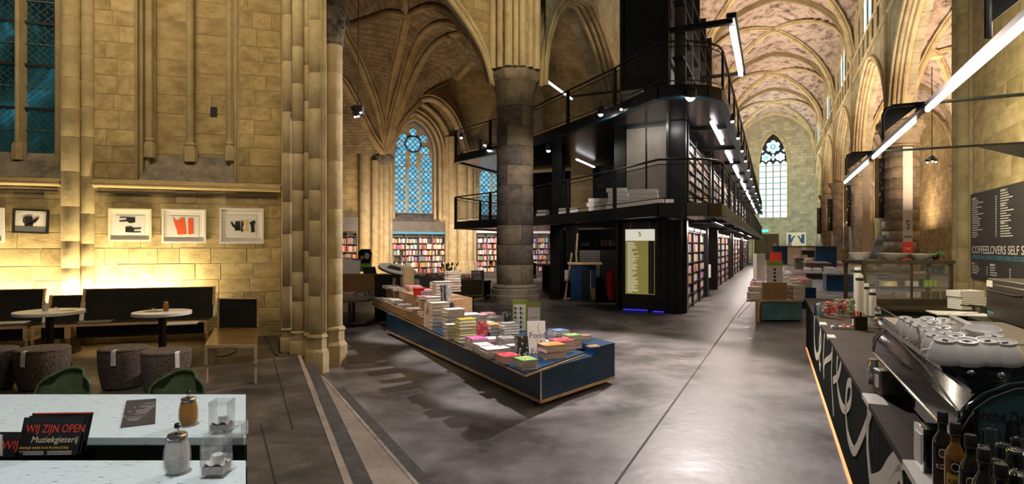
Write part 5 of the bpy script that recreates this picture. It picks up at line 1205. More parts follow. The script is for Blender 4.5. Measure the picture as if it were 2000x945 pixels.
rr = random.Random(21); cn = ['white','grey','red','blue','black','pink','orange','green','brown','cream','teal','purple']
tb('the front left white stack on the teal table', -.08, .25, [W]*3, .26,.26,.05); tb('the second left white stack on the teal table', -.05, .75, [W,W,'grey','cream',W], .28,.26,.05)
tb('the dark-spined stack right of the fibre board', 1.0, .15, ['black','brown','black','brown','black','brown'], .32,.26,.055)
tb('the brown stack touching the fibre board', .86, .55, ['brown','grey','brown','cream','brown','grey'], .3,.26,.055)
for k in range(11):
    s = 1.2+k*1.35
    for j, x in enumerate((-.05,.35,.75,1.05,1.4)):
        if j == 4 and not (1 < k < 8): continue
        c = rr.sample(cn, 3); n = rr.randint(2,5)
        side = ('left edge','left middle','middle','right middle','right wing')[j]
        tb(f'the {c[0]}-topped stack, {side}, row {["one","two","three","four","five","six","seven","eight","nine","ten","eleven"][k]} of the teal table', x, s+rr.uniform(-.2,.2), ([c[1],c[2]]*3)[:n-1]+[c[0]], .3,.34,.06, zt_ if j < 4 else .62)
p = (o0.x+.45+wv.x*1.6, o0.y+wv.y*1.6, zt_); t = thing('table_sign', 'white and green table sign on the teal book table', 'sign', (p[0],p[1],zt_+.2)); obj('backing', MB().box(-.22,.22,0,.02,0,.72), M['white'], t, smooth=None); obj('band', MB().box(-.22,.22,-.01,0,.60,.72), M['green'], t, smooth=None); obj('band', MB().box(-.22,.22,-.01,0,.0,.08), M['green'], t, smooth=None)
for k in range(4): obj('picture', MB().box(-.03,.03,-.008,0,.16+k*.1,.22+k*.1), M['inkb'], t, smooth=None)
p = (o0.x+.5+wv.x*8, o0.y+wv.y*8, zt_); t = thing('table_sign', 'red sign card on a stand far along the teal table', 'sign', (p[0],p[1],zt_)); obj('stem', MB().box(-.02,.02,0,.02,0,.75), M['steel'], t, smooth=None); obj('card', MB().box(-.22,.22,-.02,0,.75,1.1), M['redp'], t, smooth=None)
p = (o0.x-.35+wv.x*1.6, o0.y+wv.y*1.6, 0); obj('book_pillar', MB().box(-.12,.12,-.12,.12,.56,1.28), M['paper'], None, (o0.x+.02+wv.x*1.9, o0.y+wv.y*1.9, .4), 0, label='white block-shaped display pillar at the left of the teal table', cat='display stand')
# other furniture towards the arcade
def block_table(label, px, py, w_, d, h, m, books, cols=None, rot=NROT, top='greylam'):
    p = fl(px, py); t = thing('display_table', label, 'display table', (p.x,p.y,0), rot)
    obj('base', MB().box(-w_/2+.1,w_/2-.1,.1,d-.1,0,h-.06), M[m], t, smooth=None); obj('tabletop', MB().box(-w_/2,w_/2,0,d,h-.06,h), M[top], t, smooth=None)
    rr = random.Random(px); i = 0; nx = max(1, int(w_/.5))
    for k in range(nx):
        for j in range(max(1,int(d/.7))):
            if i >= books: break
            x = -w_/2+.3+k*.5; y = .35+j*.7; c = rr.sample(cn,2); q = Matrix.Rotation(rot,4,'Z')@Vector((x,y,0))
            stack(f'the {c[0]} pile, {("front","second","third","rear")[min(j,3)]} row and {("first","second","third","fourth","fifth","sixth")[min(k,5)]} from the left on {label.split(" near")[0].split(" beside")[0].split(" with")[0]}'.replace('on the ','on '), (p.x+q.x,p.y+q.y,h+.002), [c[1],c[1],c[0]], .36,.4,.08, rot, 'books on the nave tables'); i += 1
block_table('a blue-sided table with brown top near the bar counter', 1652, 569, 1.6, 2.2, .72, 'blue', 6)
block_table('a low black table with pink books beside the second column', 1630, 546, 3.2, 2.4, .35, 'black', 6)
block_table('a tall blue box table before the third column', 1614, 532, 1.5, 1.6, 1.9, 'blue', 2)
block_table('a long grey table of piles near the arcade', 1598, 538, 1.5, 5, .8, 'greylam', 6)
block_table('a grey magazine table farther down the nave', 1581, 526, 2.2, 3, .9, 'greylam', 6)
block_table('a navy block table before the end wall', 1554, 516, 4.5, 3, 1.9, 'blue', 3)
block_table('a pale rack table right of the navy block', 1574, 517, 3.5, 3, 1.9, 'ply', 3)
block_table('a brown table against the arcade near the end', 1600, 520, 3.0, 3, 1.5, 'benchw', 3)
# picture on the end wall, exit lamp, banner and screens
q = NV(3.05, EW-.1, 0); Yq = q.y
def enx(px): return (px-1512)/16.2*1.0
t = thing('wall_picture', 'white framed picture of two blue hands on the far end wall', 'picture', NV(2.75,EW-.12,3.0)-Vector((0,0,1.1)), NROT)
obj('frame', MB().box(-1.15,1.15,0,.08,0,1.75), M['cream'], t, smooth=None); 
for sg in (-1,1):
    obj('print_shape', MB().slabxz([(sg*.95,.35),(sg*.95,1.5),(sg*.6,1.5),(sg*.6,.9),(sg*.3,1.35),(sg*.1,1.3),(sg*.35,.95),(sg*.45,.6),(sg*.6,.35)], -.02, -.005), M['bluep'], t, smooth=None)
t = obj('exit_lamp', MB().box(-.6,.6,-.2,0,0,.3), mat('green_exit_glow',(.05,.5,.4),.5,emis=(.1,.9,.7),es=1.2), None, NV(-1.2,EW-.2,3.75), NROT, smooth=None, label='small green glowing exit lamp above the oak door', cat='lamp')
p = at(1773,530,23.5); t = thing('banner', 'tall white banner with a red lower panel hanging behind the bar', 'banner', (p.x,p.y,1.45), -.1)
obj('cloth', MB().box(-.19,.19,0,.01,.62,4.6), M['banner'], t, smooth=None); obj('red_panel', MB().box(-.19,.19,-.004,.012,-.2,.62), M['redp'], t, smooth=None); obj('rod', MB().bar((-.22,0,4.6),(.22,0,4.6),.03), M['steel'], t)
text('S', .55, M['inkb'], t, (0,-.01,1.15), ax='CENTER', sx=.6); text('boek', .14, M['inkb'], t, (0,-.01,.80), ax='CENTER'); text('taal', .16, M['paper'], t, (0,-.01,.30), ax='CENTER'); text('verhaal', .10, M['paper'], t, (0,-.01,.02), ax='CENTER')
p = at(1692,520,26); obj('banner', MB().box(-.16,.16,0,.02,0,5.0), M['banner'], None, (p.x,p.y,1.2), -.1, smooth=None, label='plain pale banner strip between the first and second arcade columns', cat='banner')
for k, (s, zz) in enumerate(((31.6,0),(44.3,0),(57.0,0),(69.7,0))):
    q = NV(TR+.45-.80, s-.3, 0); r_ = thing('mirror_panel', ('tall mirror strip on the nearest free column','tall mirror strip on the second column of the arcade','mirror strip on the third column of the arcade','mirror strip on the farthest column of the arcade')[k], 'mirror', (q.x,q.y,3.2), NROT+.5)
    obj('mirror', MB().box(-.35,.25,-.03,0,0,2.8), M['gloss'], r_, smooth=None); obj('edge_strip', MB().box(-.39,-.36,-.04,0,-1.5,2.9), M['chrome'], r_, smooth=None); 
    b = MB(); rr = random.Random(k)
    for j in range(9): x = rr.uniform(-.25,.15); z = .2+j*.28; b.add([(x,-.035,z),(x+.12,-.035,z+.05),(x+.05,-.035,z+.2)], [(0,1,2)])
    obj('reflection_facets', b, M['chrome'], r_, smooth=None, kind='stuff')
p = at(1820,312,17); t = thing('hanging_spot_cluster', 'black hanging spot cluster in the arch behind the bar lights', 'pendant lamp', p)
obj('cord', MB().bar((0,0,.1),(0,0,2.8),.015), M['black'], t); obj('canopy', MB().lathe([(.05,.12),(.1,.05),(.2,0)], 10), M['black'], t)
for k in range(3): a = k*2.1; obj('spot_head', MB().lathe([(.03,.06),(.06,0)], 8, (.12*math.cos(a),.12*math.sin(a),-.05)), M['black'], t); obj('lens', MB().sphere((.12*math.cos(a),.12*math.sin(a),-.06), .03, 8), M['bulb2'], t)
FAR.build('book_piles', None, (0,0,0), 0, label='distant piles of books on the tables along the nave', cat='books', kind='stuff')
for desc, px, py, cols, w_, d, th in (('the white stack behind the yellow one',918,642,[W,W,'cream',W],.22,.26,.05),('the grey and white stack at the front middle',975,696,[W,G_,W],.2,.22,.03),
    ('the cream stack between the orange and pink stacks',950,650,['cream',W,'cream'],.2,.22,.05),('the small white stack left of the tall white book',1003,690,[W,'teal',W],.16,.2,.03)):
    bmx = BOOK_MAX; BOOK_MAX = 400; stack(desc, onT(px, py), cols, w_, d, th, UA+PI); BOOK_MAX = bmx
print('BOOKS', nbook[0])

# ================================================================ cafe in the choir (left)
CF = .3
def pic_frame(label, x0, x1, z0, z1, fm, tilt=0, mount=True, draw=None):
    cxx, czz = (x0+x1)/2, (z0+z1)/2; w_, h = (x1-x0)/2, (z1-z0)/2
    p = LW.w(cxx, -.03, czz); t = link('wall_picture', None, None, p, (0, tilt, LW.ang), label=label, cat='picture')
    for a in ((-w_,w_,-h,-h+.03),(-w_,w_,h-.03,h),(-w_,-w_+.03,-h+.03,h-.03),(w_-.03,w_,-h+.03,h-.03)):
        obj('frame', MB().box(a[0],a[1],-.035,.0,a[2],a[3]), M[fm], t, smooth=None)
    obj('mount', MB().box(-w_+.03,w_-.03,-.012,-.004,-h+.03,h-.03), M['paper'], t, smooth=None)
    if mount: obj('print_sheet', MB().box(-w_*.66,w_*.66,-.016,-.012,-h*.58,h*.58), M['cream' if 0 else 'white'], t, smooth=None)
    if draw:
        for m, pts in draw: obj('print_shape', MB().slabxz([(x*w_,z*h) for x, z in pts], -.020, -.016), M[m], t, smooth=None)
    return t
def rot(pts, dx=0, dz=0, sx=1, sz=1): return [(x*sx+dx, z*sz+dz) for x, z in pts]
comb = [(-.42,.30),(-.42,.24),(-.14,.26),(-.14,.12),(-.44,.08),(-.44,.02),(-.10,.04),(-.02,-.06),(.22,-.02),(.22,.28),(-.04,.30)]
pot = [(-.10,.42),(.30,.42),(.34,-.42),(-.16,-.42),(-.12,-.05),(-.30,.10),(-.44,.38),(-.50,.34),(-.34,-.05),(-.14,-.22)]
frames = ((214,298,407,472,'cream','framed print of two black comb-like shapes, left of the red print',0,[('inkb',rot(comb,-.02,.18,1.1,1)),('inkb',rot([(-x,-z) for x,z in comb],.02,-.14,1.1,1))]),
 (318,404,408,475,'white','framed print of vermilion pot shapes on white',0,[('orangep',[(-.52,.5),(-.40,.34),(-.26,.30),(-.22,.44),(.0,.5),(.10,-.46),(-.30,-.5),(-.34,-.2),(-.44,.12)]),('orangep',[(.16,.44),(.40,.46),(.42,-.44),(.18,-.48)])]),
 (430,516,406,476,'white','framed print with black jugs and a yellow hourglass shape',0,[('inkb',rot(pot,-.24,0,.55,.62)),('inkb',[(-.02,.30),(.02,.30),(.08,.1),(.02,-.1),(.06,-.3),(-.04,-.34)]),('yellowp',[(.10,.30),(.28,.30),(.20,.0),(.28,-.30),(.10,-.30),(.17,.0)]),('inkb',[(.34,.2),(.56,.34),(.62,.2),(.56,.1),(.58,-.34),(.42,-.36),(.40,.0)])]))
for pa, pb, pt, pbm, fm, lab, tl_, dr in frames:
    x0, z1 = LW.hit(pa,pt); x1, z0 = LW.hit(pb,pbm); pic_frame(lab, x0, x1, z0, z1, fm, tl_, True, dr)
x0, z1 = LW.hit(28,408); x1, z0 = LW.hit(98,456)
pic_frame('black-framed print of a black coffee pot, hanging crooked by the pilaster', x0, x1, z0, z1, 'inkb', .035, False, [('inkb',rot([(-x,z) for x, z in pot],-.02,.0,.95,.95)),('inkb',[(-.42,.30),(-.30,.36),(-.26,.30),(-.36,.22),(-.36,-.06),(-.26,-.14),(-.3,-.2),(-.44,-.08)])])
x0, z1 = LW.hit(-72,405); x1, z0 = LW.hit(12,474)
pic_frame('white framed print cut off by the left edge of the view', x0, x1, z0, z1, 'white', 0, True, [('inkb',[(.3,-.4),(.55,-.3),(.5,-.1),(.35,-.2)])])

def bench(label, px0, px1, y0=-.52, ht=1.22, sd=.48, lift=0, ends=(1,1), lean=.10):
    x0, x1 = X(px0,y0), X(px1,y0); W_ = x1-x0; t = thing('bench', label, 'bench', LW.w(x0,y0,CF), LW.ang)
    sz = .45; bh = ht-CF
    obj('seat', MB().box(0,W_,-sd,.0,sz-.03,sz), M['benchw'], t, smooth=None)
    obj('seat_edge', MB().box(0,W_,-sd-.012,-sd,sz-.035,sz), M['ply'], t, smooth=None)
    obj('seat_apron', MB().box(.05,W_-.05,-sd+.1,-sd+.13,sz-.22,sz-.03), M['black'], t, smooth=None)
    b = MB().add([(0,0,sz-.0),(W_,0,sz),(W_,lean,bh),(0,lean,bh),(0,.03,sz),(W_,.03,sz),(W_,lean+.03,bh),(0,lean+.03,bh)],[(0,1,2,3),(7,6,5,4),(0,4,5,1),(1,5,6,2),(2,6,7,3),(3,7,4,0)])
    obj('backrest', b, M['benchw'], t, smooth=None)
    obj('backrest_edge', MB().bar((0,lean+.012,bh+.004),(W_,lean+.012,bh+.004),.034,.01), M['ply'], t, smooth=None)
    for k, x in enumerate((0, W_)):
        if not ends[k]: continue
        s_ = -1 if k == 0 else 1
        obj('side_edge', MB().bar((x+s_*.012,lean*.35-.02,sz+.18),(x+s_*.012,lean-.02,bh+.012),.03,.05), M['ply'], t, smooth=None)
        obj('bracket', MB().bar((x+s_*.03,-.03,sz),(x+s_*.03,lean*.4,sz+.28),.03,.015), M['white'], t, smooth=None)
        obj('leg', MB().add([(x+.03*s_,-sd,sz-.2),(x,-sd,sz-.2),(x-.0,-sd+.05,0),(x+.03*s_,-sd+.05,0),(x+.03*s_,-.05,sz-.2),(x,-.05,sz-.2),(x,-.08,0),(x+.03*s_,-.08,0)],[(0,1,2,3),(7,6,5,4),(0,4,5,1),(1,5,6,2),(2,6,7,3),(3,7,4,0)]), M['benchw'], t, smooth=None)
        obj('leg_edge', MB().bar((x+.015*s_,-sd-.012,sz-.20),(x+.015*s_,-sd+.04,0),.04,.02), M['ply'], t, smooth=None)
        obj('side_edge', MB().box(x-.02,x+.02,-sd-.02,-sd+.0,sz-.2,sz), M['ply'], t, smooth=None)
    return t
bench('long dark wooden bench with high back under the three prints', 163, 415)
bench('dark wooden bench running off the left edge of the view', -70, 82, ht=1.235)
bench('short dark bench between the two long ones behind the left table', 97, 158, ht=1.13)
# bench standing end-on at the right
p0 = fl(400,749,CF); p1 = fl(499,750,CF); t = thing('bench', 'brown polished bench with black back standing end-on by the pier', 'bench', (p0.x,p0.y,CF), .02)
W_ = (p1-p0).length; D_ = 1.38; sh_ = -.02
SH = Matrix(((1,-.42,0,0),(0,1,0,0),(0,0,1,0),(0,0,0,1)))      # the bench recedes at a slant
obj('seat', MB().box(0,W_,0,D_,.42,.45,0,SH), M['benchseat'], t, smooth=None); obj('seat_edge', MB().box(0,W_,-.012,0,.415,.452,0,SH), M['ply'], t, smooth=None)
for x in (.0, W_-.03):
    obj('leg', MB().box(x,x+.03,0,.07,0,.42,0,SH), M['ply'], t, smooth=None); obj('side_edge', MB().box(x-.004,x+.034,-.02,.02,.22,.43,0,SH), M['ply'], t, smooth=None)
    obj('leg', MB().box(x,x+.03,D_-.1,D_-.03,0,.42,0,SH), M['ply'], t, smooth=None)
obj('backrest', MB().box(.06,W_,D_,D_+.03,.40,.85,0,SH), M['black'], t, smooth=None); obj('backrest_edge', MB().box(.06,W_,D_-.01,D_+.035,.85,.862,0,SH), M['ply'], t, smooth=None)
for x in (.05, W_): obj('side_edge', MB().box(x-.015,x+.015,D_-.01,D_+.035,.46,.87,0,SH), M['ply'], t, smooth=None)
# seat pads and folded menus on the benches
for lab, px, py, w_, m in (('grey folded blanket pad on the long bench, left end',187,630,.42,'greylam'),('pale pad on the long bench right of the round table',357,633,.40,'strap'),('pale pad on the left-hand bench near its end',15,632,.5,'strap')):
    p = fl(px,py,CF+.45); obj('seat_pad', MB().box(-w_/2,w_/2,-.13,.13,0,.022), M[m], None, (p.x,p.y,CF+.452), LW.ang+.1, bevel=.006, label=lab, cat='seat pad')
def cafe_table(label, px, py, r):
    p = fl(px, py, 1.04); t = thing('round_table', label, 'table', (p.x,p.y,CF))
    h = 1.04-CF
    obj('tabletop', MB().lathe([(r-.006,h-.045),(r,h-.04),(r,h-.004),(r-.004,h)], 40), M['white'], t)
    obj('pedestal', MB().lathe([(.045,.02),(.045,h-.045)], 16), M['black'], t); obj('base', MB().lathe([(.24,0),(.24,.012),(.05,.03)], 28), M['black'], t)
    return p
def shaker(label, p, h, m, sc=1, group=None):
    """fluted glass sugar pourer with a chrome lid"""
    t = thing('sugar_shaker', label, 'sugar pourer', p); r = .042*sc; n = 24
    def flute(prof, k):
        b = MB(); vs = []
        for rr_, z in prof: vs += [((rr_*(1+k*math.cos(12*a)))*math.cos(a),(rr_*(1+k*math.cos(12*a)))*math.sin(a),z) for a in [2*PI*i/48 for i in range(48)]]
        fs = [(i*48+j,i*48+(j+1)%48,(i+1)*48+(j+1)%48,(i+1)*48+j) for i in range(len(prof)-1) for j in range(48)]+[tuple(reversed(range(48)))]
        return b.add(vs, fs)
    pr = [(r*.72,0),(r*.95,h*.12),(r,h*.3),(r*.95,h*.5),(r*.8,h*.66),(r*.68,h*.72)]
    obj('glass_body', flute(pr, .035), M['glass'], t)
    obj('sugar', flute([(q*.88,z+.006) for q, z in pr[:5]], .03).lathe([(r*.68,h*.655),(.001,h*.66)], 16, cap=False), M[m], t)
    obj('lid', MB().lathe([(r*.72,h*.70),(r*.78,h*.715),(r*.78,h*.76),(r*.7,h*.80),(r*.35,h*.83),(r*.16,h*.84)], 20), M['chrome'], t)
    obj('spout', MB().tube([(0,0,h*.82),(0,0,h*.93),(r*.1,-.0,h)], r*.15, 8), M['chrome'], t)
    if sc > .9: obj('spout_cap', MB().lathe([(r*.12,h*.9),(r*.24,h*.93),(r*.2,h*1.0),(r*.05,h*1.02)], 10), M['black'], t)
    return t
p = cafe_table('white round cafe table in front of the long bench', 317, 608, .345)
Z_ = 1.041
shaker('brown sugar pourer on the right-hand round table', (p.x+.06,p.y-.02,Z_), .155, 'brownsugar', .85)
def tumbler(label, p, r=.035, h=.05, cat='glass', m='glass'): return obj('tumbler', MB().lathe([(r*.85,0),(r,.004),(r,h),(r-.003,h),(r-.004,.012),(.001,.01)], 16, cap=False).lathe([(.001,0),(r*.85,0)], 16, cap=False), M[m], None, p, label=label, cat=cat)
tumbler('low candle glass on the right-hand round table', (p.x-.09,p.y-.04,Z_))
obj('menu_card', MB().box(-.10,.10,-.07,.07,0,.003), M['osb'], None, (p.x-.11,p.y-.0,Z_), .1, smooth=None, label='brown menu card under the candle glass on the round table', cat='menu')
p = cafe_table('white round cafe table at the left in front of the short bench', 97, 607, .385)
shaker('white sugar pourer on the left-hand round table', (p.x-.02,p.y-.05,Z_), .13, 'sugar', .85)
tumbler('low candle glass on the left-hand round table', (p.x+.10,p.y-.02,Z_))
obj('menu_card', MB().box(-.08,.08,-.035,.035,0,.003), M['osb'], None, (p.x+.22,p.y+.02,Z_), .2, smooth=None, label='small brown card on the left-hand round table', cat='menu')
# felt stools
def stool(label, px, py, r, strap=None, dark=False):
    p = fl(px, py, CF+.45); t = thing('felt_stool', label, 'stool', (p.x,p.y,CF)); m = 'felt'
    prof = [(r*.80,.02),(r*.86,.08),(r*.95,.22),(r*.985,.34),(r*.985,.42),(r*.96,.442)]
    obj('body', MB().lathe(prof, 36), M[m], t); obj('seat_pad', MB().lathe([(r*.97,.435),(r*.975,.445),(r*.93,.455),(.001,.46)], 36, cap=False), M[m], t)
    obj('piping', MB().tube([(r*.975*math.cos(2*PI*k/36), r*.975*math.sin(2*PI*k/36), .438) for k in range(36)], .006, 6, closed=True), M['felt'], t)
    obj('foot', MB().lathe([(r*.76,0),(r*.76,.03)], 28), M['black'], t)
    if strap is not None:
        a = strap; q = Matrix.Rotation(a,4,'Z')
        pts = [(.02,-r*.9,.462),(.0,-r*1.0,.45),(0,-r*1.03,.40),(0,-r*1.05,.29)]
        b = MB()
        for i in range(3):
            A_, B_ = Vector(pts[i]), Vector(pts[i+1]); w2 = Vector((.022,0,0))
            b.add([A_-w2,A_+w2,B_+w2,B_-w2,A_-w2+Vector((0,-.006,0)),A_+w2+Vector((0,-.006,0)),B_+w2+Vector((0,-.006,0)),B_-w2+Vector((0,-.006,0))],[(0,1,2,3),(7,6,5,4),(0,4,5,1),(1,5,6,2),(2,6,7,3),(3,7,4,0)],0,q)
        obj('pull_strap', b, M['strap'], t, smooth=None)
stool('brown felt barrel stool in the middle, white strap on its front', 240, 678, .243, .25)
stool('brown felt barrel stool whose white strap hangs at its right side', 325, 684, .245, .95)
stool('brown felt barrel stool in front of the left round table', 83, 679, .262, .05)
stool('dark felt stool cut off by the left edge of the view', -18, 681, .25, .35)
# green shell chairs
def shell_chair(label, px, py):
    p = fl(px, py, CF+.82); t = thing('shell_chair', label, 'chair', (p.x,p.y-.0,CF), 0)
    n, m_ = 16, 14; vs = []
    def prof(v):           # side profile: from seat front (v=0) over the seat to the top of the back (v=1)
        if v < .45: u = v/.45; return (-.42+.36*u, .46-.03*math.sin(u*PI*.8))
        u = (v-.45)/.55; return (-.06+.07*u+.03*math.sin(u*PI/2), .445+.375*u)
    for side in (0, 1):
        for i in range(m_+1):
            v = i/m_; y, z = prof(v)
            hw = .165+.012*math.sin(v*PI)
            if v > .72: q = (v-.72)/.28; hw *= math.sqrt(max(0.02, 1-(q**2.4)*.62))
            if v < .12: hw *= .86+.14*v/.12
            for k in range(n+1):
                u = -1+2*k/n; x = hw*u; curl = .07*abs(u)**3
                zz = z+(curl if v < .5 else curl*.2); yy = y-(curl*.9 if v >= .45 else 0)
                if v > .85: zz -= .05*abs(u)**2.5*((v-.85)/.15)
                vs.append((x, yy+(.014 if side and v > .4 else 0), zz-(.014 if side else 0)))
    K = (m_+1)*(n+1); fs = []
    for s_ in (0,1):
        for i in range(m_):
            for k in range(n): a = s_*K+i*(n+1)+k; f = (a,a+1,a+n+2,a+n+1); fs.append(f if not s_ else f[::-1])
    rim = [k for k in range(n+1)]+[i*(n+1)+n for i in range(1,m_+1)]+[m_*(n+1)+k for k in range(n-1,-1,-1)]+[i*(n+1) for i in range(m_-1,0,-1)]
    fs += [(rim[i], rim[(i+1)%len(rim)], rim[(i+1)%len(rim)]+K, rim[i]+K) for i in range(len(rim))]
    obj('shell', MB().add(vs, fs), M['leather'], t, smooth=60)
    obj('piping', MB().tube([Vector(vs[i])+Vector((0,0,.004)) for i in rim], .009, 6, closed=True), M['leather'], t)
    for sx_ in (-1,1):
        for y0_, y1_ in ((-.35,-.40),(-.1,.0)): obj('leg', MB().tube([(sx_*.12,y0_,.43),(sx_*.20,y1_,0)], .01, 8), M['chrome'], t)
shell_chair('green leather shell chair at the white table, left one', 137, 722); shell_chair('green leather shell chair at the white table, near the sugar pourers', 355, 726)
# white table of boards
zT = 1.05
t = thing('white_table', 'long white flecked board table with a dark slot in the foreground', 'table', (-2.2,2.3,CF))
def tpt(x, Y): return (x+2.2, Y-2.3)
Ya, Yb, Yc, Yd = .85*F_PX/(770-480), .85*F_PX/(854.5-480), .85*F_PX/(899-480), 1.55
xe = lambda Y: -(520/F_PX)*Y
for Y0, Y1 in ((Ya,Yb),(Yc,Yd)):
    obj('board', MB().prism([tpt(-4.2,Y0),tpt(xe(Y0),Y0),tpt(xe(Y1),Y1),tpt(-4.2,Y1)], zT-.032-CF, zT-CF), M['table'], t, smooth=None)
obj('slot_floor', MB().prism([tpt(-4.2,Yb),tpt(xe(Yb),Yb),tpt(xe(Yc),Yc),tpt(-4.2,Yc)], zT-.11-CF, zT-.10-CF), M['cpanel'], t, smooth=None)
for Y0 in (Yb, Yc): obj('slot_side', MB().prism([tpt(-4.2,Y0-.012),tpt(xe(Y0),Y0-.012),tpt(xe(Y0),Y0+.012),tpt(-4.2,Y0+.012)], zT-.11-CF, zT-.033-CF), M['cpanel'], t, smooth=None)
for x, y in ((-1.6,2.9),(-3.9,2.9),(-1.3,1.75),(-3.9,1.75)): obj('leg', MB().box(x+2.2-.03,x+2.2+.03,y-2.3-.03,y-2.3+.03,0,zT-.032-CF), M['black'], t, smooth=None)
def onw(px, py): p = fl(px, py, zT); return (p.x, p.y, zT+.001)
shaker('brown sugar pourer standing on the white table', onw(368,831), .165, 'brownsugar')
shaker('white sugar pourer with black spout tip on the near white board', onw(346,924), .185, 'sugar', 1.08)
def candle_vase(label, px, py, w_, h):
    q = onw(px,py); t = thing('candle_vase', label, 'candle holder', q, .06); o_, i_ = w_/2, w_/2-.004
    for x0_,x1_,y0_,y1_ in ((-o_,o_,-o_,-i_),(-o_,o_,i_,o_),(-o_,-i_,-i_,i_),(i_,o_,-i_,i_)): obj('glass_wall', MB().box(x0_,x1_,y0_,y1_,0,h), M['glass'], t, smooth=None)
    obj('glass_bottom', MB().box(-i_,i_,-i_,i_,0,.012), M['glass'], t, smooth=None)
    n = 8; vs = [(-i_+.001+(2*i_-.002)*i/n, -i_+.001+(2*i_-.002)*j/n, .045+.006*math.sin(i*1.3+j)+.004*math.cos(j*1.7)) for i in range(n+1) for j in range(n+1)]
    b = MB().add(vs, [(i*(n+1)+j,(i+1)*(n+1)+j,(i+1)*(n+1)+j+1,i*(n+1)+j+1) for i in range(n) for j in range(n)]); b.box(-i_+.001,i_-.001,-i_+.001,i_-.001,.013,.040)
    obj('salt', b, M['sugar'], t)
    obj('tealight', MB().lathe([(.020,.043),(.020,.075),(.018,.077),(.001,.073)], 20, (.005,0,0), cap=False), M['white'], t); obj('wick', MB().bar((.005,0,.073),(.007,0,.081),.0015), M['black'], t)
candle_vase('tall square glass vase with salt and tealight, nearer one', 423, 927, .082, .15); candle_vase('tall square glass vase with salt and tealight, farther one', 434, 843, .085, .145)
q = onw(463,852); tt = thing('glass_dish', 'low empty square glass dish at the right end of the far board', 'glass dish', q, .05)
for a in ((-.035,.035,-.035,-.031),(-.035,.035,.031,.035),(-.035,-.031,-.031,.031),(.031,.035,-.031,.031),(-.031,.031,-.031,.031)): obj('glass_wall', MB().box(*a,0,.06 if a != (-.031,.031,-.031,.031) else .008), M['glass'], tt, smooth=None)
# menu card, printed side up
c4 = [onw(*q)[:2] for q in ((247,783),(305,779),(303,828),(235,836))]; o_ = c4[0]
ux, uy = (Vector(c4[1])-Vector(c4[0])), (Vector(c4[3])-Vector(c4[0])); cc = sum((Vector(c) for c in c4), Vector((0,0)))/4; an = math.atan2(ux.y, ux.x)
t = thing('menu_card', 'dark brown drinks menu lying on the white table', 'menu', (cc.x,cc.y,zT+.0015), an)
def loc2(p): d = Vector(p)-cc; return (d.x*math.cos(an)+d.y*math.sin(an), -d.x*math.sin(an)+d.y*math.cos(an))
L4 = [loc2(c) for c in c4]; obj('card', MB().prism(L4, 0, .0015), M['board'], t, smooth=None)
w_ = ux.length; h_ = uy.length
for s_, sz, x, y in (('royalbar',.020,.0,.30),('COFFEELOVERS SELF SERVICE',.0085,-.0,-.17)): text(s_, sz, M['chalk'], t, (x, y*h_+(.0), .002), (0,0,PI), .0001, ax='CENTER')
rr = random.Random(2)
for k in range(15):
    y = h_*(.20-.036*k)
    if -.22*h_ < y < -.12*h_: continue
    l = rr.uniform(.3,.8)*w_*.55; obj('text_line', MB().box(-.02*w_+.25*w_-l+.06*w_*0, .30*w_, y, y+.0022, .0016, .0022), M['chalk'], t, smooth=None)
for k in range(4): obj('price', MB().box(-.36*w_,-.30*w_, h_*(.15-.14*k), h_*(.15-.14*k)+.006, .0016, .0022), M['chalk'], t, smooth=None)
# flyers in the slot
def flyer(label, px, py, w_, h, yaw, lean, full, Y=2.36):
    p = at(px, py, Y); t = link('flyer', None, None, p, label=label, cat='flyer')
    t.rotation_euler = (-lean, 0, yaw)
    k = .022
    obj('sheet', MB().slabxz([(0,0),(w_,0),(w_+k,h),(k*.6,h)], 0, .0025), M['inkb'], t, smooth=None)
    if full:
        text('WIJ ZIJN OPEN', .047, M['redp'], t, (.026,-.001,h*.60), sx=.78, shear=.12, extrude=.0004)
        text('Muziekgieterij', .036, M['cream'], t, (.052,-.001,h*.34), sx=.95, shear=.2, extrude=.0004)
        text('EINDELIJK HERRIE IN DE MUZIEKGIETERIJ', .0135, M['yellowp'], t, (.008,-.001,h*.17), sx=.82, shear=.1, extrude=.0003)
        for i in range(3):
            for j in range(2): obj('text_line', MB().box(.01+j*.115,.11+j*.115,-.001,0,h*.10-i*.006,h*.10-i*.006+.002), M['chalk'], t, smooth=None)
    return t
flyer('front black flyer reading WIJ ZIJN OPEN in the table slot', 32, 890, .245, .155, .03, .15, True)
flyer('second black flyer just behind the WIJ ZIJN OPEN one', 44, 887, .245, .158, -.02, .12, False, 2.385)
o = flyer('rearmost flyer with an orange edge in the table slot', 50, 884, .245, .165, .05, .12, False, 2.41); obj('orange_edge', MB().box(.02,.26,-.001,.003,.160,.165), M['orangep'], o, smooth=None)
o = flyer('black flyer at the left edge with red letters', -18, 892, .10, .10, 0, .1, False, 2.33); text('WIJ', .05, M['redp'], o, (.04,-.001,.03), sx=.9, shear=.12, extrude=.0004)
p = at(-6,890,2.30); obj('card_holder', MB().box(-.02,.02,-.004,.004,0,.085), M['white'], None, p, smooth=None, label='white card edge at the far left of the table slot', cat='card')
# cable on the floor
p = [fl(*q, CF+.008) for q in ((500,652),(515,655),(524,665),(530,680),(536,690),(542,694))]
obj('cable', MB().tube(crs(p,5), .012, 6), M['black'], None, label='black cable on the choir floor beside the stone pier', cat='cable')
p = [fl(*q, CF+.008) for q in ((420,692),(430,696),(450,692),(462,684),(455,678),(440,680))]
obj('cable', MB().tube(crs(p,5), .008, 6), M['black'], None, label='thin black cable under the end-on bench', cat='cable')

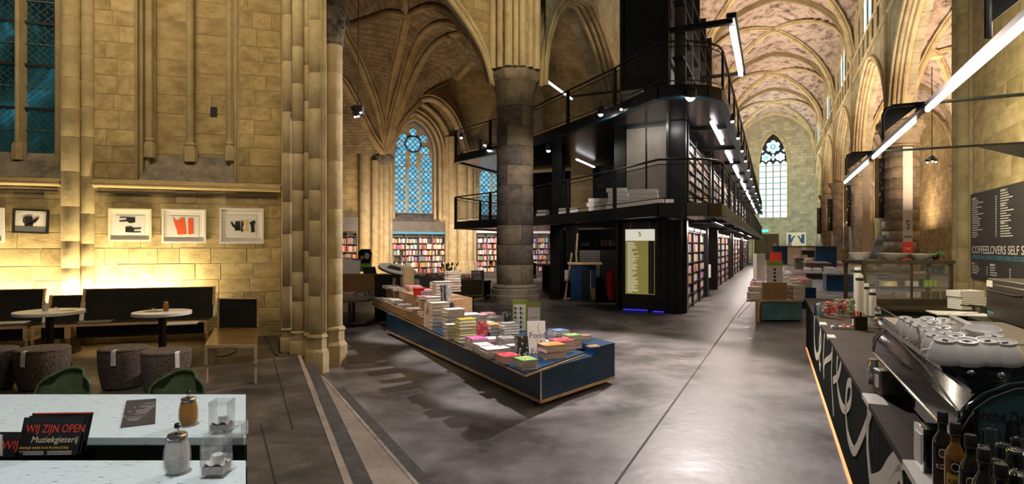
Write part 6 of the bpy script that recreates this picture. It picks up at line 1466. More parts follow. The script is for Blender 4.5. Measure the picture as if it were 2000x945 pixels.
# ================================================================ bar (right), built in the nave frame
T0 = .56; CT = .92
def ntag(name, label, cat, t, s, z=0, rz=0, **k): return thing(name, label, cat, NV(t,s,z), NROT+rz, **k)
bar = ntag('bar_counter', 'long black bar counter with beige script lettering on its front', 'bar counter', 0, 0)
obj('countertop', MB().box(T0-.02,1.36,1.2,10.5,CT-.035,CT), M['counter'], bar, smooth=None)
obj('countertop', MB().box(T0-.02,3.5,10.5,11.9,CT-.035,CT), M['counter'], bar, smooth=None)
obj('countertop', MB().box(2.42,3.55,1.2,10.5,CT-.03,CT+.01), M['black'], bar, smooth=None)
for k in range(8): obj('front_panel', MB().box(T0,T0+.03,1.2+k*1.335,1.2+(k+1)*1.335-.006,.06,CT-.036), M['cpanel'], bar, smooth=None)
obj('end_panel', MB().box(T0,3.5,11.85,11.88,.0,CT-.036), M['cpanel'], bar, smooth=None)
obj('inner_front', MB().box(1.33,1.36,1.2,10.5,.0,CT-.036).box(1.36,2.42,10.5,10.53,0,CT-.036), M['cpanel'], bar, smooth=None)
obj('inner_frame', MB().box(1.5,2.4,10.46,10.48,CT-.13,CT-.11).box(1.95,1.97,10.46,10.48,.2,CT-.1).box(2.25,2.30,10.44,10.48,.2,CT-.05), M['bronze'], bar, smooth=None)
obj('inner_front', MB().box(2.45,2.48,1.2,10.5,0,CT-.03), M['cpanel'], bar, smooth=None)
obj('plinth', MB().box(T0+.07,T0+.1,1.2,11.8,0,.06), M['cpanel'], bar, smooth=None)
obj('led_strip', MB().box(T0-.012,T0+.01,1.2,11.8,.0,.018), M['led'], bar, smooth=None)
# vents in the back counter front
for k in range(26): link('vent_slot', MB().box(2.435,2.449,5.4+k*.125,5.4+k*.125+.09,.60,.615).mesh('vent_slot', M['brush']), bar)
for r_ in range(1,6):
    for k in range(26): link('vent_slot', bpy.data.meshes['vent_slot'], bar, (0,0,r_*.045)); bar.children[-1].location.y = k*.125
obj('vent_rail', MB().box(2.41,2.45,5.2,9.3,.87,.89), M['brush'], bar, smooth=None)
def panel_pt(px, py):            # pixel of the front panel -> (s, z) on the plane t = T0
    r = (px-1000)/F_PX; s = T0*(ca+r*sa)/(r*ca-sa); Y = s*ca-T0*sa
    return (s, EYE-(py-480)/F_PX*Y)
def ribbon(pts, wd, name='script_stroke', cl=False):
    P = crs([Vector((*panel_pt(1560+x/2.455, 560+y/2.455),0)) for x, y in pts], 6); n = len(P); A_, B_ = [], []
    for i, p in enumerate(P):
        d = (P[min(i+1,n-1)]-P[max(i-1,0)]).normalized(); q = Vector((-d.y,d.x,0))*wd/2
        A_.append(p+q); B_.append(p-q)
    f = lambda L_, t: [(t, v.x, max(.065, min(CT-.004, v.y))) for v in L_]
    b = MB().loft(f(A_,T0-.006), f(B_,T0-.006)).loft(f(B_,T0-.006), f(B_,T0)).loft(f(A_,T0), f(A_,T0-.006))
    obj(name, b, M['script'], bar, smooth=None)
ribbon([(84,95),(78,150),(76,230),(80,310),(92,335),(108,280),(108,200)], .10)
ribbon([(108,200),(100,280),(102,370),(107,392)], .09)
ribbon([(130,178),(124,260),(120,360),(124,440)], .08)
ribbon([(178,240),(165,270),(160,330),(128,360),(122,400)], .07)
ribbon([(163,330),(160,420),(164,520),(170,622)], .07)
ribbon([(168,450),(190,430),(205,370),(204,320),(196,302),(188,350),(186,420),(192,500),(205,565),(225,590),(248,560),(256,500),(250,462),(238,470),(230,540),(230,620),(238,710),(255,770),(272,788),(295,745),(325,670),(348,600),(350,560)], .075)
ribbon([(340,570),(334,700),(336,800),(345,900),(352,945)], .085)
ribbon([(352,945),(400,930),(440,870),(480,830),(520,818),(548,830)], .11)
ribbon([(430,980),(470,915),(492,890),(500,950)], .07)
for px, py in ((1615,632),(1633,657)):
    p = fl(px, py, CT); s_ = p.x*sa+p.y*ca; obj('edge_inlay', MB().box(T0-.024,T0+.05,s_-.12,s_+.12,CT-.03,CT+.002), M['inlay'], bar, smooth=None)
p = fl(1696,778,CT); s_ = p.x*sa+p.y*ca; obj('edge_inlay', MB().box(T0-.024,T0+.085,s_-.14,s_+.14,CT-.03,CT+.002), M['inlay'], bar, smooth=None)
p = fl(1785,905,CT); s_ = p.x*sa+p.y*ca; obj('edge_inlay', MB().add([(T0-.024,s_+.03,CT+.002),(T0+.07,s_+.06,CT+.002),(T0+.09,s_-.5,CT+.002),(T0-.024,s_-.5,CT+.002),(T0-.024,s_+.03,CT-.03),(T0-.024,s_-.5,CT-.03)], [(3,2,1,0),(0,4,5,3)]), M['inlay'], bar, smooth=None)

# ---- light tube on brackets
bl = ntag('bar_light', 'long row of lit tubes on black wall brackets above the bar', 'light fixture', 0, 0)
TB, ZB = 1.4, 3.26
obj('housing', MB().box(TB-.03,TB+.03,1.0,14.0,ZB+.02,ZB+.07), M['brush'], bl, smooth=None)
for a, c in ((1.0,6.85),(7.45,10.2),(10.86,14.0)): obj('light_tube', MB().tube([(TB,a,ZB),(TB,c,ZB)], .024, 10), M['tube'], bl)
for s in (3.9,7.15,10.5):
    z = ZB+.13; r_ = .09
    pts = [(TB-.33,s,ZB-.22),(TB-.33,s,z-r_),(TB-.33+.03,s,z-.03),(TB-.33+r_,s,z),(TW-.14,s,z),(TW-.05,s,z-.03),(TW-.02,s,z-.12),(TW-.02,s,z-.55)]
    obj('bracket_arm', MB().tube(pts, .018, 8), M['steel'], bl)
    obj('bracket_plate', MB().add([(TW-.9,s-.006,z),(TW-.02,s-.006,z),(TW-.02,s-.006,z-.33),(TW-.9,s+.006,z),(TW-.02,s+.006,z),(TW-.02,s+.006,z-.33)], [(0,1,2),(5,4,3),(0,3,4,1),(1,4,5,2),(2,5,3,0)]), M['steel'], bl, smooth=None)
    obj('bracket_plate', MB().add([(TB-.33,s-.006,z-.02),(TB-.02,s-.006,z-.02),(TB-.33,s-.006,z-.28),(TB-.33,s+.006,z-.02),(TB-.02,s+.006,z-.02),(TB-.33,s+.006,z-.28)], [(0,2,1),(3,4,5),(0,1,4,3),(1,2,5,4),(2,0,3,5)]), M['steel'], bl, smooth=None)
    obj('clamp', MB().box(TB-.04,TB+.04,s-.05,s+.05,ZB+.05,z), M['steel'], bl, smooth=None)
# ---- menu board on the wall
def wallpt(px, py): r = (px-1000)/F_PX; t = TW-.04; s = t*(ca+r*sa)/(r*ca-sa); Y = s*ca-t*sa; return (s, EYE-(py-480)/F_PX*Y)
s1, zt_ = wallpt(1897,380); _, zb_ = wallpt(1897,543); s0 = s1-4.4
mb = thing('menu_board', 'large charcoal menu board with white lettering on the wall behind the bar', 'menu board', NV(TW-.05,s1,0), NROT-PI/2)
W_ = s1-s0; obj('board', MB().box(0,W_,0,.03,zb_,zt_), M['board'], mb, smooth=None)
H_ = zt_-zb_; zz = lambda f: zb_+H_*(1-f)
fr = lambda x, f, w_, h, m='chalk': obj('text_line', MB().box(x,x+w_,-.004,0,zz(f),zz(f)+h), M[m], mb, smooth=None)
text('COFFEELOVERS SELF SERVICE', .205, M['chalk'], mb, (.10,-.003,zz(.70)), sx=1.25)
text('ESPRESSO MACCHIATO CAPPUCCINO CIOCCOLATA LATTE', .105, M['cyan'], mb, (.10,-.003,zz(.765)), sx=1.12)
rr = random.Random(8)
for col, x0_, w_, f0, f1, heads in ((0,.10,1.35,.07,.56,('COFFEE & TEA',)),(1,1.62,1.2,.05,.56,('COFFEE & TEA','SUPPLEMENTS','HOMEMADE')),(2,3.0,1.2,.05,.56,('CAKES','DRINKS')),(0,.10,.9,.83,.97,('SMALL',)),(1,1.1,1.0,.83,.97,('SANDWICHES',))):
    n = int((f1-f0)/.026); hs = [round(i*n/len(heads)) for i in range(len(heads))]
    for i in range(n):
        f = f0+i*.026
        if i in hs:
            obj('heading_box', MB().box(x0_,x0_+.33,-.003,0,zz(f)-.01,zz(f)+.04), M['greylam'], mb, smooth=None); text(heads[hs.index(i)], .05, M['chalk'], mb, (x0_+.01,-.005,zz(f)-.002), sx=.7); continue
        fr(x0_, f, rr.uniform(.25,.6)*w_*.8, .016); fr(x0_+w_-.07, f, .05, .018)
        if i % 1 == 0: fr(x0_, f+.012, w_, .003, 'greylam')
# ---- display case
Yc_ = 9.3; xa_, xb_ = at(1686,0,Yc_).x, at(1862,0,Yc_).x; W_ = xb_-xa_; H_ = .74; D_ = .55
dc = thing('display_case', 'bronze-framed glass display case with cakes on the bar end', 'display case', (xa_,Yc_,CT+.001))
for x in (0, W_-.05): 
    for y in (0, D_-.04): obj('frame_post', MB().box(x,x+.05,y,y+.04,0,H_-.06), M['bronze'], dc, smooth=None)
obj('top_board', MB().box(-.02,W_+.02,-.02,D_+.02,H_-.06,H_), M['bronze'], dc, smooth=None); obj('bottom_board', MB().box(0,W_,0,D_,0,.10), M['bronze'], dc, smooth=None)
obj('door_post', MB().box(W_*.53,W_*.53+.03,-.005,.02,.1,H_-.06), M['bronze'], dc, smooth=None)
for x0_, x1_ in ((.05,W_*.53),(W_*.53+.03,W_-.05)): obj('glass_door', MB().box(x0_,x1_,.004,.008,.1,H_-.06), M['pane'], dc, smooth=None)
obj('back_glass', MB().box(.05,W_-.05,D_-.01,D_-.005,.1,H_-.06), M['pane'], dc, smooth=None)
for z in (.28,.50): obj('glass_shelf', MB().box(.05,W_-.05,.04,D_-.04,z,z+.008), M['pane'], dc, smooth=None); obj('shelf_edge', MB().box(.05,W_-.05,.03,.04,z-.004,z+.01), M['bronze'], dc, smooth=None)
def cake(label, x, z, r, h, m, cat='cake'):
    p = (xa_+x, Yc_+.25, CT+z+.001); t = thing('cake', label, cat, p); obj('plate', MB().lathe([(r*.7,0),(r*1.15,.008),(r*1.2,.014)], 20), M['cer'], t); obj('cake_body', MB().lathe([(r*.98,.012),(r,.02),(r,h*.9),(r*.9,h)], 20), M[m], t)
cake('dark cake on the upper left shelf of the display case', .38, .51, .16, .06, 'benchseat'); cake('brown tart on the upper right shelf of the case', 1.02, .51, .16, .05, 'osb')
cake('blue-grey plate of pastries on the middle left shelf', .20, .29, .14, .05, 'greylam'); cake('pale loaf on the middle shelf left of the door post', .58, .29, .13, .09, 'cream'); cake('white-topped cake on the middle right shelf', .98, .29, .10, .09, 'white')
for k in range(6): obj('jar', MB().lathe([(.03,0),(.035,.01),(.035,.09),(.028,.1),(.03,.12)], 12), M['green' if k < 3 else 'bronze'], None, (xa_+1.18+.075*(k%3), Yc_+.2+.1*(k//3), CT+.29), label=('green jar, left in the front row on the right of the case','green jar, middle of the front row in the case','green jar, right of the front row in the case','dark jar behind the leftmost green jar in the case','dark jar behind the middle green jar in the case','dark jar behind the right-hand green jar in the case')[k], cat='jar')
for k in range(4): obj('glass_jar', MB().lathe([(.04,0),(.045,.01),(.045,.11),(.03,.13)], 12), M['brush'], None, (xa_+1.14+.1*k, Yc_+.2, CT+.511), label=('first','second','third','fourth')[k]+' metal-lidded jar from the left on the upper right shelf', cat='jar')
for k in range(3): obj('card_box', MB().box(-.05,.05,-.04,.04,0,.09), M[('ply','white','pink')[k] if k < 2 else 'strap'], None, (xa_+.72+.14*k+.1*(k > 0), Yc_+.25, CT+.102), .1, smooth=None, label=('wooden card box on the case floor by the door post','white card box on the floor of the case','beige card box on the floor of the case, right of the white')[k], cat='box')
for k in range(5): obj('jar', MB().lathe([(.035,0),(.04,.01),(.04,.11),(.03,.12)], 12), M['benchseat'], None, (xa_+1.12+.085*k, Yc_+.16+.05*(k%2), CT+.102), label=('first','second','third','fourth','fifth')[k]+' brown preserve jar from the left on the case floor', cat='jar')
def bowl(label, x, r, h, z=None):
    obj('bowl', MB().lathe([(r*.42,0),(r*.45,.01),(r*.8,h*.5),(r,h),(r*1.02,h),(r*.99,h*.96),(r*.77,h*.5),(.01,h*.2)], 28, cap=False), M['cer'], None, (xa_+x, Yc_+.26, CT+H_+.002), label=label, cat='bowl')
bowl('deep white bowl at the left end of the display case', .10, .17, .13); bowl('wide white dish in the middle of the display case', .66, .26, .11); bowl('wide white dish at the right on the display case', 1.12, .24, .10)
p = (xa_+1.42, Yc_+.3, CT+H_+.001); t = thing('potted_herb', 'small green herb plant on the right of the display case', 'plant', p); obj('pot', MB().lathe([(.04,0),(.05,.05)], 12), M['bronze'], t); b = MB()
for k in range(50): a = rr.uniform(0,2*PI); r_ = rr.uniform(.02,.14); h = .05+rr.uniform(0,.07); c0 = Vector((r_*math.cos(a),r_*math.sin(a),h)); w2 = Vector((-math.sin(a),math.cos(a),0))*.015; b.add([c0,c0+w2+Vector((0,0,.02)),c0+Vector((.04*math.cos(a),.04*math.sin(a),.03)),c0-w2],[(0,1,2,3)]); b.bar((0,0,.03),c0,.004)
obj('foliage', b, M['plant'], t, smooth=None, kind='stuff')
# ---- things on the counter
def onC(px, py, z=CT): p = fl(px, py, z); return Vector((p.x, p.y, z+.001))
def cups(label, px, py, n, r=.045):
    p = onC(px,py); t = thing('paper_cup_stack', label, 'paper cups', p); z = 0
    for k in range(n):
        obj('paper_cup', MB().lathe([(r*.98,z),(r*.99,z+.006),(r*.72,z+.11),(r*.7,z+.11)], 16) if k == n-1 else MB().lathe([(r,z),(r,z+.006),(r*.94,z+.028)], 16), M['white'], t)
        z += .026 if k < n-1 else .11
    obj('printed_band', MB().lathe([(r*.955,z-.085),(r*.87,z-.045)], 16, cap=False), M['inkb'], t)
cups('tallest upside-down stack of white paper cups by the display case', 1679, 617, 19, .055); cups('second tall stack of paper cups beside the tallest', 1691, 615, 14, .052); cups('medium stack of paper cups, front right of the tall ones', 1704, 616, 11, .048); cups('shortest stack of paper cups next to the sachet jar', 1715, 622, 1, .04)
cups('tall stack of white paper cups behind the others at the case corner', 1675, 606, 22, .055)
def goods_jar(label, px, py, r, h, mats, n=26, square=False):
    p = onC(px,py); t = thing('goods_jar', label, 'jar', p, .3); rr = random.Random(px)
    if square:
        for a in ((-r,r,-r,-r+.004),(-r,r,r-.004,r),(-r,-r+.004,-r+.004,r-.004),(r-.004,r,-r+.004,r-.004)): obj('glass_wall', MB().box(*a,0,h), M['glass'], t, smooth=None)
    else: obj('glass_body', MB().lathe([(r*.85,0),(r*.95,.01),(r,h*.9),(r*.97,h),(r*.95,h),(r*.93,.02),(.001,.012)], 20, cap=False), M['pane'], t)
    bs = [MB() for _ in mats]
    for k in range(n):
        a = rr.uniform(0,2*PI); q = rr.uniform(0,r*.7); z = rr.uniform(.02,h*.95); Mx = Matrix.Translation((q*math.cos(a),q*math.sin(a),z))@Matrix.Rotation(rr.uniform(0,3),4,'Z')@Matrix.Rotation(rr.uniform(0,3),4,'X')
        rr.choice(bs).cb((0,0,0),(r*.5,r*.22,r*.16),0,Mx)
    for q, m in zip(bs, mats): obj('sweets' if not square else 'sachets', q, M[m], t, smooth=None, kind='stuff')
goods_jar('glass jar of wrapped sweets nearest the counter edge', 1618, 620, .10, .22, ['orangep','cream','redp','chrome'], 60)
goods_jar('middle glass jar of mixed wrapped biscuits on the counter', 1643, 618, .10, .24, ['osb','green','redp','chrome'], 60)
goods_jar('third glass jar with green and brown packets by the cup stacks', 1664, 612, .10, .22, ['green','benchseat','chrome'], 50)
goods_jar('square glass jar of pale sugar sachets on the counter', 1715, 641, .075, .13, ['cream','paper','ply'], 60, True)
t = thing('card_rack', 'small rack of postcards at the counter edge', 'card rack', onC(1603,618), .4)
for k in range(4): obj('card', MB().box(-.05,.05,-.03+k*.03,-.025+k*.03,.01,.20-k*.01), M[('cyan','paper','chrome','bluep')[k]], t, smooth=None)
obj('rack_base', MB().box(-.06,.06,-.04,.07,0,.01), M['chrome'], t, smooth=None)
t = thing('utensil_box', 'black box of cutlery with pink packets sticking out', 'box', onC(1678,643), -.2)
for a in ((-.065,.065,-.065,-.058),(-.065,.065,.058,.065),(-.065,-.058,-.058,.058),(.058,.065,-.058,.058)): obj('box_side', MB().box(*a,0,.15), M['benchw'], t, smooth=None)
obj('paper_label', MB().box(-.07,-.066,-.03,.02,.04,.12), M['paper'], t, smooth=None)
for k in range(4): obj('packet', MB().bar((-.03+.02*k,0,.02),(-.05+.035*k,.01,.22-.01*k),.022,.006), M[('redp','magenta','inkb','chrome')[k] if k != 1 else 'orangep'], t, smooth=None)
t = thing('sweet_tray', 'low white tray of pink and lilac packets on the counter', 'tray', onC(1648,642), -.35)
obj('tray', MB().box(-.13,.13,-.05,.05,0,.03), M['strap'], t, smooth=None)
for k, m in enumerate(('bluep','redp','orangep')): obj('packet', MB().lathe([(.03,.03),(.025,.045),(.005,.05)], 10, (-.08+.08*k,0,0)), M[m], t)
for lab, px, py in (('white salt shaker beside the cutlery box',1692,640),('second small white shaker beside the first',1698,634)): obj('shaker', MB().lathe([(.02,0),(.022,.01),(.015,.05),(.02,.07),(.012,.085)], 12), M['cer'], None, onC(px,py), label=lab, cat='shaker')
t = thing('napkin_dispenser', 'grey napkin dispenser on the counter behind the chrome canister', 'napkin dispenser', onC(1733,772), -.25); obj('body', MB().box(-.06,.07,-.05,.08,0,.165), M['greylam'], t, bevel=.012); obj('napkins', MB().box(-.063,-.058,-.03,.03,.05,.13), M['paper'], t, smooth=None)
t = thing('napkin_dispenser', 'chrome-framed napkin dispenser between the bottles and the counter edge', 'napkin dispenser', onC(1815,917), -.35); obj('body', MB().box(-.035,.07,-.06,.06,0,.19), M['gloss'], t, bevel=.006); obj('face_frame', MB().box(-.04,-.035,-.06,.06,0,.19), M['chrome'], t, smooth=None); obj('napkins', MB().box(-.044,-.040,-.04,.04,.03,.16), M['paper'], t, smooth=None)
obj('canister', MB().lathe([(.04,0),(.042,.005),(.042,.13),(.036,.15),(.036,.17)], 20), M['chrome'], None, onC(1708,748), label='chrome canister standing beside the grey napkin dispenser', cat='canister')
# ---- espresso machine
em = ntag('espresso_machine', 'black and teal espresso machine with cups on its glass-railed top', 'espresso machine', .69, 3.0)
ZT = 1.42; LY = 1.5; WX = .62
obj('body', MB().slabxz([(.03,CT+.06),(.0,1.12),(.02,1.33),(.0,ZT-.05),(WX,ZT-.05),(WX,CT+.06)], -.22, LY+.1), M['gloss'], em, smooth=None)
for x in (.08,.5):
    for y in (-.1, LY): obj('foot', MB().lathe([(.03,CT),(.022,CT+.07)], 12, (x,y,0)), M['chrome'], em)
lip = [(-.05,-.26,1.15),(-.05,LY+.18,1.15)]
can = MB().add([(-.05,-.26,1.15),(-.05,LY+.18,1.15),(-.03,LY+.18,1.25),(-.03,-.26,1.25),(.03,LY+.12,1.33),(.03,-.24,1.33)], [(0,1,2,3),(3,2,4,5)])
can.add([(-.05,-.26,1.15),(.03,-.24,1.33),(.2,-.24,1.36),(.2,-.26,1.10)], [(0,1,2,3)])
obj('rear_panel', can, M['gloss'], em, smooth=None)
obj('panel_edge', MB().tube([(-.052,-.27,1.15),(-.052,LY+.19,1.15)], .007, 8), M['chrome'], em); obj('panel_edge', MB().tube([(-.03,-.26,1.25),(.0,.5,1.30),(.03,LY+.12,1.33)], .005, 8), M['chrome'], em)
obj('panel_edge', MB().tube([(-.052,LY+.19,1.15),(-.04,LY+.2,1.25),(.04,LY+.14,1.36)], .007, 8), M['chrome'], em)
arc_ = [(-.06,1.12),(-.04,1.20),(.0,1.285),(.05,1.335),(.12,1.375),(.2,1.395),(.32,1.405),(WX+.02,1.405),(WX+.02,CT+.03),(-.02,CT+.03)]
obj('side_panel', MB().slabxz(arc_, -.285, -.255), M['tealgloss'], em, smooth=None, label='dark teal arched side panel with black lettering')
obj('side_trim', MB().tube([(x,-.288,z) for x, z in arc_[:8]], .007, 8), M['gloss'], em)
obj('side_trim', MB().tube([(x+.012,-.287,z-.012) for x, z in arc_[:8]], .0035, 8), M['chrome'], em)
text('Blanche Dael', .062, M['inkb'], em, (-.012,-.286,1.235), sx=.62, extrude=.001)
obj('upper_shell', MB().slabxz([(-.03,ZT-.06),(-.045,ZT-.02),(-.045,ZT-.012),(WX,ZT-.012),(WX,ZT-.08),(.05,ZT-.10)], -.03, LY+.06), M['gloss'], em, smooth=None)
obj('cup_tray', MB().box(-.02,WX,0,LY,ZT-.012,ZT), M['brush'], em, smooth=None)
rw = .075
obj('rail_glass', MB().add([(-.03,0,ZT),(-.03,LY,ZT),(-.05,LY,ZT+rw),(-.05,0,ZT+rw),(-.026,0,ZT),(-.026,LY,ZT),(-.046,LY,ZT+rw),(-.046,0,ZT+rw)], [(0,3,2,1),(4,5,6,7),(3,7,6,2)]), M['pane'], em, smooth=None)
obj('rail_glass', MB().add([(-.03,-.02,ZT),(WX,-.02,ZT),(WX,-.03,ZT+rw),(-.05,-.03,ZT+rw),(-.03,-.016,ZT),(WX,-.016,ZT),(WX,-.026,ZT+rw),(-.05,-.026,ZT+rw)], [(0,1,2,3),(7,6,5,4),(3,2,6,7)]), M['pane'], em, smooth=None)
for q in ([(-.05,0,ZT+rw),(-.05,LY,ZT+rw)],[(-.05,-.03,ZT+rw),(WX,-.03,ZT+rw)],[(-.03,-.02,ZT),(WX,-.02,ZT)]): obj('rail_edge', MB().tube(q, .003, 6), M['chrome'], em)
for x, y, z in ((-.05,-.035,ZT+.035),(-.05,LY,ZT+.05),(.06,-.06,ZT-.055),(.16,-.06,ZT-.055)):
    obj('knob', MB().lathe([(.006,-.03),(.006,-.005),(.014,-.003),(.017,.004),(.013,.012),(.004,.015)], 14, M=Matrix.Translation((x,y,z))@Matrix.Rotation(PI/2,4,'X')), M['chrome'], em)
obj('shell_trim', MB().tube([(.03,-.06,ZT-.16),(.16,-.05,ZT-.115),(.3,-.05,ZT-.06)], .003, 6), M['chrome'], em)
obj('glass_flap', MB().add([(.03,-.2,1.33),(.12,-.24,1.37),(.2,-.06,1.40),(.08,-.04,1.36)], [(0,1,2,3)]), M['pane'], em, smooth=None)
for k in range(14): obj('perforation', MB().cb((-.047,.15+k*.09,ZT-.018),(.004,.012,.006)), M['brush'], em, smooth=None)
# cups upside down: one built, the others copied
cup = thing('coffee_cup', None, 'cup', (0,0,0))
obj('cup_body', MB().lathe([(.49,.0),(.5,.03),(.49,.20),(.45,.45),(.37,.66),(.30,.76),(.315,.86),(.27,.86),(.25,.80),(.001,.795)], 28, cap=False).lathe([(.47,0),(.49,0)], 28, cap=False), M['cer'], cup)
obj('handle', MB().tube([(.46,0,.18),(.60,0,.16),(.68,0,.28),(.64,0,.44),(.44,0,.46)], .045, 8), M['cer'], cup)
obj('printed_mark', MB().lathe([(.001,.803),(.09,.801)], 10, cap=False).box(-.03,.03,-.13,.13,.798,.804), M['inkb'], cup)
CL = ((1846,670,.165,.105,200,'cup in the front row behind the chrome corner knob'),(1888,672,.17,.105,80,'second large cup from the corner knob in the front row'),(1929,671,.17,.105,160,'third large cup from the corner knob in the front row'),(1963,675,.16,.10,150,'large cup at the right end of the front row'),
 (1866,661,.14,.10,80,'cup just behind the first two large front cups'),(1903,655,.12,.09,40,'cup behind the second and third front cups'),(1942,662,.14,.10,30,'cup behind the third and fourth front cups'),(1918,660,.09,.07,120,'small cup wedged between the second-row cups'),
 (1768,626,.13,.09,20,'cup at the far left corner of the tray'),(1781,633,.13,.09,30,'second cup from the far left corner along the glass'),(1796,641,.13,.09,40,'third cup from the far left corner along the glass'),(1806,650,.10,.07,20,'small cup fourth along the glass edge'),(1824,660,.13,.09,0,'cup next to the corner knob cup along the glass'),
 (1812,627,.14,.09,60,'cup with handle up in the far row'),(1824,635,.13,.09,10,'cup behind the third one along the glass'),(1843,629,.14,.08,340,'wide cup in the far row, right of the handle-up one'),(1842,645,.13,.09,320,'cup in the centre of the tray'),(1830,650,.09,.07,200,'small cup left of the centre cup'),
 (1800,629,.09,.07,0,'small cup between the far corner cups'),(1857,636,.10,.07,100,'small cup behind the centre cup'),(1847,655,.10,.08,300,'tilted-looking small cup right of the glass-edge row'),(1812,640,.09,.07,300,'small cup in the middle left of the tray'),(1890,648,.11,.08,120,'cup before the stacked bowls'))
GR = 'upside-down cups on the espresso machine'
for i, (px, py, dia, h, a, lab) in enumerate(CL):
    o = cup if i == 0 else copy_tree(cup); dia *= .74; p = fl(px, py, ZT+h*.8); o.location = (p.x,p.y,ZT+.002); o.rotation_euler = (Matrix.Rotation(-math.atan2(p.x,p.y),3,'Z')@Matrix.Rotation(.22,3,'X')@Matrix.Rotation(math.radians(a),3,'Z')).to_euler(); o.scale = (dia,dia,h*1.02); o.location.z += .012; tag(o, 'white upside-down '+lab, 'cup', GR)
def tbowl(label, px, py, r, h, z, tilt=(0,0,0)):
    p = fl(px,py,z+h); link('bowl', MB().lathe([(r*.4,0),(r*.45,.008),(r*.85,h*.5),(r,h),(r*.96,h),(r*.8,h*.5),(.005,h*.15)], 28, cap=False).mesh('bowl', M['cer'], 40), None, (p.x,p.y,z), tilt, label=label, cat='bowl', group=None)
tbowl('upper white bowl of the nested pair on the machine', 1919, 640, .068, .05, ZT+.06, (.15,-.1,0)); tbowl('lower white bowl of the nested pair on the machine', 1922, 652, .07, .045, ZT+.003); tbowl('white dome of a bowl turned over beside the nested pair', 1876, 640, .062, .055, ZT+.07, (PI,0,0)); tbowl('shallow white dish tilted at the back of the tray', 1878, 626, .07, .02, ZT+.09, (.3,.35,0)); tbowl('white bowl behind the nested pair', 1899, 636, .06, .05, ZT+.03, (.1,.2,0))
# ---- bottles and glasses
def bottle(label, px, py, body, lab_m, words, cap='black', amber=False):
    h = .33; p = fl(px, py, CT+h); t = thing('bottle', label, 'bottle', (p.x,p.y,CT+.001), math.atan2(p.x,p.y)*-1)
    r = .033
    obj('glass_body', MB().lathe([(r*.92,0),(r,.01),(r,.20),(r*.9,.222),(r*.5,.25),(.014,.262),(.014,.30)], 24), body, t)
    obj('cap', MB().lathe([(.017,.282),(.018,.285),(.018,h-.003),(.016,h)], 18), M['black'], t)
    obj('cap_band', MB().lathe([(.0183,.287),(.0183,.291)], 18, cap=False), M['brush'], t)
    n = 10; A_ = [(r*1.012*math.sin(a),-r*1.012*math.cos(a),.05) for a in [(-.9+1.8*i/n) for i in range(n+1)]]
    obj('label', MB().loft(A_, [(x,y,.15) for x, y, _ in A_]), lab_m, t)
    obj('label_crest', MB().loft([(x*1.01,y*1.01,.155) for x, y, _ in A_[3:8]], [(x*1.01,y*1.01,.195) for x, y, _ in A_[3:8]]), M['inkb'] if lab_m == M['yellowp'] else M['greylam'], t)
    obj('lettering_ring', MB().tube([(.012*math.cos(a),-r*1.05,.175+.015*math.sin(a)) for a in [2*PI*k/14 for k in range(14)]], .0012, 5, closed=True), M['cream'], t)
    text(words, .026, M['inkb'] if lab_m == M['yellowp'] else M['cream'], t, (0,-r*1.03-.001,.115), ax='CENTER', sx=.75, extrude=.0008)
dk = mat('dark_bottle_glass', (.012,.008,.006), .06, coat=.6); am = mat('amber_bottle_glass', (.20,.09,.01), .06, coat=.6)
bl_lab = mat('black_bottle_label', (.03,.015,.012), .5)
for lab, px, py, b_, l_ in (('dark bottle with black cap, farthest of the row of five',1841,804,dk,bl_lab),('amber bottle with a yellow label, second of the row',1866,826,am,M['yellowp']),('dark bottle with black label, third in the row of bottles',1896,849,dk,bl_lab),('dark bottle fourth in the row, in front of the tumblers',1922,876,dk,bl_lab),('dark bottle nearest the camera, mostly cut off',1955,906,dk,bl_lab)):
    bottle(lab, px, py, b_, l_, 'KEIJS' if 0 else 'KOJS')
rk = ntag('glass_rack', 'steel rack under the upturned tumblers beside the bottles', 'rack', .72, 1.55)
obj('rack_top', MB().box(0,.55,0,1.1,1.09,1.10), M['brush'], rk, smooth=None)
for x in (.02,.53):
    for y in (.02,1.08): obj('leg', MB().box(x-.01,x+.01,y-.01,y+.01,CT+.001,1.09), M['brush'], rk, smooth=None)
gl = thing('tumbler', None, 'glass', (0,0,0))
obj('glass_body', MB().lathe([(.5,0),(.5,.02),(.46,.5),(.40,.97),(.36,1.0),(.30,.97),(.001,.96)], 28, cap=False).lathe([(.001,.90),(.36,.90),(.425,.5),(.46,0),(.5,0)], 28, cap=False), M['realglass'], gl)
obj('glass_ribs', MB().tube([(.47*math.cos(a),.47*math.sin(a),.42) for a in [2*PI*k/24 for k in range(24)]], .012, 5, closed=True), M['realglass'], gl)
for i, (px, py, dia, h, lab) in enumerate(((1894,794,.064,.17,'tall upturned glass behind the dark bottles'),(1937,832,.062,.13,'ribbed upturned tumbler right of the tall glass'),(1975,816,.066,.14,'large upturned tumbler at the upper right of the rack'),(1918,864,.052,.11,'upturned tumbler between the third and fourth bottle'),(1948,815,.04,.12,'small glass behind the ribbed tumbler'),(1985,872,.066,.14,'upturned tumbler near the right edge of the view'),(1947,893,.052,.10,'low upturned tumbler behind the fourth bottle'),(1990,850,.06,.12,'half-hidden tumbler behind the right-edge one'),(1960,862,.056,.12,'upturned tumbler in the middle of the rack'),(1985,915,.06,.12,'upturned tumbler right of the nearest bottle'))):
    o = gl if i == 0 else copy_tree(gl); p = fl(px, py+4, 1.10+h); o.location = (p.x,p.y,1.101); o.scale = (dia,dia,h); o.rotation_euler = (0,0,i); tag(o, lab, 'glass', 'upturned glasses beside the bottles')
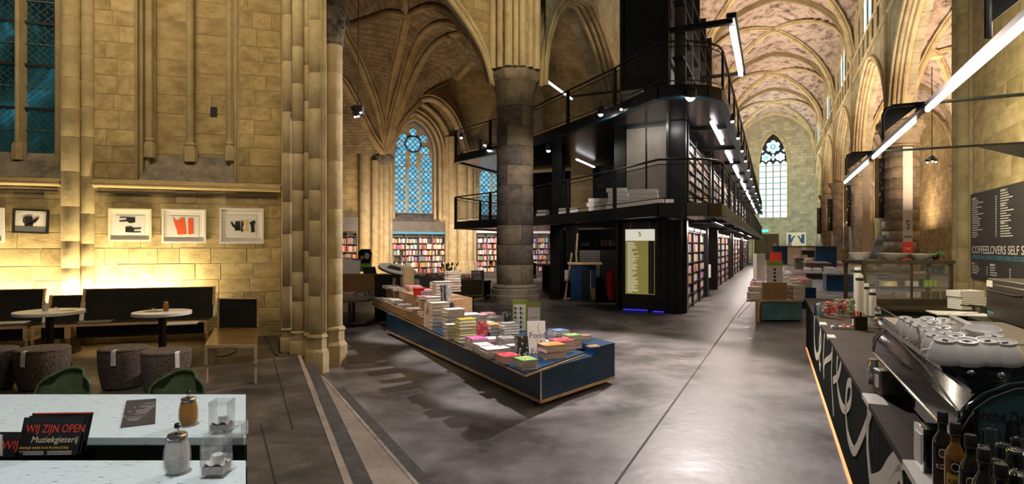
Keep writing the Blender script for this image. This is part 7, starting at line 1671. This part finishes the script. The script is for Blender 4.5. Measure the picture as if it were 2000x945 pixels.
# ---- oven, plates, trays, board
ov = ntag('oven', 'stainless steel countertop oven below the menu board', 'oven', 2.47, 7.55, CT+.011)
obj('housing', MB().box(0,.75,0,1.5,.04,.56), M['brush'], ov, bevel=.012); obj('door', MB().box(-.025,0,.08,1.42,.08,.50), M['brush'], ov, bevel=.01)
obj('door_handle', MB().tube([(-.03,.3,.42),(-.075,.33,.42),(-.075,1.2,.42),(-.03,1.23,.42)], .014, 8), M['black'], ov)
obj('badge', MB().box(-.03,-.026,1.15,1.38,.13,.16), M['cyan'], ov, smooth=None); obj('paper_label', MB().box(-.03,-.026,1.2,1.4,.46,.54), M['paper'], ov, smooth=None)
for x in (.06,.66):
    for y in (.1,1.4): obj('foot', MB().lathe([(.03,0),(.03,.04)], 10, (x,y,0)), M['black'], ov)
p = fl(1975,545,CT+.571)
for k in range(9): obj('plate', MB().lathe([(.12,0),(.13,.004),(.22,.014),(.23,.018),(.225,.02),(.13,.009),(.001,.008)], 32, cap=False), M['cer'], None, (NV(2.85,8.05).x,NV(2.85,8.05).y,CT+.572+k*.019), label=('bottom plate','second plate from the bottom','third plate from the bottom','fourth plate from the bottom','middle plate','fourth plate from the top','third plate from the top','second plate from the top','top plate')[k]+' of the white stack on the oven', cat='plate', group='plates on the oven')
q = fl(1893,604,CT+.01)
for k in range(9): obj('tray', MB().box(-.2,.2,-.13,.13,0,.006).box(-.2,.2,-.13,-.122,.0,.03).box(-.2,.2,.122,.13,0,.03).box(-.2,-.192,-.13,.13,0,.03).box(.192,.2,-.13,.13,0,.03), M['cer'], None, (q.x+(.0 if k < 6 else -.02),q.y+.05,CT+.012+k*.032), .1, smooth=None, label=ORD[8-k]+' white rectangular tray counted from the top of the pile by the oven', cat='tray', group='white trays by the oven')
q = fl(1872,614,CT+.01); t = thing('cutting_board', 'white cutting board with paper on the back counter corner', 'cutting board', (q.x,q.y,CT+.011), -.35); obj('board', MB().box(-.32,.32,-.25,.25,0,.02), M['white'], t, bevel=.004); obj('note', MB().box(-.02,.2,-.12,.1,.021,.023), M['paper'], t, smooth=None)
obj('knife', MB().box(-.15,.1,-.01,.01,0,.004).box(.1,.22,-.012,.012,0,.014), M['chrome'], None, (q.x+.1,q.y-.1,CT+.036), .2, smooth=None, label='knife lying across the white cutting board', cat='knife')
for k, (px, lab) in enumerate(((1886,'black-handled metal pan on the counter by the white trays'),(1902,'second metal pan with black handle beside the first'))):
    q = fl(px,606,CT+.01); t = thing('pan', lab, 'pan', (q.x,q.y-.25,CT+.012)); obj('bowl', MB().lathe([(.07,0),(.08,.01),(.085,.08),(.08,.08),(.075,.015),(.001,.012)], 20, cap=False), M['brush'], t); obj('handle', MB().bar((-.07,0,.08),(-.24,.04,.10),.03,.02), M['black'], t)
q = NV(3.15,9.45,CT+.011); obj('grinder', MB().box(-.1,.1,-.1,.1,0,.36).lathe([(.06,.36),(.1,.44)], 14), M['black'], None, q, NROT, label='black kitchen machine between the trays and the oven', cat='kitchen machine')
p = at(1707,505,12.4); t = thing('mirror_panel', 'slanted chrome screen standing behind the display case', 'mirror', p); obj('panel', MB().add([(-.30,0,-.45),(-.12,0,-.45),(.28,0,.52),(.08,0,.5),(-.30,.02,-.45),(-.12,.02,-.45),(.28,.02,.52),(.08,.02,.5)], [(0,1,2,3),(7,6,5,4),(0,4,5,1),(1,5,6,2),(2,6,7,3),(3,7,4,0)]), M['chrome'], t, smooth=None); obj('stand', MB().box(-.24,-.2,.02,.05,-1.6,0), M['steel'], t, smooth=None)
for o in list(bpy.data.objects):
    if o.parent is None and o.type == 'EMPTY' and not o.children: bpy.data.objects.remove(o)
